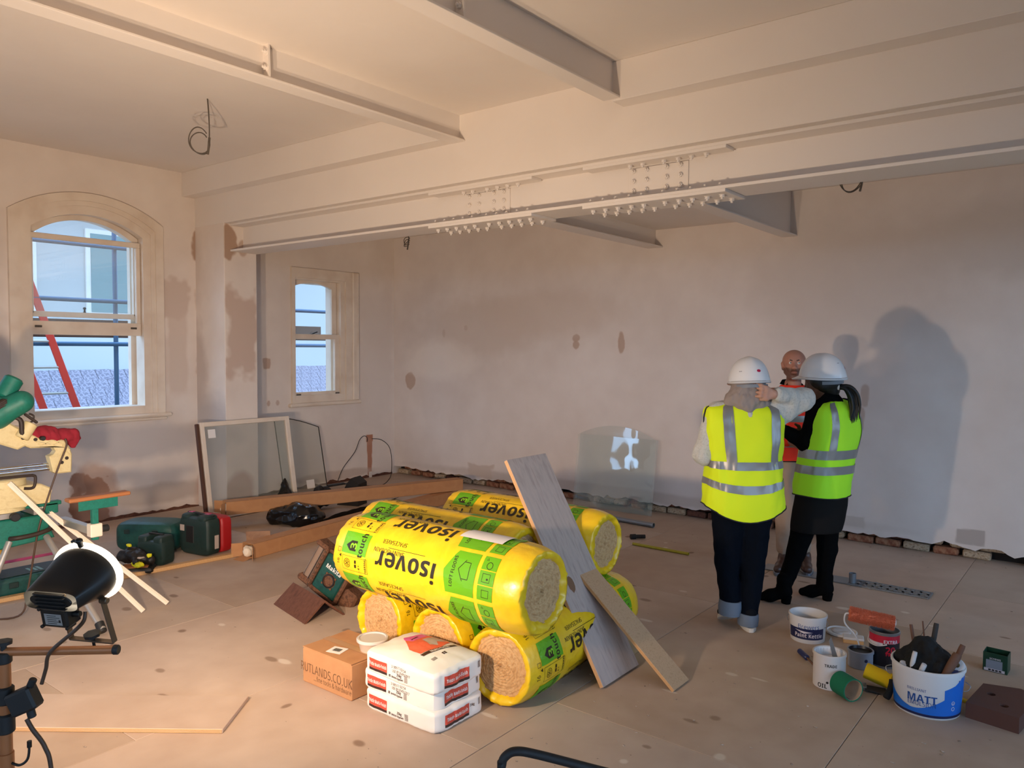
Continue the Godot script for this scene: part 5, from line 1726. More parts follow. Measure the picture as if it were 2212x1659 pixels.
	rings = [[Vector3(0.088, 0.725, 0.0), 0.192, 0.150, -0.012], [Vector3(0.092, 0.80, 0.0), 0.196, 0.152, 0.0], [Vector3(0.108, 0.90, 0.0), 0.198, 0.150, 0.0], [Vector3(0.125, 1.0, 0.0), 0.198, 0.148, 0.0], [Vector3(0.145, 1.10, 0.0), 0.202, 0.145, 0.0], [Vector3(0.16, 1.20, 0.0), 0.204, 0.136, 0.0], [Vector3(0.165, 1.29, 0.0), 0.198, 0.112, 0.0], [Vector3(0.163, 1.345, 0.0), 0.175, 0.082, 0.018], [Vector3(0.155, 1.372, 0.0), 0.12, 0.06, 0.022], [Vector3(0.15, 1.378, 0.0), 0.05, 0.03, 0.0]]
	vest(t, rings, 0.55, 0.008, 8.0, M["vest_green"], M["band_grey"], [[0.375, 0.325, 1.02, 1.36, 0.0], [0.175, 0.13, 1.0, 1.33, 0.0]], [[0.985, 1.045], [0.885, 0.940]], [-0.06, 0.60])
	g = Geo.new()
	garment(g, [[Vector3(0.09, 0.80, 0), 0.170, 0.130], [Vector3(0.088, 0.70, 0), 0.182, 0.142], [Vector3(0.075, 0.60, 0), 0.184, 0.145], [Vector3(0.06, 0.50, 0), 0.178, 0.140], [Vector3(0.058, 0.492, 0), 0.165, 0.125]], 0.4, 0.004, 40, 20, 2.2, 4.0)
	part(t, "skirt", g, M["skirt"])
	g = Geo.new()
	skin(g, [[Vector3(0.025, 0.74, 0.02), Vector3(-0.07, 0.335, 0.0), 0.098, 0.062], [Vector3(-0.07, 0.335, 0.0), Vector3(-0.163, 0.10, 0.03), 0.062, 0.047], [Vector3(0.145, 0.74, -0.03), Vector3(0.163, 0.345, -0.06), 0.098, 0.064], [Vector3(0.163, 0.345, -0.06), Vector3(0.138, 0.10, -0.05), 0.064, 0.047]], 0.011, 0.02, null, 0.006)
	part(t, "leggings", g, M["knit_black"])
	for e in [[Vector3(-0.150, 0, 0.045), Vector3(-0.325, 0, -0.005)], [Vector3(0.155, 0, -0.025), Vector3(-0.005, 0, -0.125)]]:
		var hl: Vector3 = e[0]
		var to: Vector3 = e[1]
		var d := (to - hl).normalized()
		g = Geo.new()
		skin(g, [[hl + Vector3(0, 0.16, 0) + d * 0.012, hl + Vector3(0, 0.085, 0) + d * 0.012, 0.050, 0.046], [hl + Vector3(0, 0.08, 0) + d * 0.0, hl + Vector3(0, 0.045, 0) + d * 0.10, 0.040, 0.040], [hl + Vector3(0, 0.045, 0) + d * 0.10, to + Vector3(0, 0.032, 0) - d * 0.03, 0.040, 0.027]], 0.008, 0.02)
		var bt := part(t, "ankle_boot", g, M["suede_black"])
		g = Geo.new()
		g.cyl(hl + Vector3(0, 0.0, 0), hl + Vector3(0, 0.055, 0) + d * -0.004, 0.030, 16, 0.003, 0.036)
		part(bt, "block_heel", g, M["suede_black"])
	helmet(t, Vector3(0.078, 1.532, 0.002), 0.88, Basis(Vector3.BACK, 0.06) * Basis(Vector3.RIGHT, 0.05), 1.06)
	# ---- man in the orange jacket, facing the camera
	t = thing("person", "bearded man with shaven head in an orange high visibility jacket, facing the others", "person", "", Vector3(-2.03, 0, -5.985), 0.66687)
	hd = Vector3(0.052, 1.575, 0.0)
	hb = Basis(Vector3.UP, PI - 0.32) * Basis(Vector3.RIGHT, 0.16)
	var inv := hb.inverse()
	var face := hexc("b07a66").srgb_to_linear()
	var beard := hexc("54372b").srgb_to_linear()
	var lips := hexc("a0604f").srgb_to_linear()
	var hairc := hexc("7a5848").srgb_to_linear()
	var tint := func(p: Vector3) -> Color:
		var q: Vector3 = inv * (p - hd) / 0.95
		if q.y < -0.30: return face
		var w := smoothstep(-0.028, -0.045, q.y + 0.35 * maxf(0.0, -0.085 - q.z) - 0.02 * absf(q.x) / 0.08) * (1.0 - smoothstep(-0.115, -0.14, q.y))
		if q.z > 0.03: w = 0.0
		var mouth := exp(-pow(q.x / 0.02, 2.0) - pow((q.y + 0.066) / 0.0075, 2.0)) if q.z < -0.06 else 0.0
		var c := face.lerp(beard, clampf(w, 0.0, 1.0) * 0.85)
		c = c.lerp(hairc, 0.6 * smoothstep(0.0, 0.05, q.z + (q.y - 0.05) * 0.3))
		return c.lerp(lips, mouth)
	g = Geo.new()
	skin(g, head_bones(hd, hb, 0.95), 0.0055, 0.014, tint)
	b = [[hd + Vector3(0, -0.14, -0.03), Vector3(0.05, 1.30, -0.02), 0.058, 0.09], [Vector3(0.05, 1.30, 0), Vector3(0.05, 0.95, 0), 0.11, 0.12], [Vector3(-0.12, 1.35, 0), Vector3(0.23, 1.35, 0), 0.06, 0.06], [Vector3(-0.13, 1.33, 0), Vector3(-0.16, 1.05, 0.0), 0.045, 0.038], [Vector3(-0.16, 1.05, 0.0), Vector3(-0.05, 1.02, 0.2), 0.037, 0.028], [Vector3(0.24, 1.33, 0), Vector3(0.27, 1.05, 0.0), 0.045, 0.038], [Vector3(0.27, 1.05, 0.0), Vector3(0.16, 1.04, 0.2), 0.037, 0.028],
		[Vector3(0.0, 0.92, 0), Vector3(0.005, 0.48, 0.0), 0.085, 0.055], [Vector3(0.005, 0.48, 0.0), Vector3(0.01, 0.12, 0.0), 0.055, 0.04], [Vector3(0.12, 0.92, 0), Vector3(0.15, 0.48, -0.02), 0.085, 0.055], [Vector3(0.15, 0.48, -0.02), Vector3(0.16, 0.12, -0.03), 0.055, 0.04]]
	skin(g, b, 0.016, 0.03, func(_p): return face)
	b = hand_bones(Vector3(-0.05, 1.02, 0.205), Vector3(0.5, 0.1, 0.5), Vector3(0.5, 0.2, -0.8), -1.0, 0.5)
	b.append_array(hand_bones(Vector3(0.16, 1.04, 0.205), Vector3(-0.5, 0.1, 0.5), Vector3(-0.5, 0.2, -0.8), 1.0, 0.5))
	skin(g, b, 0.005, 0.010, func(_p): return face)
	part(t, "body", g, sk)
	for s in [-1.0, 1.0]:
		g = Geo.new()
		g.ball(hd + hb * (Vector3(s * 0.031, 0.013, -0.087) * 0.95), Vector3.ONE * 0.0115, 14)
		var ey := part(t, "eye", g, M["eye_white"])
		g = Geo.new()
		g.ball(hd + hb * (Vector3(s * 0.031 - 0.002, 0.013, -0.0935) * 0.95), Vector3.ONE * 0.0060, 12)
		part(ey, "iris", g, M["eye_dark"])
		g = Geo.new()
		g.tube([hd + hb * (Vector3(s * 0.014, 0.030, -0.100) * 0.95), hd + hb * (Vector3(s * 0.032, 0.036, -0.098) * 0.95), hd + hb * (Vector3(s * 0.050, 0.030, -0.085) * 0.95)], [0.004, 0.005, 0.003], 6)
		part(t, "eyebrow", g, M["hair_black"])
	rings = [[Vector3(0.05, 0.86, 0.0), 0.205, 0.14], [Vector3(0.05, 0.95, 0.0), 0.21, 0.145], [Vector3(0.05, 1.08, 0.0), 0.205, 0.145], [Vector3(0.05, 1.20, 0.0), 0.21, 0.145], [Vector3(0.05, 1.29, 0.0), 0.215, 0.132], [Vector3(0.05, 1.36, 0.0), 0.20, 0.105, 0.02], [Vector3(0.05, 1.405, -0.005), 0.14, 0.08, 0.025], [Vector3(0.05, 1.43, -0.01), 0.085, 0.065, 0.0]]
	vest(t, rings, 0.0, 0.010, 12.0, M["vest_orange"], M["band_grey"], [[0.375, 0.335, 1.20, 1.39, 0.0], [0.165, 0.125, 1.20, 1.39, 0.0]], [[1.155, 1.205], [0.97, 1.02]], [0.0, 1.0], "hi_vis_jacket")
	g = Geo.new()
	skin(g, [[Vector3(-0.12, 1.33, 0), Vector3(-0.155, 1.06, 0.0), 0.070, 0.060], [Vector3(-0.155, 1.06, 0.0), Vector3(-0.06, 1.025, 0.18), 0.058, 0.046], [Vector3(0.22, 1.33, 0), Vector3(0.262, 1.06, 0.0), 0.070, 0.060], [Vector3(0.262, 1.06, 0.0), Vector3(0.17, 1.04, 0.18), 0.058, 0.046]], 0.012, 0.02, null, 0.008)
	part(t, "sleeves", g, M["vest_orange"])
	g = Geo.new()
	for s in [-1.0, 1.0]:
		g.grid(14, 6, func(u, v):
			var a := lerpf(0.35, 2.9, u)
			var rr = 0.068 + v * 0.022
			return Vector3(0.052 + s * cos(a) * rr * 0.95 * 1.0, 1.405 + (1.0 - v) * 0.05 * (0.5 + 0.5 * sin(a)) + 0.03 * (1.0 - u), -0.03 + cos(a) * 0.0 + (sin(a) * 0.0) + (u - 0.2) * 0.11 - 0.03), false, s < 0)
	part(t, "collar", g, M["knit_black"])
	g = Geo.new()
	skin(g, [[Vector3(0.0, 0.93, 0), Vector3(0.005, 0.48, 0.0), 0.105, 0.075], [Vector3(0.005, 0.48, 0.0), Vector3(0.01, 0.17, 0.0), 0.075, 0.062], [Vector3(0.12, 0.93, 0), Vector3(0.15, 0.48, -0.02), 0.105, 0.075], [Vector3(0.15, 0.48, -0.02), Vector3(0.16, 0.17, -0.03), 0.075, 0.062]], 0.013, 0.02, null, 0.010)
	part(t, "trousers", g, M["chino"])
	for e in [[Vector3(0.03, 0.0, -0.035), Vector3(-0.115, 0.0, 0.19)], [Vector3(0.19, 0.0, -0.06), Vector3(0.12, 0.0, 0.20)]]:
		shoe(t, "shoe", e[0], e[1], Vector3.UP, M["leather_brown"], M["metal_toe"], 0.052, "brown leather shoe with a grey sole")

# ---------------------------------------------------------------- saw bench, cases, boxes and glass on the left
func rot_y(a: float) -> Basis: return Basis(Vector3.UP, a)

func yz_prism(g: Geo, pts: Array, x: float, th: float, bev := 0.003) -> void:   # outline given as (z, y), thickness along x, centred on x
	var p := PackedVector2Array()
	for e in pts: p.append(Vector2(-e[0], e[1]))
	g.prism(p, th, side_frame(x - th * 0.5), bev)

func build_saw() -> void:
	mottled("tool_green", [hexc("0c5a4c"), hexc("12705e"), hexc("0e6554"), hexc("157a68")], 0.02, 4.0, 0.5, 0.0, 80)
	mottled("cast_cream", [hexc("c9b482"), hexc("d8c694"), hexc("d2be8b")], 0.02, 4.0, 0.55, 0.0, 81)
	mat("aluminium", hexc("b9b4ad"), 0.35, 0.6)
	mat("chrome", hexc("c8c8cc"), 0.12, 1.0)
	mat("dust_red", hexc("8e1a2a"), 0.9)
	mat("handle_dark", hexc("2e2118"), 0.6)
	mat("bench_bar", hexc("a5673a"), 0.6)
	mat("white_wood", hexc("e9d9c2"), 0.55)
	# bench
	var t := thing("saw_bench", "green and aluminium saw bench with an extending arm, standing under the mitre saw", "bench", "", Vector3(-5.6, 0, -1.95))
	var o := t.position
	var P := func(x, y, z) -> Vector3: return Vector3(x, y, z) - o
	var g := Geo.new()
	g.prism(PackedVector2Array([Vector2(1.70, 0.635), Vector2(2.00, 0.635), Vector2(2.06, 0.48), Vector2(1.72, 0.455)]), 0.9, Transform3D(Basis(Vector3(0, 0, -1), Vector3.UP, Vector3(1, 0, 0)), Vector3(-6.22, 0, 0) - o), 0.008)
	part(t, "bench_body", g, M["tool_green"])
	g = Geo.new()
	g.abox(-6.5 + 5.6, -5.32 + 5.6, 0.64, 0.675, -1.83 + 1.95, -1.75 + 1.95, 0.003)
	part(t, "rail", g, M["aluminium"])
	g = Geo.new()
	g.abox(-6.5 + 5.6, -5.32 + 5.6, 0.64, 0.675, -2.02 + 1.95, -1.94 + 1.95, 0.003)
	part(t, "rail", g, M["aluminium"])
	g = Geo.new()
	g.abox(-0.05 + 0.30, 0.30, 0.64, 0.705, -0.125, -0.045, 0.004)
	g.abox(-0.05 + 0.30, 0.30, 0.69, 0.715, -0.145, 0.06, 0.004)
	part(t, "clamp_bracket", g, M["tool_green"])
	g = Geo.new()
	g.cyl(P.call(-5.30, 0.655, -1.82), P.call(-5.26, 0.655, -1.82), 0.026, 18, 0.004)
	part(t, "clamp_knob", g, M["black_rubber"])
	g = Geo.new()
	g.abox(-5.34 + 5.6, -4.86 + 5.6, 0.555, 0.60, -2.135 + 1.95, -2.085 + 1.95, 0.004)
	part(t, "extension_arm", g, M["aluminium"])
	g = Geo.new()
	g.abox(-4.905 + 5.6, -4.845 + 5.6, 0.545, 0.625, -2.145 + 1.95, -2.075 + 1.95, 0.005)
	part(t, "arm_socket", g, M["white_wood"])
	g = Geo.new()
	g.cyl(P.call(-4.875, 0.585, -2.145), P.call(-4.875, 0.585, -2.19), 0.022, 10, 0.004)
	part(t, "socket_knob", g, M["black_rubber"])
	g = Geo.new()
	g.abox(-4.892 + 5.6, -4.858 + 5.6, 0.525, 0.775, -2.128 + 1.95, -2.092 + 1.95, 0.003)
	g.prism(PackedVector2Array([Vector2(2.01, 0.715), Vector2(2.24, 0.715), Vector2(2.24, 0.775), Vector2(2.01, 0.775)]), 0.006, Transform3D(Basis(Vector3(0, 0, -1), Vector3.UP, Vector3(1, 0, 0)), Vector3(-4.856, 0, 0) - o), 0.002)
	var post := part(t, "stop_post", g, M["tool_green"])
	g = Geo.new()
	g.box(Transform3D(Basis(), P.call(-4.875, 0.785, -2.135)), Vector3(0.075, 0.024, 0.36), 0.006)
	part(post, "rest_bar", g, M["bench_bar"])
	for e in [[-5.32, -1.80, -5.20, -1.56], [-5.30, -2.0, -4.68, -2.06], [-6.1, -1.80, -6.35, -1.56], [-6.1, -2.0, -6.6, -2.1]]:
		g = Geo.new()
		g.tube([P.call(e[0], 0.50, e[1]), P.call(e[2], 0.03, e[3])], 0.019, 14)
		var lg := part(t, "leg", g, M["aluminium"])
		g = Geo.new()
		var d := (Vector3(e[2], 0.03, e[3]) - Vector3(e[0], 0.50, e[1])).normalized()
		g.cyl(P.call(e[2], 0.035, e[3]) - d * 0.05, P.call(e[2], 0.012, e[3]), 0.026, 14, 0.004)
		part(lg, "rubber_foot", g, M["black_rubber"])
	g = Geo.new()
	g.tube(spline([P.call(-5.31, 0.52, -1.80), P.call(-5.27, 0.525, -1.83), P.call(-5.265, 0.53, -1.92), P.call(-5.27, 0.545, -2.0), P.call(-5.31, 0.55, -2.03)], 5), 0.014, 8)
	part(t, "carry_handle", g, M["handle_dark"])
	# mitre saw, its head towards the left
	t = thing("mitre_saw", "cream and green sliding mitre saw with a red dust bag on the saw bench", "saw", "", Vector3(-5.45, 0.68, -1.95))
	o = t.position
	var cx := 0.10   # local x of the saw's near side
	var sh := func(pts: Array) -> Array: return pts.map(func(e): return [e[0] + 1.95, e[1] - 0.68])
	g = Geo.new()
	yz_prism(g, sh.call([[-1.55, 0.70], [-2.03, 0.70], [-2.04, 0.80], [-1.98, 0.835], [-1.55, 0.84]]), 0.0, 0.30, 0.008)
	g.lathe([Vector2(0.0, 0.0), Vector2(0.15, 0.0), Vector2(0.15, 0.19), Vector2(0.14, 0.20), Vector2(0, 0.20)], 32, Transform3D(Basis(), Vector3(0, 0.0, 0.16)))
	part(t, "base", g, M["cast_cream"])
	g = Geo.new()
	g.abox(-0.20, 0.14, 0.092, 0.115, -0.095, 0.42, 0.004)
	part(t, "base_plate", g, M["white_wood"])
	g = Geo.new()
	var cage := spline([Vector3(cx + 0.055, 0.222, 0.35), Vector3(cx + 0.055, 0.217, 0.06), Vector3(cx + 0.055, 0.214, 0.018), Vector3(cx + 0.055, 0.20, 0.006), Vector3(cx + 0.055, 0.15, 0.012), Vector3(cx + 0.055, 0.136, 0.03), Vector3(cx + 0.055, 0.14, 0.07)], 5)
	g.tube(cage, 0.009, 8)
	part(t, "fence_guard", g, M["handle_dark"])
	for y in [0.238, 0.262]:
		g = Geo.new()
		g.cyl(Vector3(cx - 0.02, y, 0.42), Vector3(cx - 0.02, y, -0.12), 0.013, 14)
		part(t, "slide_rail", g, M["chrome"])
	g = Geo.new()
	yz_prism(g, sh.call([[-2.035, 1.0], [-2.055, 0.90], [-2.075, 0.885], [-2.165, 0.885], [-2.17, 1.0], [-2.155, 1.05], [-2.125, 1.095], [-2.08, 1.108], [-2.0, 1.112], [-1.955, 1.14], [-1.90, 1.16], [-1.87, 1.10], [-1.93, 1.062], [-2.06, 1.055], [-2.075, 1.03], [-2.06, 1.01]]), cx, 0.075, 0.008)
	var arm := part(t, "pivot_arm", g, M["cast_cream"])
	g = Geo.new()
	for e in [[-1.96, 1.10, -2.04, 1.075], [-2.04, 1.095, -1.98, 1.072], [-2.10, 1.095, -2.06, 1.07], [-2.06, 1.098, -2.12, 1.068], [-2.155, 1.03, -2.11, 1.065], [-2.16, 0.99, -2.125, 1.03]]:
		g.bar(Vector3(cx + 0.040, e[1] - 0.68, e[0] + 1.95), Vector3(cx + 0.040, e[3] - 0.68, e[2] + 1.95), 0.010, 0.006, 0.001)
	part(arm, "rib", g, M["cast_cream"])
	g = Geo.new()
	for e in [[-2.135, 0.98], [-2.105, 0.955], [-1.955, 1.115]]: g.cyl(Vector3(cx + 0.036, e[1] - 0.68, e[0] + 1.95), Vector3(cx + 0.042, e[1] - 0.68, e[0] + 1.95), 0.011, 12)
	part(arm, "bolt_head", g, M["handle_dark"])
	g = Geo.new()
	g.cyl(Vector3(cx + 0.03, 0.44, -0.04), Vector3(cx + 0.07, 0.44, -0.04), 0.014, 14, 0.003)
	part(t, "lock_knob", g, M["black_rubber"])
	# head: blade guard plate, motor, handle
	g = Geo.new()
	yz_prism(g, sh.call([[-1.95, 1.135], [-1.905, 1.08], [-1.86, 1.06], [-1.70, 1.13], [-1.66, 1.25], [-1.74, 1.29], [-1.83, 1.22]]), cx, 0.07, 0.010)
	part(t, "head_casting", g, M["cast_cream"])
	g = Geo.new()
	g.cyl(Vector3(cx + 0.045, 0.45, 0.075), Vector3(cx + 0.045, 0.54, 0.02), 0.040, 20, 0.006)
	part(t, "motor_cap", g, M["cast_cream"])
	g = Geo.new()
	skin(g, [[Vector3(cx + 0.01, 0.60, 0.20), Vector3(cx + 0.06, 0.675, 0.075), 0.085, 0.068], [Vector3(cx + 0.01, 0.60, 0.20), Vector3(cx - 0.05, 0.70, 0.26), 0.085, 0.09]], 0.010, 0.02)
	part(t, "motor_housing", g, M["tool_green"])
	g = Geo.new()
	g.cyl(Vector3(cx - 0.02, 0.70, 0.15), Vector3(cx - 0.02, 0.82, 0.08), 0.055, 18, 0.012)
	part(t, "belt_cover", g, M["tool_green"])
	g = Geo.new()
	g.box(Transform3D(Basis(Vector3.RIGHT, 0.5), Vector3(cx + 0.07, 0.66, 0.20)), Vector3(0.05, 0.05, 0.09), 0.008)
	for k in 4: g.box(Transform3D(Basis(Vector3.RIGHT, 0.5), Vector3(cx + 0.097, 0.645 + k * 0.011, 0.20)), Vector3(0.004, 0.004, 0.08))
	part(t, "vent_grille", g, M["handle_dark"])
	g = Geo.new()
	g.tube(spline([Vector3(cx + 0.06, 0.585, 0.115), Vector3(cx + 0.07, 0.56, 0.085), Vector3(cx + 0.07, 0.49, 0.08), Vector3(cx + 0.06, 0.45, 0.065)], 5), [0.013, 0.013, 0.013, 0.013, 0.014, 0.014, 0.014, 0.014, 0.014, 0.014, 0.015, 0.015, 0.015, 0.015, 0.016, 0.016], 8)
	g.bar(Vector3(cx + 0.06, 0.60, 0.06), Vector3(cx + 0.06, 0.54, -0.01), 0.02, 0.016, 0.004)
	g.tube(spline([Vector3(cx + 0.06, 0.60, 0.035), Vector3(cx + 0.06, 0.585, 0.01), Vector3(cx + 0.06, 0.555, 0.015), Vector3(cx + 0.06, 0.545, 0.03)], 4), 0.006, 6)
	part(t, "pull_handle", g, M["handle_dark"])
	g = Geo.new()
	skin(g, [[Vector3(cx - 0.01, 0.47, -0.01), Vector3(cx - 0.02, 0.445, -0.10), 0.048, 0.055], [Vector3(cx - 0.02, 0.445, -0.10), Vector3(cx - 0.02, 0.43, -0.235), 0.055, 0.050], [Vector3(cx - 0.02, 0.455, -0.25), Vector3(cx - 0.02, 0.37, -0.245), 0.028, 0.016]], 0.009, 0.03, null, 0.014)
	part(t, "dust_bag", g, M["dust_red"])
	g = Geo.new()
	g.tube(spline([Vector3(cx + 0.045, 0.425, -0.175), Vector3(cx + 0.05, 0.38, -0.18), Vector3(cx + 0.05, 0.25, -0.13), Vector3(cx + 0.05, 0.05, -0.06), Vector3(cx + 0.05, -0.16, -0.0), Vector3(cx + 0.02, -0.50, 0.05), Vector3(cx + 0.0, -0.66, 0.1), Vector3(cx - 0.2, -0.673, 0.3)], 8), 0.006, 8)
	part(t, "power_cable", g, M["cable_brown"])
	# white moulding lengths leaning on the bench
	for e in [[Vector3(-5.30, 0.865, -1.80), Vector3(-4.864, 0.012, -2.394), "long white primed timber moulding leaning on the saw bench, the nearer of two"], [Vector3(-5.44, 0.84, -1.86), Vector3(-4.892, 0.012, -2.568), "long white primed timber moulding leaning on the saw bench, behind the nearer one"]]:
		var dd: Vector3 = (e[1] - e[0]).normalized()
		var up := Vector3(0.618, 0.4, 0.785)
		g = Geo.new()
		g.bar(e[0], e[1], 0.030, 0.014, 0.002, up)
		var x := up.cross(dd).normalized()
		g.bar(e[0] + x * 0.005 + dd.cross(x) * 0.009, e[1] + x * 0.005 + dd.cross(x) * 0.009, 0.008, 0.006, 0.002, up)
		single("timber_moulding", e[2], "moulding", g, M["white_wood"], "timber mouldings leaning on the saw bench")

func rounded(t: Node, n: String, at: Vector3, b: Basis, h: Vector3, m: Material, nn := 9.0, res := 8) -> MeshInstance3D:
	var g := Geo.new()
	cushion_geo(g, cushion(h, nn, 0.0, 0.0), [res, res, res], Transform3D(b, at))
	return part(t, n, g, m)

func build_cases() -> void:
	mottled("case_green", [hexc("0a3430"), hexc("0f423c"), hexc("134c45"), hexc("0c3a34")], 0.02, 3.0, 0.5, 0.0, 82)
	mottled("case_dark", [hexc("0e1f1c"), hexc("16302b"), hexc("1d2f2b"), hexc("122622")], 0.02, 3.0, 0.55, 0.0, 83)
	mat("case_red", hexc("a81418"), 0.5)
	mat("case_black", hexc("14100e"), 0.55)
	mat("sticker", hexc("b9a89c"), 0.7)
	mat("wrap_pink", hexc("b0486e"), 0.4)
	mat("glove_yellow", hexc("d8d214"), 0.7)
	mat("pale_print", hexc("6f9a98"), 0.5)
	# long teal case at the back
	var b := rot_y(0.585)
	var t := thing("tool_case", "long flat teal tool case with two latches, behind the smaller green case", "tool case", "tool cases on the floor", Vector3(-6.36, 0, -3.22))
	var cb := b
	rounded(t, "case_shell", Vector3(0, 0.125, 0), cb, Vector3(0.265, 0.125, 0.15), M["case_green"], 5.0, 12)
	for s in [-0.14, 0.10]:
		var g := Geo.new()
		g.box(Transform3D(cb, cb * Vector3(s, 0.175, 0.148) + Vector3.ZERO), Vector3(0.05, 0.035, 0.012), 0.004)
		part(t, "latch", g, M["case_dark"])
	var g := Geo.new()
	glyphs(g, "Makita", 0.05, plane(cb * Vector3(-0.02, 0.2465, 0.03), cb * Vector3.RIGHT, cb * Vector3.FORWARD), true)
	part(t, "lettering", g, M["pale_print"])
	# smaller teal case in front
	b = rot_y(0.37)
	t = thing("tool_case", "small green tool case with carry handle, in front of the long teal case", "tool case", "tool cases on the floor", Vector3(-5.92, 0, -3.02))
	rounded(t, "case_shell", Vector3(0, 0.095, 0), b, Vector3(0.125, 0.095, 0.075), M["case_dark"], 8.0, 10)
	for s in [-0.075, 0.07]: rounded(t, "shoulder", b * Vector3(s, 0.19, 0.0), b, Vector3(0.045, 0.035, 0.07), M["case_dark"], 5.0, 8)
	g = Geo.new()
	g.bar(b * Vector3(-0.07, 0.232, -0.01), b * Vector3(0.065, 0.227, -0.01), 0.022, 0.010, 0.003)
	part(t, "handle", g, M["case_black"])
	for k in 9:
		g = Geo.new()
		g.box(Transform3D(b, b * Vector3(-0.02, 0.075 + k * 0.011, 0.0755)), Vector3(0.16, 0.003, 0.002))
		part(t, "rib", g, M["case_dark"])
	# dark green and red upright case
	b = rot_y(0.17)
	t = thing("tool_case", "upright dark green case with a red lid, pink tape and a recessed carry handle", "tool case", "tool cases on the floor", Vector3(-5.935, 0, -3.43))
	rounded(t, "green_shell", b * Vector3(0, 0.155, 0.035), b, Vector3(0.172, 0.155, 0.075), M["case_dark"], 7.0, 12)
	rounded(t, "red_shell", b * Vector3(0.0, 0.150, -0.095), b, Vector3(0.172, 0.150, 0.058), M["case_red"], 8.0, 12)
	for s in [-0.10, 0.09]: rounded(t, "shoulder", b * Vector3(s, 0.285, 0.035), b, Vector3(0.055, 0.045, 0.07), M["case_dark"], 4.0, 8)
	g = Geo.new()
	g.bar(b * Vector3(-0.15, 0.328, 0.02), b * Vector3(0.15, 0.322, 0.02), 0.03, 0.012, 0.004)
	part(t, "handle", g, M["case_black"])
	for s in [-0.11, 0.08]:
		g = Geo.new()
		g.box(Transform3D(b * Basis(Vector3.BACK, 0.1), b * Vector3(s, 0.329, 0.02)), Vector3(0.05, 0.013, 0.034), 0.004)
		part(t, "pink_tape", g, M["wrap_pink"])
	g = Geo.new()
	g.box(Transform3D(b, b * Vector3(-0.12, 0.215, 0.111)), Vector3(0.05, 0.05, 0.002))
	part(t, "sticker", g, M["sticker"])
	g = Geo.new()
	g.box(Transform3D(b, b * Vector3(0.173, 0.11, 0.015)), Vector3(0.002, 0.11, 0.04))
	part(t, "sticker", g, M["sticker"])
	g = Geo.new()
	g.box(Transform3D(b, b * Vector3(-0.03, 0.17, 0.110)), Vector3(0.09, 0.14, 0.006), 0.003)
	part(t, "handle_recess", g, M["case_black"])
	# open toolbox beside the lamp
	t = thing("toolbox", "flat teal toolbox with a dark lid panel on the floor behind the lamp", "toolbox", "", Vector3(-6.0, 0, -2.13))
	b = rot_y(0.0)
	rounded(t, "box_shell", Vector3(0, 0.065, 0), b, Vector3(0.15, 0.065, 0.26), M["case_green"], 10.0, 10)
	g = Geo.new()
	g.abox(-0.10, 0.12, 0.1302, 0.134, -0.20, 0.19, 0.001)
	part(t, "lid_panel", g, M["case_dark"])
	g = Geo.new()
	for k in 3: flat_rect(g, -0.05 + k * 0.03, -0.03 + k * 0.03, -0.04 - k * 0.01, 0.05, plane(Vector3(0.03, 0.1345, -0.05), Vector3(0, 0, -1), Vector3(-1, 0, 0)), 0.1)
	part(t, "emblem", g, M["pale_print"])
	for s in [-0.13, 0.13]:
		g = Geo.new()
		g.abox(0.148, 0.158, 0.06, 0.10, s - 0.03, s + 0.03, 0.004)
		part(t, "latch", g, M["case_dark"])
	# clear sheet with a pink edge behind the toolbox
	g = Geo.new()
	g.grid(20, 6, func(u, w): return Vector3(-6.42 + w * 0.16, 0.10 + w * 0.05 + nz.get_noise_2d(u * 8, w * 5) * 0.02, -1.80 - u * 0.75))
	var cs := single("plastic_sheet", "crumpled clear plastic sheet lying behind the flat teal toolbox", "sheet", g, mat("clear_sheet", hexc("9c8f90"), 0.35))
	g = Geo.new()
	g.bar(Vector3(-6.22, 0.155, -1.80), Vector3(-6.22, 0.155, -2.55), 0.012, 0.02, 0.003)
	single("level_strip", "thin pink plastic strip lying along the toolbox lid", "strip", g, M["wrap_pink"])
	g = Geo.new()
	g.tube(spline([Vector3(-6.05, 0.36, -1.86), Vector3(-5.98, 0.33, -1.95), Vector3(-5.97, 0.25, -1.97), Vector3(-6.02, 0.16, -1.93)], 6), 0.010, 8)
	single("yellow_strap", "yellow webbing strap hanging from the saw bench above the toolbox", "strap", g, mat("strap_yellow", hexc("c8901c"), 0.6))
	# tray with gloves
	t = thing("tool_tray", "low black tray with an orange lining, beside the small green case", "tray", "", Vector3(-5.79, 0, -2.80))
	b = rot_y(0.95)
	g = Geo.new()
	cushion_geo(g, cushion(Vector3(0.13, 0.024, 0.09), 6.0, 0.0, 0.0), [10, 4, 10], Transform3D(b, Vector3(0, 0.024, 0)))
	part(t, "tray_body", g, M["case_black"])
	g = Geo.new()
	g.box(Transform3D(b, Vector3(0, 0.049, 0)), Vector3(0.18, 0.004, 0.12), 0.001)
	part(t, "lining", g, M["bench_bar"])
	t = thing("work_gloves", "pair of black work gloves with yellow cuffs lying on the low tray", "gloves", "", Vector3(-5.83, 0.05, -2.82))
	g = Geo.new()
	skin(g, [[Vector3(-0.08, 0.06, 0.05), Vector3(0.02, 0.05, -0.02), 0.05, 0.045], [Vector3(0.02, 0.05, -0.02), Vector3(0.10, 0.03, -0.06), 0.04, 0.03], [Vector3(-0.06, 0.05, -0.05), Vector3(-0.12, 0.08, -0.02), 0.045, 0.035], [Vector3(0.0, 0.07, 0.03), Vector3(0.08, 0.04, 0.04), 0.03, 0.02]], 0.009, 0.02, null, 0.015)
	part(t, "glove", g, M["case_black"])
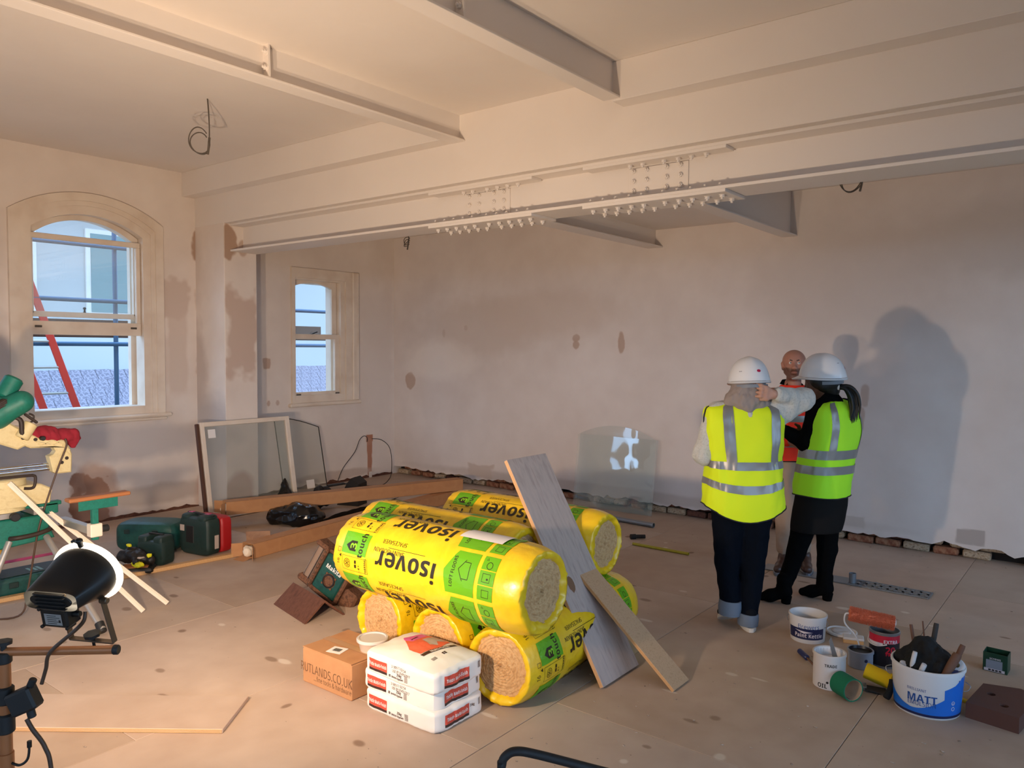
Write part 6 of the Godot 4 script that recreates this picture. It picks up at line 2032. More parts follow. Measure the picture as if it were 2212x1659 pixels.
	for e in [[Vector3(0.085, 0.02, 0.03), Vector3(0.05, 0.018, 0.03)], [Vector3(0.10, 0.075, -0.05), Vector3(0.018, 0.012, 0.016)], [Vector3(-0.11, 0.125, 0.0), Vector3(0.022, 0.010, 0.016)]]:
		g = Geo.new()
		cushion_geo(g, cushion(e[1], 3.5, 0.008, e[0].x * 9.0, 25.0), [8, 6, 8], Transform3D(Basis(), e[0]))
		part(t, "cuff", g, M["glove_yellow"])
	g = Geo.new()
	cushion_geo(g, cushion(Vector3(0.035, 0.006, 0.022), 3.5, 0.006, 2.0, 25.0), [8, 4, 8], Transform3D(rot_y(0.4), Vector3(0.06, 0.062, 0.0)))
	part(t, "label_tag", g, M["sticker"])
	# pine batten on the floor
	g = Geo.new()
	g.bar(Vector3(-5.84, 0.014, -1.55), Vector3(-5.615, 0.014, -3.60), 0.055, 0.028, 0.003)
	single("pine_batten", "long pine batten lying on the floor in front of the tool cases", "batten", g, M["pine_wood"])

func carton_tube(label: String, a: Vector3, c: Vector3, w: float, h: float) -> void:
	var t := thing("carton_tube", label, "carton", "long cardboard cartons on the floor", a)
	var z := (a - c).normalized()
	var x := Vector3.UP.cross(z).normalized()
	var bb := Basis(x, z.cross(x), z)
	var l := a.distance_to(c)
	var g := Geo.new()
	for s in [[0.0, h * 0.5, 0.006, h], [0.0, -h * 0.5, 0.006, h]]: pass
	for e in [[Vector3(w * 0.5 - 0.002, h * 0.5, -l * 0.5), Vector3(0.004, h, l)], [Vector3(-w * 0.5 + 0.002, h * 0.5, -l * 0.5), Vector3(0.004, h, l)], [Vector3(0, 0.002, -l * 0.5), Vector3(w, 0.004, l)], [Vector3(0, h - 0.002, -l * 0.5), Vector3(w, 0.004, l)]]:
		g.box(Transform3D(bb, bb * e[0]), e[1], 0.0015)
	part(t, "carton_wall", g, M["cardboard"])
	for k in 3:
		g = Geo.new()
		var ang: float = [0.9, -0.7, 1.2][k]
		var o: Vector3 = [Vector3(w * 0.5, h * 0.5, 0), Vector3(-w * 0.5, h * 0.5, 0), Vector3(0, 0, 0)][k]
		if k < 2: g.box(Transform3D(bb * rot_y(ang * (1.0 if k == 0 else 1.0)), bb * (o + Vector3([0.03, -0.025][k], 0, 0.035))), Vector3(0.003, h * 0.9, 0.085))
		else: g.box(Transform3D(bb * Basis(Vector3.RIGHT, 0.15), bb * (o + Vector3(0, 0.006, 0.05))), Vector3(w * 0.9, 0.003, 0.10))
		part(t, "flap", g, M["cardboard"])
	g = Geo.new()
	cushion_geo(g, cushion(Vector3(w * 0.32, h * 0.30, 0.05), 3.0, 0.02, a.x * 3.0, 18.0), [8, 8, 8], Transform3D(bb, bb * Vector3(-0.01, h * 0.42, -0.02)))
	part(t, "packing_paper", g, M["white_wood"])

func build_back_corner() -> void:
	carton_tube("long cardboard carton lying over the black bags, its torn end towards the tool cases", Vector3(-6.60, 0.125, -4.03), Vector3(-5.78, 0.125, -6.42), 0.13, 0.125)
	carton_tube("long cardboard carton on the bare floor, its open end beside the red and green case", Vector3(-5.50, 0.0, -3.56), Vector3(-5.85, 0.0, -6.40), 0.13, 0.12)
	mat("black_film", hexc("07080b"), 0.22)
	mat("bitumen", hexc("191310"), 0.7)
	var g := Geo.new()
	cushion_geo(g, cushion(Vector3(0.27, 0.10, 0.16), 2.6, 0.05, 3.0, 5.0), [24, 12, 16], Transform3D(rot_y(0.5), Vector3(-6.22, 0.085, -4.55)))
	single("rubbish_bag", "shiny black rubbish bag under the upper long carton", "bag", g, M["black_film"])
	g = Geo.new()
	g.grid(24, 8, func(u, w): return Vector3(lerpf(-6.05, -6.10, u) + w * 0.10 * (1.0 - u), 0.005 + w * 0.085 + nz.get_noise_2d(u * 6.0, w * 4.0) * 0.015, lerpf(-4.60, -5.55, u) - w * 0.25), false, false)
	g.grid(24, 8, func(u, w): return Vector3(lerpf(-6.05, -6.10, u) + w * 0.10 * (1.0 - u) - 0.01, 0.003 + w * 0.083 + nz.get_noise_2d(u * 6.0, w * 4.0) * 0.015, lerpf(-4.60, -5.55, u) - w * 0.25), false, true)
	single("bitumen_sheet", "crumpled black sheet lying under the long carton, right of the rubbish bag", "sheet", g, M["bitumen"])
	g = Geo.new()
	skin(g, [[Vector3(-6.95, 0.06, -4.95), Vector3(-7.0, 0.30, -4.98), 0.10, 0.012], [Vector3(-6.90, 0.05, -4.95), Vector3(-6.80, 0.05, -5.15), 0.09, 0.05]], 0.012, 0.02, null, 0.02)
	single("folded_bag", "black plastic bag folded to a point behind the upper carton", "bag", g, M["black_film"])
	g = Geo.new()
	skin(g, [[Vector3(-6.62, 0.08, -5.10), Vector3(-6.60, 0.20, -5.12), 0.085, 0.045], [Vector3(-6.55, 0.10, -5.18), Vector3(-6.56, 0.19, -5.2), 0.07, 0.04]], 0.012, 0.02, null, 0.018)
	single("tied_bag", "small dusty black bag with a tied neck behind the upper carton", "bag", g, M["bitumen"])
	g = Geo.new()
	var b := rot_y(0.35)
	g.prism(PackedVector2Array([Vector2(-0.16, 0), Vector2(0.10, 0), Vector2(0.10, 0.24), Vector2(0.02, 0.30), Vector2(-0.04, 0.24)]), 0.20, Transform3D(b, Vector3(-6.55, 0.0, -5.62)), 0.006)
	single("metal_offcut", "dark folded sheet metal offcut standing behind the upper carton", "offcut", g, M["bitumen"])
	g = Geo.new()
	g.bar(Vector3(-6.75, 0.19, -5.25), Vector3(-6.62, 0.215, -5.60), 0.05, 0.008, 0.002)
	g.bar(Vector3(-6.72, 0.205, -5.33), Vector3(-6.65, 0.218, -5.50), 0.055, 0.012, 0.002)
	single("black_lath", "thin black lath resting across the dark bags", "lath", g, M["bitumen"])
	mottled("flap_card", [hexc("94705a"), hexc("a98468"), hexc("8b6a58")], 0.02, 2.0, 0.85, 0.0, 64)
	g = Geo.new()
	g.box(Transform3D(rot_y(0.5) * Basis(Vector3.BACK, 0.08), Vector3(-5.68, 0.075, -3.78)), Vector3(0.22, 0.15, 0.008), 0.002)
	single("card_scrap", "torn brown card standing between the red case and the cartons", "card", g, M["flap_card"])
	# window sash taken out, leaning on the pilaster
	var t := thing("spare_sash", "white painted window sash with its glass, leaning against the pilaster", "sash", "spare glazing leaning on the left wall", Vector3(-6.98, 0.0, -4.08))
	var up := Vector3(-0.17, 0.97, 0.0).normalized()
	var along := Vector3(0, 0.0, -1)
	var nrm := along.cross(up).normalized()
	var xf := Basis(along, up, nrm)
	var put := func(n: String, x0, x1, y0, y1, z0, z1, m, par = null):
		var gg := Geo.new()
		gg.box(Transform3D(xf, xf * Vector3((x0 + x1) * 0.5, (y0 + y1) * 0.5, (z0 + z1) * 0.5)), Vector3(x1 - x0, y1 - y0, z1 - z0), 0.004)
		return part(par if par else t, n, gg, m)
	put.call("stile", 0.0, 0.045, 0.0, 0.96, 0.0, 0.045, M["frame_paint"])
	put.call("stile", 0.985, 1.035, 0.0, 0.96, 0.0, 0.045, M["frame_paint"])
	put.call("top_rail", 0.045, 0.985, 0.915, 0.96, 0.0, 0.045, M["frame_paint"])
	put.call("bottom_rail", 0.045, 0.985, 0.0, 0.075, 0.0, 0.045, M["frame_paint"])
	put.call("bare_edge", -0.030, -0.002, 0.0, 0.95, -0.01, 0.03, mat("old_wood", hexc("56382a"), 0.85))
	put.call("bare_edge", 1.036, 1.046, 0.0, 0.955, -0.01, 0.02, M["old_wood"])
	put.call("pane", 0.04, 0.99, 0.07, 0.92, 0.020, 0.024, M["glass_dusty"])
	put.call("paper_label", 0.085, 0.165, 0.80, 0.885, 0.0242, 0.0252, M["paper"])
	# arched pane beside it
	t = thing("arched_pane", "arched glass pane with a thin dark edge, right of the spare sash", "pane", "spare glazing leaning on the left wall", Vector3(-7.42, 0.0, -5.28))
	up = Vector3(-0.20, 0.90, 0.0).normalized()
	xf = Basis(along, up, along.cross(up).normalized())
	var outl := PackedVector2Array([Vector2(0, 0), Vector2(0.60, 0), Vector2(0.60, 0.76)])
	for k in 9: outl.append(Vector2(0.60 - 0.60 * (k + 1) / 9.0, 0.76 + 0.145 * sin(PI * 0.5 * (k + 1) / 9.0)))
	g = Geo.new()
	g.prism(outl, 0.005, Transform3D(xf, Vector3.ZERO))
	part(t, "pane", g, M["glass_dusty"])
	g = Geo.new()
	for k in outl.size():
		var a := outl[k]
		var c := outl[(k + 1) % outl.size()]
		g.bar(xf * Vector3(a.x, a.y, 0.0025), xf * Vector3(c.x, c.y, 0.0025), 0.009, 0.009, 0.001)
	part(t, "edge_strip", g, M["bitumen"])
	g = Geo.new()
	g.box(Transform3D(xf, xf * Vector3(0.37, 0.10, 0.0065)), Vector3(0.11, 0.10, 0.002))
	part(t, "paper_label", g, M["paper"])
	# clear panes against the back wall
	t = thing("glass_pane", "large clear glass pane with an arched top, leaning on the back wall", "pane", "clear panes leaning on the back wall", Vector3(-4.70, 0.0, -7.06))
	up = Vector3(0, 0.88, -0.115).normalized()
	xf = Basis(Vector3.RIGHT, up, Vector3.RIGHT.cross(up).normalized())
	g = Geo.new()
	g.prism(arch(0.0, 0.95, 0.0, 0.765, 0.885), 0.006, Transform3D(xf, Vector3.ZERO), 0.0005)
	part(t, "sheet", g, M["glass_wavy"])
	t = thing("glass_pane", "clear glass pane with a straight top, in front of the arched pane", "pane", "clear panes leaning on the back wall", Vector3(-4.66, 0.0, -7.03))
	g = Geo.new()
	g.prism(PackedVector2Array([Vector2(0, 0), Vector2(0.94, 0.0), Vector2(0.95, 0.775), Vector2(0.01, 0.775)]), 0.006, Transform3D(xf, Vector3.ZERO), 0.0005)
	part(t, "sheet", g, M["glass_wavy"])
	# wiring left for sockets
	g = Geo.new()
	g.tube(spline([Vector3(-7.66, 0.03, -6.23), Vector3(-7.64, 0.19, -6.30), Vector3(-7.62, 0.375, -6.47), Vector3(-7.62, 0.52, -6.55), Vector3(-7.63, 0.565, -6.63), Vector3(-7.66, 0.535, -6.71), Vector3(-7.715, 0.475, -6.76)], 6), 0.0045, 6)
	single("socket_cable", "black cable looping out of the chased wall to the left of the socket hole", "cable", g, M["cable_black"])
	g = Geo.new()
	g.tube(spline([Vector3(-7.715, 0.505, -6.84), Vector3(-7.64, 0.49, -6.93), Vector3(-7.60, 0.40, -7.03), Vector3(-7.60, 0.25, -7.08), Vector3(-7.58, 0.05, -7.06), Vector3(-7.40, 0.006, -6.85), Vector3(-7.15, 0.006, -6.50), Vector3(-7.25, 0.006, -6.33)], 6), 0.0045, 6)
	single("socket_cable", "black cable looping from the socket hole down along the back corner", "cable", g, M["cable_black"])
	g = Geo.new()
	g.abox(-7.72, -7.70, 0.0, 0.075, -6.83, -6.79, 0.003)
	single("conduit_stub", "short white plastic conduit stub at the foot of the wall chase", "conduit", g, M["paint_white"])
	# coils of lighting cable hanging from the ceiling
	var coil := func(n: String, label: String, top: Vector3, drop: float, r: float, turns: int, ax: Basis, tilt: float):
		var gg := Geo.new()
		gg.tube(spline([top, top + Vector3(0.012, -drop * 0.25, 0), top + Vector3(0.02, -drop * 0.65, 0.0), top + Vector3(0.018, -drop, 0)], 6), 0.0042, 6)
		gg.tube(spline([top + Vector3(0.008, 0, 0.006), top + Vector3(0.02, -drop * 0.3, 0.006), top + Vector3(0.026, -drop * 0.7, 0.004), top + Vector3(0.022, -drop * 1.08, 0.004)], 6), 0.0038, 6)
		for k in turns:
			var pts := []
			var rr := r * (1.0 - 0.10 * k)
			for j in 29:
				var a := TAU * j / 30.0 + 0.5
				pts.append(top + Vector3(0.018, -drop, 0) + ax * (Vector3(-rr, 0, 0) + Vector3(cos(a) * rr, sin(a) * rr * (1.15 - 0.1 * k) - 0.02 * k, sin(a * 2.0 + k) * 0.012 + tilt * sin(a) * 0.03)))
			gg.tube(pts, 0.0042, 6)
		gg.tube([top + Vector3(0.02, -drop + 0.02, 0), top + Vector3(0.015, -drop - 0.05, 0.004), top + Vector3(0.005, -drop - 0.10, 0.006)], 0.008, 6)
		single(n, label, "cable", gg, M["cable_grey"], "coiled lighting cables hanging from the ceiling")
	var ax := rot_y(0.6669)
	coil.call("ceiling_cable", "coiled grey lighting cable hanging from the front ceiling bay near the arched window", Vector3(-5.286, 3.492, -3.128), 0.30, 0.075, 2, ax, 1.0)
	coil.call("ceiling_cable", "small coil of cable hanging just below the steel beam, left of the first splice", Vector3(-6.35, 3.152, -6.16), 0.26, 0.03, 3, rot_y(1.4), 1.0)
	coil.call("ceiling_cable", "coil of cable partly hidden by the steel beam at the right", Vector3(-1.545, 3.152, -6.0), 0.21, 0.085, 2, ax, 1.0)
	# site radio on a length of angle iron
	mottled("rust_brown", [hexc("47281d"), hexc("5e3828"), hexc("6e4634"), hexc("52301f")], 0.02, 4.0, 0.7, 0.0, 65)
	mottled("dusty_brown", [hexc("3c2418"), hexc("5a3a28"), hexc("754f38"), hexc("4a2e20")], 0.03, 5.0, 0.8, 0.0, 66)
	g = Geo.new()
	var A := Vector3(-4.363, 0, -3.011)
	var B := Vector3(-3.901, 0, -2.909)
	var C := Vector3(-3.845, 0, -3.18)
	var ridge := Vector3(-3.88, 0.12, -3.05)
	var dr := (A - B)
	var plate := func(p: Vector3, q: Vector3):
		var nn := (q - p).cross(dr).normalized() * 0.012
		if nn.y < 0: nn = -nn
		for s in [[p, q], [p - nn, q - nn]]:
			g.quad(s[0], s[1], s[1] + dr, s[0] + dr) if s[0] == p else g.quad(s[1], s[0], s[0] + dr, s[1] + dr)
		g.quad(p, p - nn, q - nn, q); g.quad(p + dr, q + dr, q - nn + dr, p - nn + dr)
		g.quad(p, p + dr, p - nn + dr, p - nn); g.quad(q, q - nn, q - nn + dr, q + dr)
	plate.call(B + Vector3(0, 0.004, 0), ridge)
	plate.call(ridge, C + Vector3(0, 0.004, 0))
	single("angle_iron", "rusty length of angle iron lying like a ridge in front of the site radio", "angle iron", g, M["rust_brown"])
	t = thing("site_radio", "dusty teal site radio with a brown roll cage, tilted behind the angle iron", "radio", "", Vector3(-4.13, 0.185, -3.31))
	b = rot_y(0.25) * Basis(Vector3.BACK, -0.50) * Basis(Vector3.RIGHT, -0.12)
	t.basis = b
	g = Geo.new()
	g.box(Transform3D(Basis(), Vector3(0.03, 0, 0)), Vector3(0.20, 0.26, 0.13), 0.012)
	part(t, "radio_body", g, M["case_green"])
	g = Geo.new()
	for e in [[Vector3(-0.085, 0, 0.0), Vector3(0.03, 0.30, 0.15)], [Vector3(0.145, 0, 0.0), Vector3(0.03, 0.30, 0.15)], [Vector3(0.03, 0.14, -0.01), Vector3(0.22, 0.025, 0.13)], [Vector3(0.03, -0.14, -0.01), Vector3(0.22, 0.03, 0.15)]]:
		g.box(Transform3D(Basis(), e[0]), e[1], 0.010)
	g.box(Transform3D(Basis(), Vector3(-0.14, 0.135, 0.0)), Vector3(0.11, 0.035, 0.11), 0.012)
	g.box(Transform3D(Basis(), Vector3(-0.14, -0.135, 0.0)), Vector3(0.11, 0.045, 0.12), 0.012)
	g.box(Transform3D(Basis(), Vector3(0.215, -0.06, 0.0)), Vector3(0.11, 0.13, 0.12), 0.014)
	part(t, "roll_cage", g, M["dusty_brown"])
	g = Geo.new()
	for k in 9: g.cyl(Vector3(-0.085, -0.13 + k * 0.032, 0.074), Vector3(-0.085, -0.13 + k * 0.032, 0.079), 0.006, 8)
	part(t, "rivet", g, M["dull_steel"])
	g = Geo.new()
	g.cyl(Vector3(-0.145, -0.125, 0.0), Vector3(-0.145, 0.125, 0.0), 0.042, 18, 0.004)
	part(t, "handle_tube", g, M["tube_grey"])
	g = Geo.new()
	g.tube([Vector3(-0.165, -0.12, 0.045), Vector3(-0.165, 0.12, 0.045)], 0.0035, 6)
	g.tube([Vector3(-0.12, -0.12, 0.05), Vector3(-0.12, 0.12, 0.05)], 0.0035, 6)
	part(t, "tube_rod", g, M["chrome"])
	g = Geo.new()
	g.lathe([Vector2(0.0, 0.003), Vector2(0.034, 0.001), Vector2(0.036, 0.008), Vector2(0.046, 0.008), Vector2(0.046, 0.0), Vector2(0.050, 0.0)].map(func(q): return Vector2(q.x, q.y)), 28, Transform3D(Basis(Vector3.RIGHT, PI / 2), Vector3(0.035, -0.025, 0.066)))
	for k in 4:
		var a := PI / 4 + PI / 2 * k
		g.cyl(Vector3(0.035 + cos(a) * 0.053, -0.025 + sin(a) * 0.053, 0.064), Vector3(0.035 + cos(a) * 0.053, -0.025 + sin(a) * 0.053, 0.072), 0.008, 10, 0.002)
	part(t, "speaker", g, M["dusty_brown"])
	g = Geo.new()
	g.lathe([Vector2(0.046, 0.0), Vector2(0.046, 0.009), Vector2(0.037, 0.010), Vector2(0.036, 0.0)], 28, Transform3D(Basis(Vector3.RIGHT, PI / 2), Vector3(0.035, -0.025, 0.066)))
	part(t, "speaker_rim", g, M["case_black"])
	g = Geo.new()
	glyphs(g, "Makita", 0.040, plane(Vector3(0.03, 0.055, 0.0655), Vector3.RIGHT, Vector3.UP), true)
	part(t, "lettering", g, M["paper"])
	g = Geo.new()
	g.tube([Vector3(-0.03, 0.15, -0.03), Vector3(-0.075, 0.26, -0.03)].map(func(q): return q), 0.005, 6)
	part(t, "aerial", g, M["dusty_brown"])

func build_left() -> void:
	mat("glass_dusty", Color(0.62, 0.66, 0.60, 0.16), 0.06)
	M["glass_dusty"].transparency = BaseMaterial3D.TRANSPARENCY_ALPHA
	var gw := mat("glass_wavy", Color(0.72, 0.82, 0.80, 0.10), 0.02)
	gw.transparency = BaseMaterial3D.TRANSPARENCY_ALPHA
	gw.normal_enabled = true
	gw.normal_texture = noise_tex(0.008, [], 91, 2, 256, FastNoiseLite.TYPE_SIMPLEX_SMOOTH, true)
	gw.normal_scale = 0.10
	gw.uv1_triplanar = true
	gw.uv1_scale = Vector3.ONE * 0.8
	mat("tube_grey", hexc("8d7768"), 0.15)
	build_saw()
	build_cases()
	build_back_corner()

# ---------------------------------------------------------------- decorating things on the right, and odds and ends
func drum_map(o: Vector3, r0: float, r1: float, h: float, ang: float, y0: float, lift := 0.0008) -> Callable:   # print on an upright, slightly tapering drum
	return func(p: Vector2) -> Vector3:
		var y := y0 + p.y
		var r := lerpf(r0, r1, clampf(y / h, 0.0, 1.0)) + lift
		var a := ang + p.x / r
		return o + Vector3(sin(a) * r, y, cos(a) * r)

func drum(t: Node, n: String, r0: float, r1: float, h: float, th: float, m: Material, lip := 0.004) -> MeshInstance3D:
	var g := Geo.new()
	g.lathe([Vector2(0, 0.0), Vector2(r0 - 0.003, 0.0), Vector2(r0, 0.003), Vector2(r1, h - 0.014), Vector2(r1 + lip, h - 0.013), Vector2(r1 + lip, h - 0.002), Vector2(r1 + lip - 0.002, h), Vector2(r1 - th, h), Vector2(r1 - th - 0.001, h - 0.012), Vector2(r0 - th, 0.012), Vector2(0, 0.012)], 40)
	return part(t, n, g, m)

func build_paint() -> void:
	mat("plastic_white", hexc("d9d5d2"), 0.4)
	mat("paint_wet", hexc("e4e2e2"), 0.35)
	mat("label_navy", hexc("141c46"), 0.45)
	mat("label_blue", hexc("1668c4"), 0.4)
	mat("label_black", hexc("17131c"), 0.4)
	mat("label_red", hexc("c01c34"), 0.4)
	mat("label_grey", hexc("8e929c"), 0.45)
	mat("label_cream", hexc("cdc3bb"), 0.5)
	mat("ink_blue", hexc("1b4a8c"), 0.5)
	mat("text_pale", hexc("d8cdd0"), 0.5)
	mat("tin", hexc("9a9c9e"), 0.3, 0.8)
	mat("dried_paint", hexc("cfc8c4"), 0.7)
	mat("cloth_black", hexc("0c0b0b"), 0.9)
	mat("sand_green", hexc("0f6a48"), 0.95)
	mat("sand_yellow", hexc("e0b90e"), 0.95)
	mat("card_inner", hexc("b69a7e"), 0.85)
	mat("nap_orange", hexc("cf6c4a"), 0.95)
	mat("blue_grip", hexc("202a56"), 0.4)
	mat("brick_block", hexc("5a382c"), 0.85)
	mat("yellow_plain", hexc("d2b81c"), 0.5)
	mat("old_handle", hexc("6a4632"), 0.7)
	mat("bristle", hexc("3a3430"), 0.9)
	var face := func(p: Vector3) -> float: return atan2(-p.x, -p.z)
	# paint kettle
	var o := Vector3(-1.417, 0, -4.63)
	var t := thing("paint_kettle", "small white paint kettle with a navy label, left of the paint pots", "kettle", "", o)
	var a: float = face.call(o)
	drum(t, "pot", 0.095, 0.104, 0.155, 0.003, M["plastic_white"])
	var g := Geo.new()
	flat_rect(g, -0.125, 0.10, 0.025, 0.088, drum_map(Vector3.ZERO, 0.095, 0.104, 0.155, a, 0.0), 0.015)
	var lb := part(t, "label", g, M["label_navy"])
	g = Geo.new()
	glyphs(g, "Paint Kettle", 0.032, drum_map(Vector3.ZERO, 0.095, 0.104, 0.155, a + 0.06, 0.048, 0.0014), true, true, 0.9)
	flat_poly(g, PackedVector2Array([Vector2(-0.075, 0.078), Vector2(-0.02, 0.060), Vector2(0.03, 0.070), Vector2(-0.03, 0.074)]), drum_map(Vector3.ZERO, 0.095, 0.104, 0.155, a, 0.0, 0.0014), 0.015)
	part(lb, "white_lettering", g, M["text_pale"])
	g = Geo.new()
	glyphs(g, "Brewers", 0.034, drum_map(Vector3.ZERO, 0.095, 0.104, 0.155, a + 0.05, 0.100), false)
	part(t, "brand_lettering", g, M["ink_blue"])
	g = Geo.new()
	g.lathe([Vector2(0, 0.05), Vector2(0.094, 0.05), Vector2(0.098, 0.10)], 32)
	part(t, "paint_film", g, M["paint_wet"])
	g = Geo.new()
	for s in [-1.0, 1.0]: g.tube(spline([Vector3(s * 0.106, 0.13, 0.0), Vector3(s * 0.118, 0.115, 0.01), Vector3(s * 0.112, 0.10, 0.02), Vector3(s * 0.104, 0.095, 0.03)], 5), 0.0018, 5)
	part(t, "wire_bail", g, M["steel"])
	# lid lying flat
	t = thing("tub_cover", "white paint tub lid with a paint smear lying beside the paint kettle", "lid", "", Vector3(-1.285, 0, -4.85))
	g = Geo.new()
	g.lathe([Vector2(0, 0.004), Vector2(0.075, 0.004), Vector2(0.083, 0.001), Vector2(0.088, 0.004), Vector2(0.088, 0.014), Vector2(0.082, 0.016), Vector2(0.076, 0.010), Vector2(0, 0.010)], 36)
	part(t, "lid_disc", g, M["plastic_white"])
	g = Geo.new()
	cushion_geo(g, cushion(Vector3(0.055, 0.006, 0.05), 2.2, 0.008, 6.0, 20.0), [10, 4, 10], Transform3D(Basis(), Vector3(0, 0.012, 0)))
	part(t, "paint_smear", g, M["dried_paint"])
	# sanding block
	t = thing("sanding_block", "small wooden sanding block with a white face, between the lid and the red topped can", "block", "", Vector3(-1.19, 0, -4.74))
	g = Geo.new()
	g.box(Transform3D(rot_y(0.3), Vector3(0, 0.011, 0)), Vector3(0.11, 0.022, 0.07), 0.003)
	part(t, "wood", g, M["pine"])
	g = Geo.new()
	g.box(Transform3D(rot_y(0.3), Vector3(0, 0.028, 0)), Vector3(0.112, 0.014, 0.072), 0.004)
	part(t, "pad", g, M["dried_paint"])
	# can with red top
	o = Vector3(-0.975, 0, -4.515)
	t = thing("paint_can", "black and red metal paint can marked 20, under the orange roller", "paint can", "paint cans on the floor", o)
	a = face.call(o)
	drum(t, "can", 0.0745, 0.0745, 0.192, 0.002, M["tin"])
	g = Geo.new()
	flat_rect(g, -0.20, 0.20, 0.012, 0.135, drum_map(Vector3.ZERO, 0.0745, 0.0745, 0.192, a, 0.0), 0.014)
	part(t, "black_label", g, M["label_black"])
	g = Geo.new()
	flat_rect(g, -0.20, 0.20, 0.135, 0.176, drum_map(Vector3.ZERO, 0.0745, 0.0745, 0.192, a, 0.0), 0.014)
	glyphs(g, "20", 0.050, drum_map(Vector3.ZERO, 0.0745, 0.0745, 0.192, a + 0.42, 0.100, 0.0016), true)
	glyphs(g, "FREE", 0.024, drum_map(Vector3.ZERO, 0.0745, 0.0745, 0.192, a + 0.45, 0.078, 0.0016), true)
	part(t, "red_print", g, M["label_red"])
	g = Geo.new()
	glyphs(g, "EXTRA", 0.026, drum_map(Vector3.ZERO, 0.0745, 0.0745, 0.192, a + 0.45, 0.145, 0.0016), true)
	flat_rect(g, -0.085, 0.02, 0.122, 0.138, drum_map(Vector3.ZERO, 0.0745, 0.0745, 0.192, a - 0.35, 0.0, 0.0022), 0.014)
	flat_rect(g, 0.03, 0.09, 0.015, 0.05, drum_map(Vector3.ZERO, 0.0745, 0.0745, 0.192, a + 0.5, 0.0, 0.0012), 0.014)
	part(t, "white_print", g, M["text_pale"])
	g = Geo.new()
	g.tube(spline([Vector3(-0.076, 0.15, -0.01), Vector3(-0.07, 0.125, 0.045), Vector3(-0.02, 0.12, 0.080), Vector3(0.03, 0.135, 0.080)], 6), 0.0035, 6)
	part(t, "wire_bail", g, M["plastic_white"])
	# paint roller resting on it
	t = thing("paint_roller", "paint roller with a fluffy orange sleeve resting on the black and red can", "roller", "", Vector3(-1.02, 0.232, -4.47))
	var ra := Vector3(-0.115, 0.035, 0.045)
	var rb := Vector3(0.095, 0.005, -0.035)
	g = Geo.new()
	g.cyl(ra, rb, 0.031, 24, 0.006)
	var sl := part(t, "sleeve", g, M["nap_orange"])
	var mm := MultiMesh.new()
	mm.transform_format = MultiMesh.TRANSFORM_3D
	var hair := Geo.new()
	hair.cyl(Vector3.ZERO, Vector3(0, 0.012, 0), 0.0011, 4, 0.0, 0.0003)
	mm.mesh = hair.mesh()
	mm.instance_count = 3000
	var ya := (rb - ra).normalized()
	var xa := ya.cross(Vector3.UP).normalized()
	var za := xa.cross(ya)
	for k in 3000:
		var an := rng.randf() * TAU
		var d := xa * cos(an) + za * sin(an)
		var at := ra.lerp(rb, rng.randf()) + d * 0.030
		var dd := (d + Vector3(rng.randf_range(-0.5, 0.5), rng.randf_range(-0.5, 0.5), rng.randf_range(-0.5, 0.5))).normalized()
		var xx := dd.cross(Vector3(0.3, 0.5, 0.8)).normalized()
		mm.set_instance_transform(k, Transform3D(Basis(xx, dd, xx.cross(dd)), at))
	var mi := MultiMeshInstance3D.new()
	mi.name = "pile"
	mi.multimesh = mm
	mi.material_override = M["nap_orange"]
	mm.mesh.surface_set_material(0, M["nap_orange"])
	mi.set_meta("kind", "stuff")
	sl.add_child(mi)
	g = Geo.new()
	g.cyl(rb - ya * 0.002, rb + ya * 0.004, 0.024, 20, 0.002)
	part(t, "end_plug", g, M["plastic_white"])
	g = Geo.new()
	g.tube(spline([ra - ya * 0.002, ra - ya * 0.02 + Vector3(0, -0.01, 0), ra + Vector3(-0.02, -0.06, 0.0), ra + Vector3(0.03, -0.13, -0.03), Vector3(-0.06, -0.185, 0.0)], 6), 0.0045, 8)
	g.cyl(Vector3(-0.062, -0.180, 0.0), Vector3(-0.03, -0.218, 0.03), 0.014, 12, 0.004)
	part(t, "frame", g, M["plastic_white"])
	# small tin
	o = Vector3(-1.068, 0, -4.405)
	t = thing("paint_tin", "small open grey paint tin with a round blue mark, in the middle of the pots", "tin", "paint cans on the floor", o)
	a = face.call(o)
	drum(t, "can", 0.063, 0.063, 0.092, 0.004, M["label_grey"])
	g = Geo.new()
	g.lathe([Vector2(0, 0.078), Vector2(0.052, 0.078), Vector2(0.056, 0.091)], 28)
	part(t, "paint_film", g, M["label_black"])
	g = Geo.new()
	flat_ring(g, Vector2(0.03, 0.05), 0.0, 0.009, drum_map(Vector3.ZERO, 0.063, 0.063, 0.092, a, 0.0))
	part(t, "round_mark", g, M["label_navy"])
	# white can
	o = Vector3(-1.128, 0, -4.05)
	t = thing("paint_can", "open white paint can with a scraper standing in it, behind the green sanding roll", "paint can", "paint cans on the floor", o)
	a = face.call(o)
	drum(t, "can", 0.077, 0.077, 0.175, 0.003, M["label_cream"])
	g = Geo.new()
	g.lathe([Vector2(0, 0.13), Vector2(0.073, 0.13), Vector2(0.073, 0.17)], 28)
	part(t, "paint_film", g, M["paint_wet"])
	g = Geo.new()
	glyphs(g, "TRADE", 0.020, drum_map(Vector3.ZERO, 0.077, 0.077, 0.175, a + 0.1, 0.125), true)
	glyphs(g, "OIL", 0.030, drum_map(Vector3.ZERO, 0.077, 0.077, 0.175, a - 0.42, 0.020), true)
	flat_ring(g, Vector2(0.0, 0.0), 0.0, 0.006, drum_map(Vector3.ZERO, 0.077, 0.077, 0.175, a - 0.1, 0.04))
	part(t, "lettering", g, M["ink"])
	g = Geo.new()
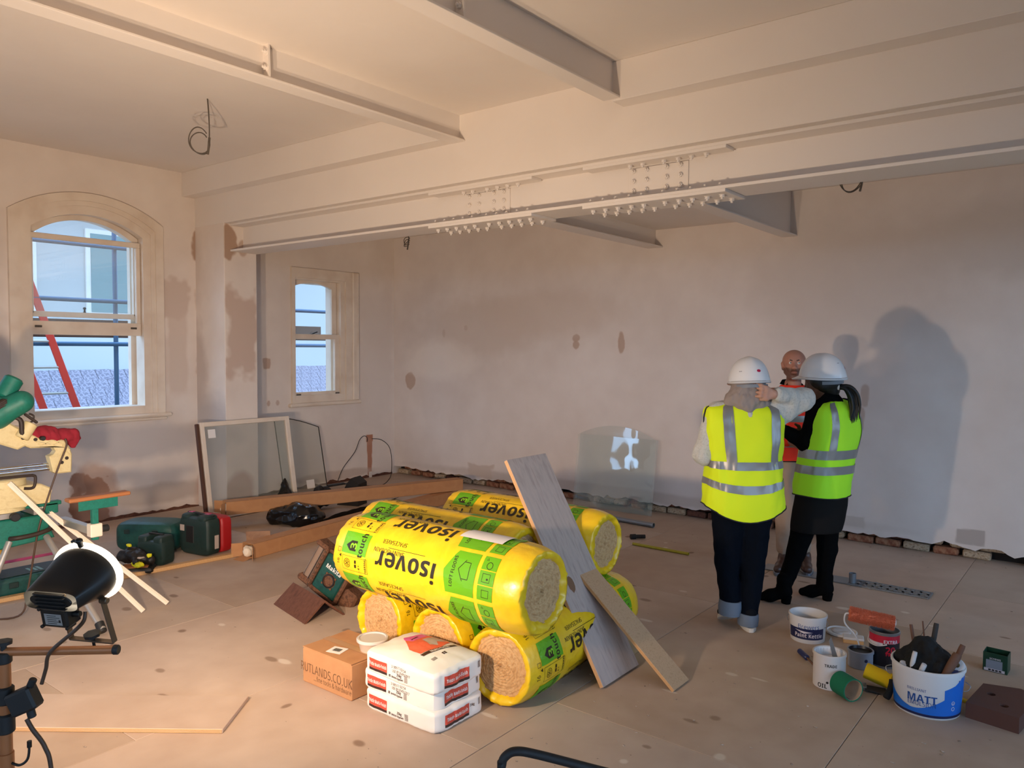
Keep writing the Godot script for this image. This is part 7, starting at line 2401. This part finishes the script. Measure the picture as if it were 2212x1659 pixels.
	flat_rect(g, 0.045, 0.10, 0.06, 0.15, drum_map(Vector3.ZERO, 0.077, 0.077, 0.175, a + 0.2, 0.0), 0.014)
	part(t, "drip", g, M["dried_paint"])
	t = thing("scraper", "steel filling knife standing in the open white paint can", "scraper", "", Vector3(-1.10, 0.135, -4.05))
	g = Geo.new()
	g.prism(PackedVector2Array([Vector2(-0.010, 0), Vector2(0.016, 0), Vector2(0.002, 0.12), Vector2(-0.012, 0.10)]), 0.002, Transform3D(rot_y(0.3) * Basis(Vector3.BACK, 0.2), Vector3.ZERO))
	part(t, "blade", g, M["tin"])
	# screwdriver with blue grip
	t = thing("screwdriver", "screwdriver with a dark blue grip lying left of the white paint can", "screwdriver", "", Vector3(-1.33, 0.016, -4.31))
	g = Geo.new()
	g.cyl(Vector3(-0.05, 0.0, -0.06), Vector3(0.02, 0, 0.02), 0.015, 14, 0.006)
	part(t, "grip", g, M["blue_grip"])
	g = Geo.new()
	g.cyl(Vector3(0.02, 0, 0.02), Vector3(0.08, -0.005, 0.09), 0.006, 10)
	part(t, "shank", g, M["old_handle"])
	# sanding rolls
	t = thing("sanding_roll", "green roll of sandpaper lying in front of the white can", "sandpaper roll", "rolls of sandpaper", Vector3(-1.02, 0.056, -3.955))
	var b := rot_y(0.95)
	t.basis = b
	g = Geo.new()
	g.lathe([Vector2(0.050, -0.05), Vector2(0.056, -0.05), Vector2(0.056, 0.05), Vector2(0.050, 0.05)], 36, Transform3D(Basis(Vector3.RIGHT, PI / 2), Vector3.ZERO))
	part(t, "abrasive", g, M["sand_green"])
	g = Geo.new()
	g.lathe([Vector2(0.050, 0.0499), Vector2(0.049, 0.049), Vector2(0.049, -0.049), Vector2(0.050, -0.0499)], 36, Transform3D(Basis(Vector3.RIGHT, PI / 2), Vector3.ZERO))
	var core := part(t, "core", g, M["card_inner"])
	g = Geo.new()
	for k in 5:
		var an := PI * 1.25 + k * 0.16
		g.box(Transform3D(Basis(Vector3.BACK, an + PI / 2), Vector3(cos(an) * 0.0485, sin(an) * 0.0485, 0.01)), Vector3(0.003, 0.001, 0.06))
	part(core, "small_print", g, M["print_grey"])
	t = thing("sanding_roll", "yellow roll of sandpaper lying beside the big bucket", "sandpaper roll", "rolls of sandpaper", Vector3(-0.925, 0.062, -4.17))
	t.basis = rot_y(0.05) * Basis(Vector3.BACK, -0.25)
	g = Geo.new()
	g.lathe([Vector2(0.0, -0.062), Vector2(0.036, -0.062), Vector2(0.039, -0.059), Vector2(0.039, 0.059), Vector2(0.036, 0.062), Vector2(0, 0.062)], 30, Transform3D(Basis(Vector3.BACK, PI / 2), Vector3.ZERO))
	part(t, "abrasive", g, M["sand_yellow"])
	t = thing("paint_brush", "flat brush with dark bristles lying under the yellow sandpaper roll", "brush", "", Vector3(-0.925, 0.012, -4.115))
	g = Geo.new()
	g.box(Transform3D(rot_y(0.3), Vector3(-0.06, 0, 0.0)), Vector3(0.04, 0.018, 0.06), 0.003)
	part(t, "ferrule", g, M["tin"])
	g = Geo.new()
	for k in 16: g.tube([Vector3(-0.045, 0.0, 0.01) + rot_y(0.3) * Vector3(0, 0, -0.03 + k * 0.004), Vector3(0.05, -0.004, -0.012) + rot_y(0.3) * Vector3(0, 0, -0.035 + k * 0.0047)], 0.0032, 5)
	part(t, "bristles", g, M["bristle"])
	g = Geo.new()
	g.tube(spline([Vector3(-0.07, 0.002, 0.0), Vector3(-0.11, 0.008, -0.03), Vector3(-0.16, 0.01, -0.07)], 5), [0.012, 0.013, 0.014, 0.014, 0.014, 0.013, 0.012, 0.012, 0.011, 0.011, 0.010], 8)
	part(t, "handle", g, M["plastic_white"])
	t = thing("hand_tool", "dark handle with a steel shank leaning by the big bucket", "handle", "", Vector3(-0.845, 0.03, -4.06))
	g = Geo.new()
	g.tube(spline([Vector3(-0.01, -0.012, 0.03), Vector3(0.0, 0.02, 0.0), Vector3(0.0, 0.06, -0.03)], 5), [0.016, 0.017, 0.018, 0.017, 0.016, 0.015, 0.014, 0.013, 0.012, 0.012, 0.012], 10)
	part(t, "grip", g, M["cloth_black"])
	# big emulsion bucket
	o = Vector3(-0.690, 0, -4.09)
	t = thing("emulsion_bucket", "large white and blue emulsion bucket filled with decorating tools", "bucket", "", o)
	a = face.call(o)
	drum(t, "pail", 0.140, 0.155, 0.225, 0.004, M["plastic_white"], 0.005)
	g = Geo.new()
	var mp := drum_map(Vector3.ZERO, 0.140, 0.155, 0.225, a, 0.0)
	var wave := PackedVector2Array([Vector2(-0.22, 0.022), Vector2(0.235, 0.022), Vector2(0.235, 0.200), Vector2(0.175, 0.195), Vector2(0.13, 0.165), Vector2(0.075, 0.145)])
	for k in 13: wave.append(Vector2(0.075 - k * 0.012, 0.10 - 0.058 * sin(PI * 0.5 * k / 12.0) - 0.0 * k))
	wave.append_array(PackedVector2Array([Vector2(-0.11, 0.052), Vector2(-0.16, 0.075), Vector2(-0.22, 0.11)]))
	flat_poly(g, wave, mp, 0.014)
	part(t, "blue_print", g, M["label_blue"])
	g = Geo.new()
	flat_rect(g, -0.22, 0.235, 0.010, 0.022, mp, 0.014)
	part(t, "navy_print", g, M["label_navy"])
	g = Geo.new()
	glyphs(g, "MATT", 0.050, drum_map(Vector3.ZERO, 0.140, 0.155, 0.225, a - 0.15, 0.092, 0.0014), true)
	glyphs(g, "EMULSION", 0.030, drum_map(Vector3.ZERO, 0.140, 0.155, 0.225, a - 0.15, 0.068, 0.0014), false, true, 0.85)
	glyphs(g, "BRILLIANT", 0.018, drum_map(Vector3.ZERO, 0.140, 0.155, 0.225, a - 0.30, 0.132, 0.0014), false)
	part(t, "lettering", g, M["ink_blue"])
	g = Geo.new()
	for y in [0.055, 0.082]:
		flat_ring(g, Vector2(0.12, y), 0.007, 0.0095, drum_map(Vector3.ZERO, 0.140, 0.155, 0.225, a, 0.0, 0.0016))
	glyphs(g, "13", 0.013, drum_map(Vector3.ZERO, 0.140, 0.155, 0.225, a + 0.81, 0.078, 0.0018), true)
	part(t, "round_symbols", g, M["text_pale"])
	g = Geo.new()
	for s in [-1.0, 1.0]: g.tube(spline([Vector3(s * 0.158, 0.165, 0.0), Vector3(s * 0.180, 0.155, 0.012), Vector3(s * 0.172, 0.135, 0.02), Vector3(s * 0.155, 0.13, 0.03)], 5), 0.0022, 5)
	part(t, "wire_bail", g, M["steel"])
	g = Geo.new()
	skin(g, [[o + Vector3(-0.07, 0.20, -0.02), o + Vector3(-0.02, 0.275, -0.02), 0.075, 0.045], [o + Vector3(-0.02, 0.265, -0.02), o + Vector3(0.055, 0.235, -0.01), 0.055, 0.055], [o + Vector3(0.05, 0.20, 0.02), o + Vector3(-0.04, 0.185, 0.05), 0.06, 0.06]], 0.008, 0.03, null, 0.02)
	single("black_rag", "black cloth bag heaped in the emulsion bucket", "rag", g, M["cloth_black"])
	for e in [[Vector3(0.085, 0.20, 0.075), Vector3(0.128, 0.30, 0.035), 0.020, "old_handle", "hammer_handle", "thick brown wooden handle sticking out of the emulsion bucket", "handle"], [Vector3(-0.055, 0.19, 0.10), Vector3(-0.040, 0.285, 0.085), 0.011, "dried_paint", "brush_handle", "pale brush handle sticking out at the front of the bucket", "handle"],
			[Vector3(-0.015, 0.19, 0.11), Vector3(0.005, 0.245, 0.11), 0.012, "dried_paint", "brush_handle", "short pale brush handle with a rounded end in the bucket", "handle"], [Vector3(-0.095, 0.20, 0.085), Vector3(-0.085, 0.222, 0.09), 0.018, "dried_paint", "brush_handle", "round pale knob at the left front of the bucket", "handle"],
			[Vector3(-0.075, 0.24, -0.09), Vector3(-0.10, 0.345, -0.12), 0.008, "old_handle", "stirring_stick", "thin brown stick at the back left of the bucket", "stick"], [Vector3(0.0, 0.25, -0.09), Vector3(0.012, 0.375, -0.12), 0.012, "bristle", "stirring_stick", "tall dark paint stained stick at the back of the bucket", "stick"],
			[Vector3(-0.03, 0.25, -0.10), Vector3(-0.05, 0.37, -0.13), 0.004, "old_handle", "stirring_stick", "very thin stick at the back of the bucket", "stick"], [Vector3(0.10, 0.21, -0.03), Vector3(0.135, 0.315, -0.06), 0.013, "old_handle", "brush_handle", "flat dusty handle leaning out at the back right of the bucket", "handle"]]:
		g = Geo.new()
		g.tube(spline([o + e[0], (o + e[0]).lerp(o + e[1], 0.5), o + e[1]], 3), [e[2] * 0.85, e[2] * 0.9, e[2] * 0.95, e[2], e[2], e[2], e[2] * 0.9], 10)
		single(e[4], e[5], e[6], g, M[e[3]], "tools in the emulsion bucket")
	t = thing("roller_sleeve", "white roller sleeve end at the right of the bucket", "roller sleeve", "tools in the emulsion bucket", o + Vector3(0.125, 0.235, 0.0))
	g = Geo.new()
	g.lathe([Vector2(0.012, -0.03), Vector2(0.028, -0.03), Vector2(0.030, 0.0), Vector2(0.028, 0.03), Vector2(0.012, 0.03), Vector2(0.012, -0.03)], 20, Transform3D(Basis(Vector3.RIGHT, 1.2), Vector3.ZERO))
	part(t, "sleeve", g, M["dried_paint"])
	g = Geo.new()
	g.box(Transform3D(rot_y(0.4), o + Vector3(0.115, 0.200, 0.055)), Vector3(0.05, 0.05, 0.03), 0.004)
	single("blue_pad", "dark blue sanding pad tucked in the right side of the bucket", "pad", g, M["blue_grip"], "tools in the emulsion bucket")
	# green box of screws
	t = thing("screw_box", "small dark green plastic box with a printed label on bare floor at the right", "box", "", Vector3(-0.485, 0, -4.81))
	b = rot_y(-0.05)
	g = Geo.new()
	for e in [[Vector3(0, 0.05, 0.045), Vector3(0.11, 0.10, 0.003)], [Vector3(0, 0.05, -0.045), Vector3(0.11, 0.10, 0.003)], [Vector3(0.055, 0.05, 0), Vector3(0.003, 0.10, 0.09)], [Vector3(-0.055, 0.05, 0), Vector3(0.003, 0.10, 0.09)], [Vector3(0, 0.002, 0), Vector3(0.11, 0.004, 0.09)]]: g.box(Transform3D(b, b * e[0]), e[1], 0.001)
	part(t, "box_shell", g, mat("box_green", hexc("123c28"), 0.4))
	g = Geo.new()
	g.box(Transform3D(b, b * Vector3(-0.004, 0.038, 0.0472)), Vector3(0.075, 0.05, 0.001))
	part(t, "label", g, M["label_grey"])
	g = Geo.new()
	flat_rect(g, -0.05, 0.045, 0.004, 0.018, plane(b * Vector3(0, 0, 0.0480), b * Vector3.RIGHT, Vector3.UP), 0.2)
	glyphs(g, "screws", 0.016, plane(b * Vector3(0.0, 0.072, 0.0472), b * Vector3.RIGHT, Vector3.UP), true)
	part(t, "pale_print", g, M["text_pale"])
	g = Geo.new()
	for k in 4: flat_rect(g, -0.03 + k * 0.016, -0.018 + k * 0.016, 0.007, 0.015, plane(b * Vector3(0, 0, 0.0484), b * Vector3.RIGHT, Vector3.UP), 0.2)
	part(t, "dark_print", g, M["ink"])
	# brown block with two holes
	var bl := CSGPolygon3D.new()
	bl.name = "perforated_block"
	bl.polygon = PackedVector2Array([Vector2(-0.115, -0.16), Vector2(0.10, -0.17), Vector2(0.11, 0.15), Vector2(0.03, 0.19), Vector2(-0.115, 0.13)])
	bl.depth = 0.072
	bl.material = M["brick_block"]
	meta(bl, "brown clay block with two round holes on the floor at the right edge", "block")
	add_child(bl)
	bl.transform = Transform3D(Basis(Vector3.RIGHT, -PI / 2) * Basis(Vector3.BACK, -0.12), Vector3(-0.395, 0.072, -4.235))
	for h in [Vector3(-0.055, 0.02, -0.036), Vector3(0.02, -0.075, -0.036)]:
		var c := CSGCylinder3D.new()
		c.name = "hole"
		c.operation = CSGShape3D.OPERATION_SUBTRACTION
		c.radius = 0.019
		c.height = 0.2
		c.sides = 20
		c.material = M["brick_block"]
		bl.add_child(c, true)
		c.transform = Transform3D(Basis(Vector3.RIGHT, PI / 2), h)
	g = Geo.new()
	g.box(Transform3D(rot_y(-0.5), Vector3(-0.545, 0.007, -4.26)), Vector3(0.10, 0.014, 0.022), 0.003)
	single("yellow_offcut", "short yellow plastic strip between the bucket and the brown block", "strip", g, M["yellow_plain"])
	# perforated metal strip, pot, pipes
	t = thing("drain_grating", "long flat metal grating with staggered slots lying behind the woman's boots", "grating", "", Vector3(-1.55, 0, -5.96))
	b = Basis()
	g = Geo.new()
	g.abox(-0.62, 0.02, 0.002, 0.010, -0.085, 0.075, 0.002)
	part(t, "plain_plate", g, M["galvanised"])
	g = Geo.new()
	for z in [-0.082, 0.072]: g.abox(0.02, 0.55, 0.002, 0.010, z - 0.006, z + 0.006, 0.001)
	g.abox(0.54, 0.55, 0.002, 0.010, -0.085, 0.075, 0.001)
	for r in 4:
		var z := -0.062 + r * 0.038
		g.abox(0.02, 0.55, 0.002, 0.010, z - 0.004, z + 0.004, 0.001)
		for k in 5: g.abox(0.07 + k * 0.10 + (r % 2) * 0.05, 0.088 + k * 0.10 + (r % 2) * 0.05, 0.002, 0.010, z - 0.034, z + 0.004, 0.001)
	part(t, "slotted_plate", g, M["galvanised"])
	t = thing("metal_cup", "small grey metal cup standing on the flat grating", "cup", "", Vector3(-1.505, 0.0105, -5.93))
	g = Geo.new()
	g.lathe([Vector2(0, 0), Vector2(0.023, 0), Vector2(0.025, 0.070), Vector2(0.023, 0.070), Vector2(0.021, 0.004), Vector2(0, 0.004)], 24)
	part(t, "cup_wall", g, M["galvanised"])
	var pipe := func(n: String, label: String, p0: Vector3, p1: Vector3, r: float, m: Material):
		var gg := Geo.new()
		var y := (p1 - p0).normalized()
		var x := y.cross(Vector3.UP).normalized()
		var l := p0.distance_to(p1)
		gg.lathe([Vector2(r * 0.8, 0.0), Vector2(r, 0.0), Vector2(r, l), Vector2(r * 0.8, l), Vector2(r * 0.8, 0.0)], 18, Transform3D(Basis(x, y, x.cross(y)), p0))
		single(n, label, "pipe", gg, m)
	pipe.call("steel_pipe", "grey steel pipe lying on the floor below the glass panes", Vector3(-4.5, 0.024, -6.66), Vector3(-3.47, 0.024, -6.60), 0.023, M["galvanised"])
	pipe.call("yellow_pipe", "thin yellow pipe lying on the floor behind the insulation rolls", Vector3(-3.30, 0.013, -5.90), Vector3(-2.775, 0.013, -5.895), 0.012, mat("pipe_yellow", hexc("a89a20"), 0.4))
	g = Geo.new()
	g.cyl(Vector3(-3.40, 0.022, -6.10), Vector3(-3.32, 0.024, -6.16), 0.018, 12, 0.003)
	g.cyl(Vector3(-3.42, 0.022, -6.07), Vector3(-3.39, 0.022, -6.11), 0.024, 12, 0.003)
	single("pipe_fitting", "small black pipe fitting lying behind the yellow pipe", "fitting", g, M["black_rubber"])
	# near edge of the picture: tubular handle and a crusted bucket
	t = thing("cart_handle", "black tubular handle of a trolley at the bottom edge of the picture", "handle", "", Vector3(-1.1, 0, -1.65))
	o = t.position
	g = Geo.new()
	var pts := [Vector3(-1.223, 0.0, -1.519), Vector3(-1.223, 0.58, -1.519), Vector3(-1.223, 0.63, -1.521), Vector3(-1.217, 0.652, -1.527), Vector3(-1.197, 0.665, -1.545), Vector3(-1.154, 0.657, -1.579), Vector3(-1.036, 0.620, -1.669), Vector3(-0.92, 0.585, -1.755), Vector3(-0.80, 0.545, -1.84), Vector3(-0.74, 0.50, -1.88), Vector3(-0.73, 0.30, -1.89), Vector3(-0.73, 0.0, -1.89)]
	g.tube(spline(pts.map(func(q): return q - o), 8), 0.0115, 14)
	part(t, "bent_tube", g, M["black_rubber"])
	t = thing("crusted_bucket", "bucket with a plaster crusted rim at the bottom edge of the picture", "bucket", "", Vector3(-1.60, 0, -1.72))
	g = Geo.new()
	g.lathe([Vector2(0, 0), Vector2(0.10, 0), Vector2(0.125, 0.28), Vector2(0.130, 0.285), Vector2(0.122, 0.29), Vector2(0.098, 0.02), Vector2(0, 0.02)], 32)
	part(t, "pail", g, M["black_rubber"])
	g = Geo.new()
	cushion_geo(g, cushion(Vector3(0.122, 0.03, 0.122), 2.3, 0.02, 2.0, 20.0), [16, 6, 16], Transform3D(Basis(), Vector3(0, 0.268, 0)))
	part(t, "plaster", g, mottled("plaster_crust", [hexc("6a5646"), hexc("b4a494"), hexc("8e7c6c"), hexc("c8bcae")], 0.04, 6.0, 0.9, 0.4, 95))
	# loose sheet on the floor at lower left, thickness showing along its near edge
	g = Geo.new()
	var d1 := Vector3(-0.791, 0, 0.611)
	var d2 := Vector3(-0.611, 0, -0.791)
	var ce := Vector3(-3.062, 0.0105, -1.848)
	g.box(Transform3D(Basis(d1, Vector3.UP, d1.cross(Vector3.UP)), ce + d1 * 0.8 + d2 * 0.165), Vector3(1.6, 0.019, 0.33), 0.002)
	var ls := thing("loose_board", "loose flooring board lying on the floor at lower left beside the lamp stand", "board")
	part(ls, "board_face", g, M["floorboard"])
	for k in 3:
		g = Geo.new()
		g.bar(ce + Vector3(0, -0.006 + k * 0.006, 0) - d2 * 0.0012 + d1 * 0.003, ce + Vector3(0, -0.006 + k * 0.006, 0) - d2 * 0.0012 + d1 * 1.597, 0.003, 0.0035, 0.0005)
		part(ls, "edge_ply", g, M["pine"])
	# debris
	var dm := MultiMesh.new()
	dm.transform_format = MultiMesh.TRANSFORM_3D
	var chip := Geo.new()
	cushion_geo(chip, cushion(Vector3(0.5, 0.25, 0.35), 2.5, 0.15, 4.0, 2.0), [3, 2, 3])
	dm.mesh = chip.mesh()
	mottled("debris_mix", [hexc("4c3a2e"), hexc("8a7462"), hexc("d8cbbd"), hexc("6a5544")], 0.05, 1.0, 0.9, 0.0, 96)
	M["debris_mix"].uv1_world_triplanar = true
	M["debris_mix"].uv1_scale = Vector3.ONE * 2.0
	dm.mesh.surface_set_material(0, M["debris_mix"])
	dm.instance_count = 900
	for k in 900:
		var p := Vector3(rng.randf_range(-6.5, 0.0), 0.002, rng.randf_range(-6.9, -1.2))
		if k % 3 == 0: p = Vector3(rng.randf_range(-2.5, -0.3), 0.002, rng.randf_range(-4.5, -1.6))
		if k > 760: p = Vector3(rng.randf_range(-7.6, -0.3), 0.003, -7.18 + absf(rng.randfn(0, 0.05)))
		var s := 0.004 + 0.009 * pow(rng.randf(), 3.0)
		dm.set_instance_transform(k, Transform3D(Basis(Vector3.UP, rng.randf() * TAU).scaled(Vector3(s * 1.6, s * 0.5, s)), p))
	var di := MultiMeshInstance3D.new()
	di.name = "floor_debris"
	di.multimesh = dm
	di.material_override = M["debris_mix"]
	meta(di, "scattered crumbs of plaster and wood on the floor", "debris", "", "stuff")
	add_child(di)

# ---------------------------------------------------------------- outside the windows
func build_outside() -> void:
	mottled("tile_grey", [hexc("7d7480"), hexc("978c92"), hexc("6a626c"), hexc("a59a9c")], 0.03, 2.0, 0.9, 0.0, 97)
	mottled("brick_out", [hexc("8a5146"), hexc("a5685a"), hexc("74453e"), hexc("b57d6c")], 0.03, 3.0, 0.9, 0.0, 98)
	mat("render_white", hexc("b9b6b0"), 0.9)
	mat("mortar", hexc("9a938c"), 0.9)
	mat("window_dark", hexc("5f7f7d"), 0.2)
	mat("ladder_red", hexc("c8321c"), 0.5)
	mat("scaffold_blue", hexc("3f5a74"), 0.5, 0.4)
	mat("plank_brown", hexc("5a4030"), 0.9)
	var g := Geo.new()
	g.abox(-30, -8.2, -4.2, -4.0, -14, 8)
	struct("ground", g, M["mortar"])
	var t := thing("neighbour_house", "white and red brick house with a tiled roof seen through the windows", "house", "", Vector3(-14.0, -4.0, -5.5))
	g = Geo.new()
	g.abox(-0.3, 0.0, 0, 9.2, -6, 7)
	part(t, "wall", g, M["render_white"])
	for e in [[-0.9, 6.2], [0.7, 6.2], [-1.0, 2.2], [2.4, 6.2], [-3.4, 6.2]]:
		g = Geo.new()
		g.abox(-0.02, 0.04, e[1], e[1] + 1.5, e[0] - 0.42, e[0] + 0.42, 0.01)
		var w := part(t, "window", g, M["paint_white"])
		g = Geo.new()
		g.abox(0.03, 0.05, e[1] + 0.08, e[1] + 1.42, e[0] - 0.34, e[0] + 0.34)
		part(w, "pane", g, M["window_dark"])
	var tile := Geo.new()
	tile.box(Transform3D(), Vector3(0.24, 0.025, 0.23), 0.005)
	var tm := tile.mesh()
	for e in [[0.35, 4.35, 1.35, 7, 6.0, -3.2, "lean_roof"], [-0.1, 8.6, 2.2, 8, 6.0, -4.0, "roof"]]:
		var mm := MultiMesh.new()
		mm.transform_format = MultiMesh.TRANSFORM_3D
		mm.mesh = tm
		var rows: int = e[3]
		mm.instance_count = rows * 44
		for r in rows:
			for k in 44:
				mm.set_instance_transform(r * 44 + k, Transform3D(Basis(Vector3.BACK, -0.75) * Basis(Vector3.RIGHT, nz.get_noise_2d(k * 7.0, r * 5.0) * 0.06), Vector3(e[0] + 1.3 - r * 0.155, e[1] + r * 0.145 + nz.get_noise_2d(k * 3.0, r * 9.0) * 0.012, -5.4 + k * 0.236 + (r % 2) * 0.118)))
		tm.surface_set_material(0, M["tile_grey"])
		var mi := MultiMeshInstance3D.new()
		mi.name = e[6]
		mi.multimesh = mm
		mi.material_override = M["tile_grey"]
		mi.set_meta("kind", "stuff")
		t.add_child(mi)
	g = Geo.new()
	g.abox(0.3, 1.25, 0, 5.05, 1.6, 6.2)
	var bw := part(t, "brick_wing", g, M["mortar"])
	var bm := Geo.new()
	bm.box(Transform3D(), Vector3(0.03, 0.068, 0.215), 0.004)
	var bmesh := bm.mesh()
	for r in 16:
		for k in 9:
			var o := part(bw, "brick", bmesh, M["brick_out"])
			o.position = Vector3(1.26, 3.75 + r * 0.08, 1.75 + k * 0.232 + (r % 2) * 0.11)
	# scaffold and ladder between the houses
	t = thing("scaffold", "galvanised tube scaffold with a plank deck outside the arched window", "scaffold", "", Vector3(-9.4, -4.0, -3.6))
	for z in [-2.6, -0.75, 0.45]:
		g = Geo.new()
		g.tube([Vector3(0, 0, z), Vector3(0, 8.5, z)], 0.026, 12)
		part(t, "standard", g, M["scaffold_blue"])
	for y in [5.72, 6.22, 6.85]:
		g = Geo.new()
		g.tube([Vector3(0.05, y, -4.2), Vector3(0.05, y, 2.0)], 0.025, 12)
		part(t, "ledger", g, M["scaffold_blue"])
	g = Geo.new()
	g.abox(-0.55, -0.05, 5.80, 5.84, -4.2, 2.0, 0.004)
	part(t, "plank", g, M["plank_brown"])
	g = Geo.new()
	g.abox(-0.62, -0.58, 5.84, 6.02, -4.2, 2.0, 0.004)
	part(t, "toe_board", g, M["plank_brown"])
	t = thing("ladder", "red ladder leaning on the scaffold outside the arched window", "ladder", "", Vector3(-9.15, -4.0, -3.5))
	for s in [-0.17, 0.17]:
		g = Geo.new()
		g.bar(Vector3(0.1, 3.6, -0.55 + s), Vector3(-0.25, 6.75, 0.35 + s), 0.03, 0.075, 0.005, Vector3(0, 0, 1))
		part(t, "stile", g, M["ladder_red"])
	for k in 11:
		g = Geo.new()
		var q := Vector3(0.1, 3.6, -0.55).lerp(Vector3(-0.25, 6.75, 0.35), (k + 0.5) / 11.0)
		g.tube([q + Vector3(0, 0, -0.17), q + Vector3(0, 0, 0.17)], 0.014, 8)
		part(t, "rung", g, M["aluminium"])
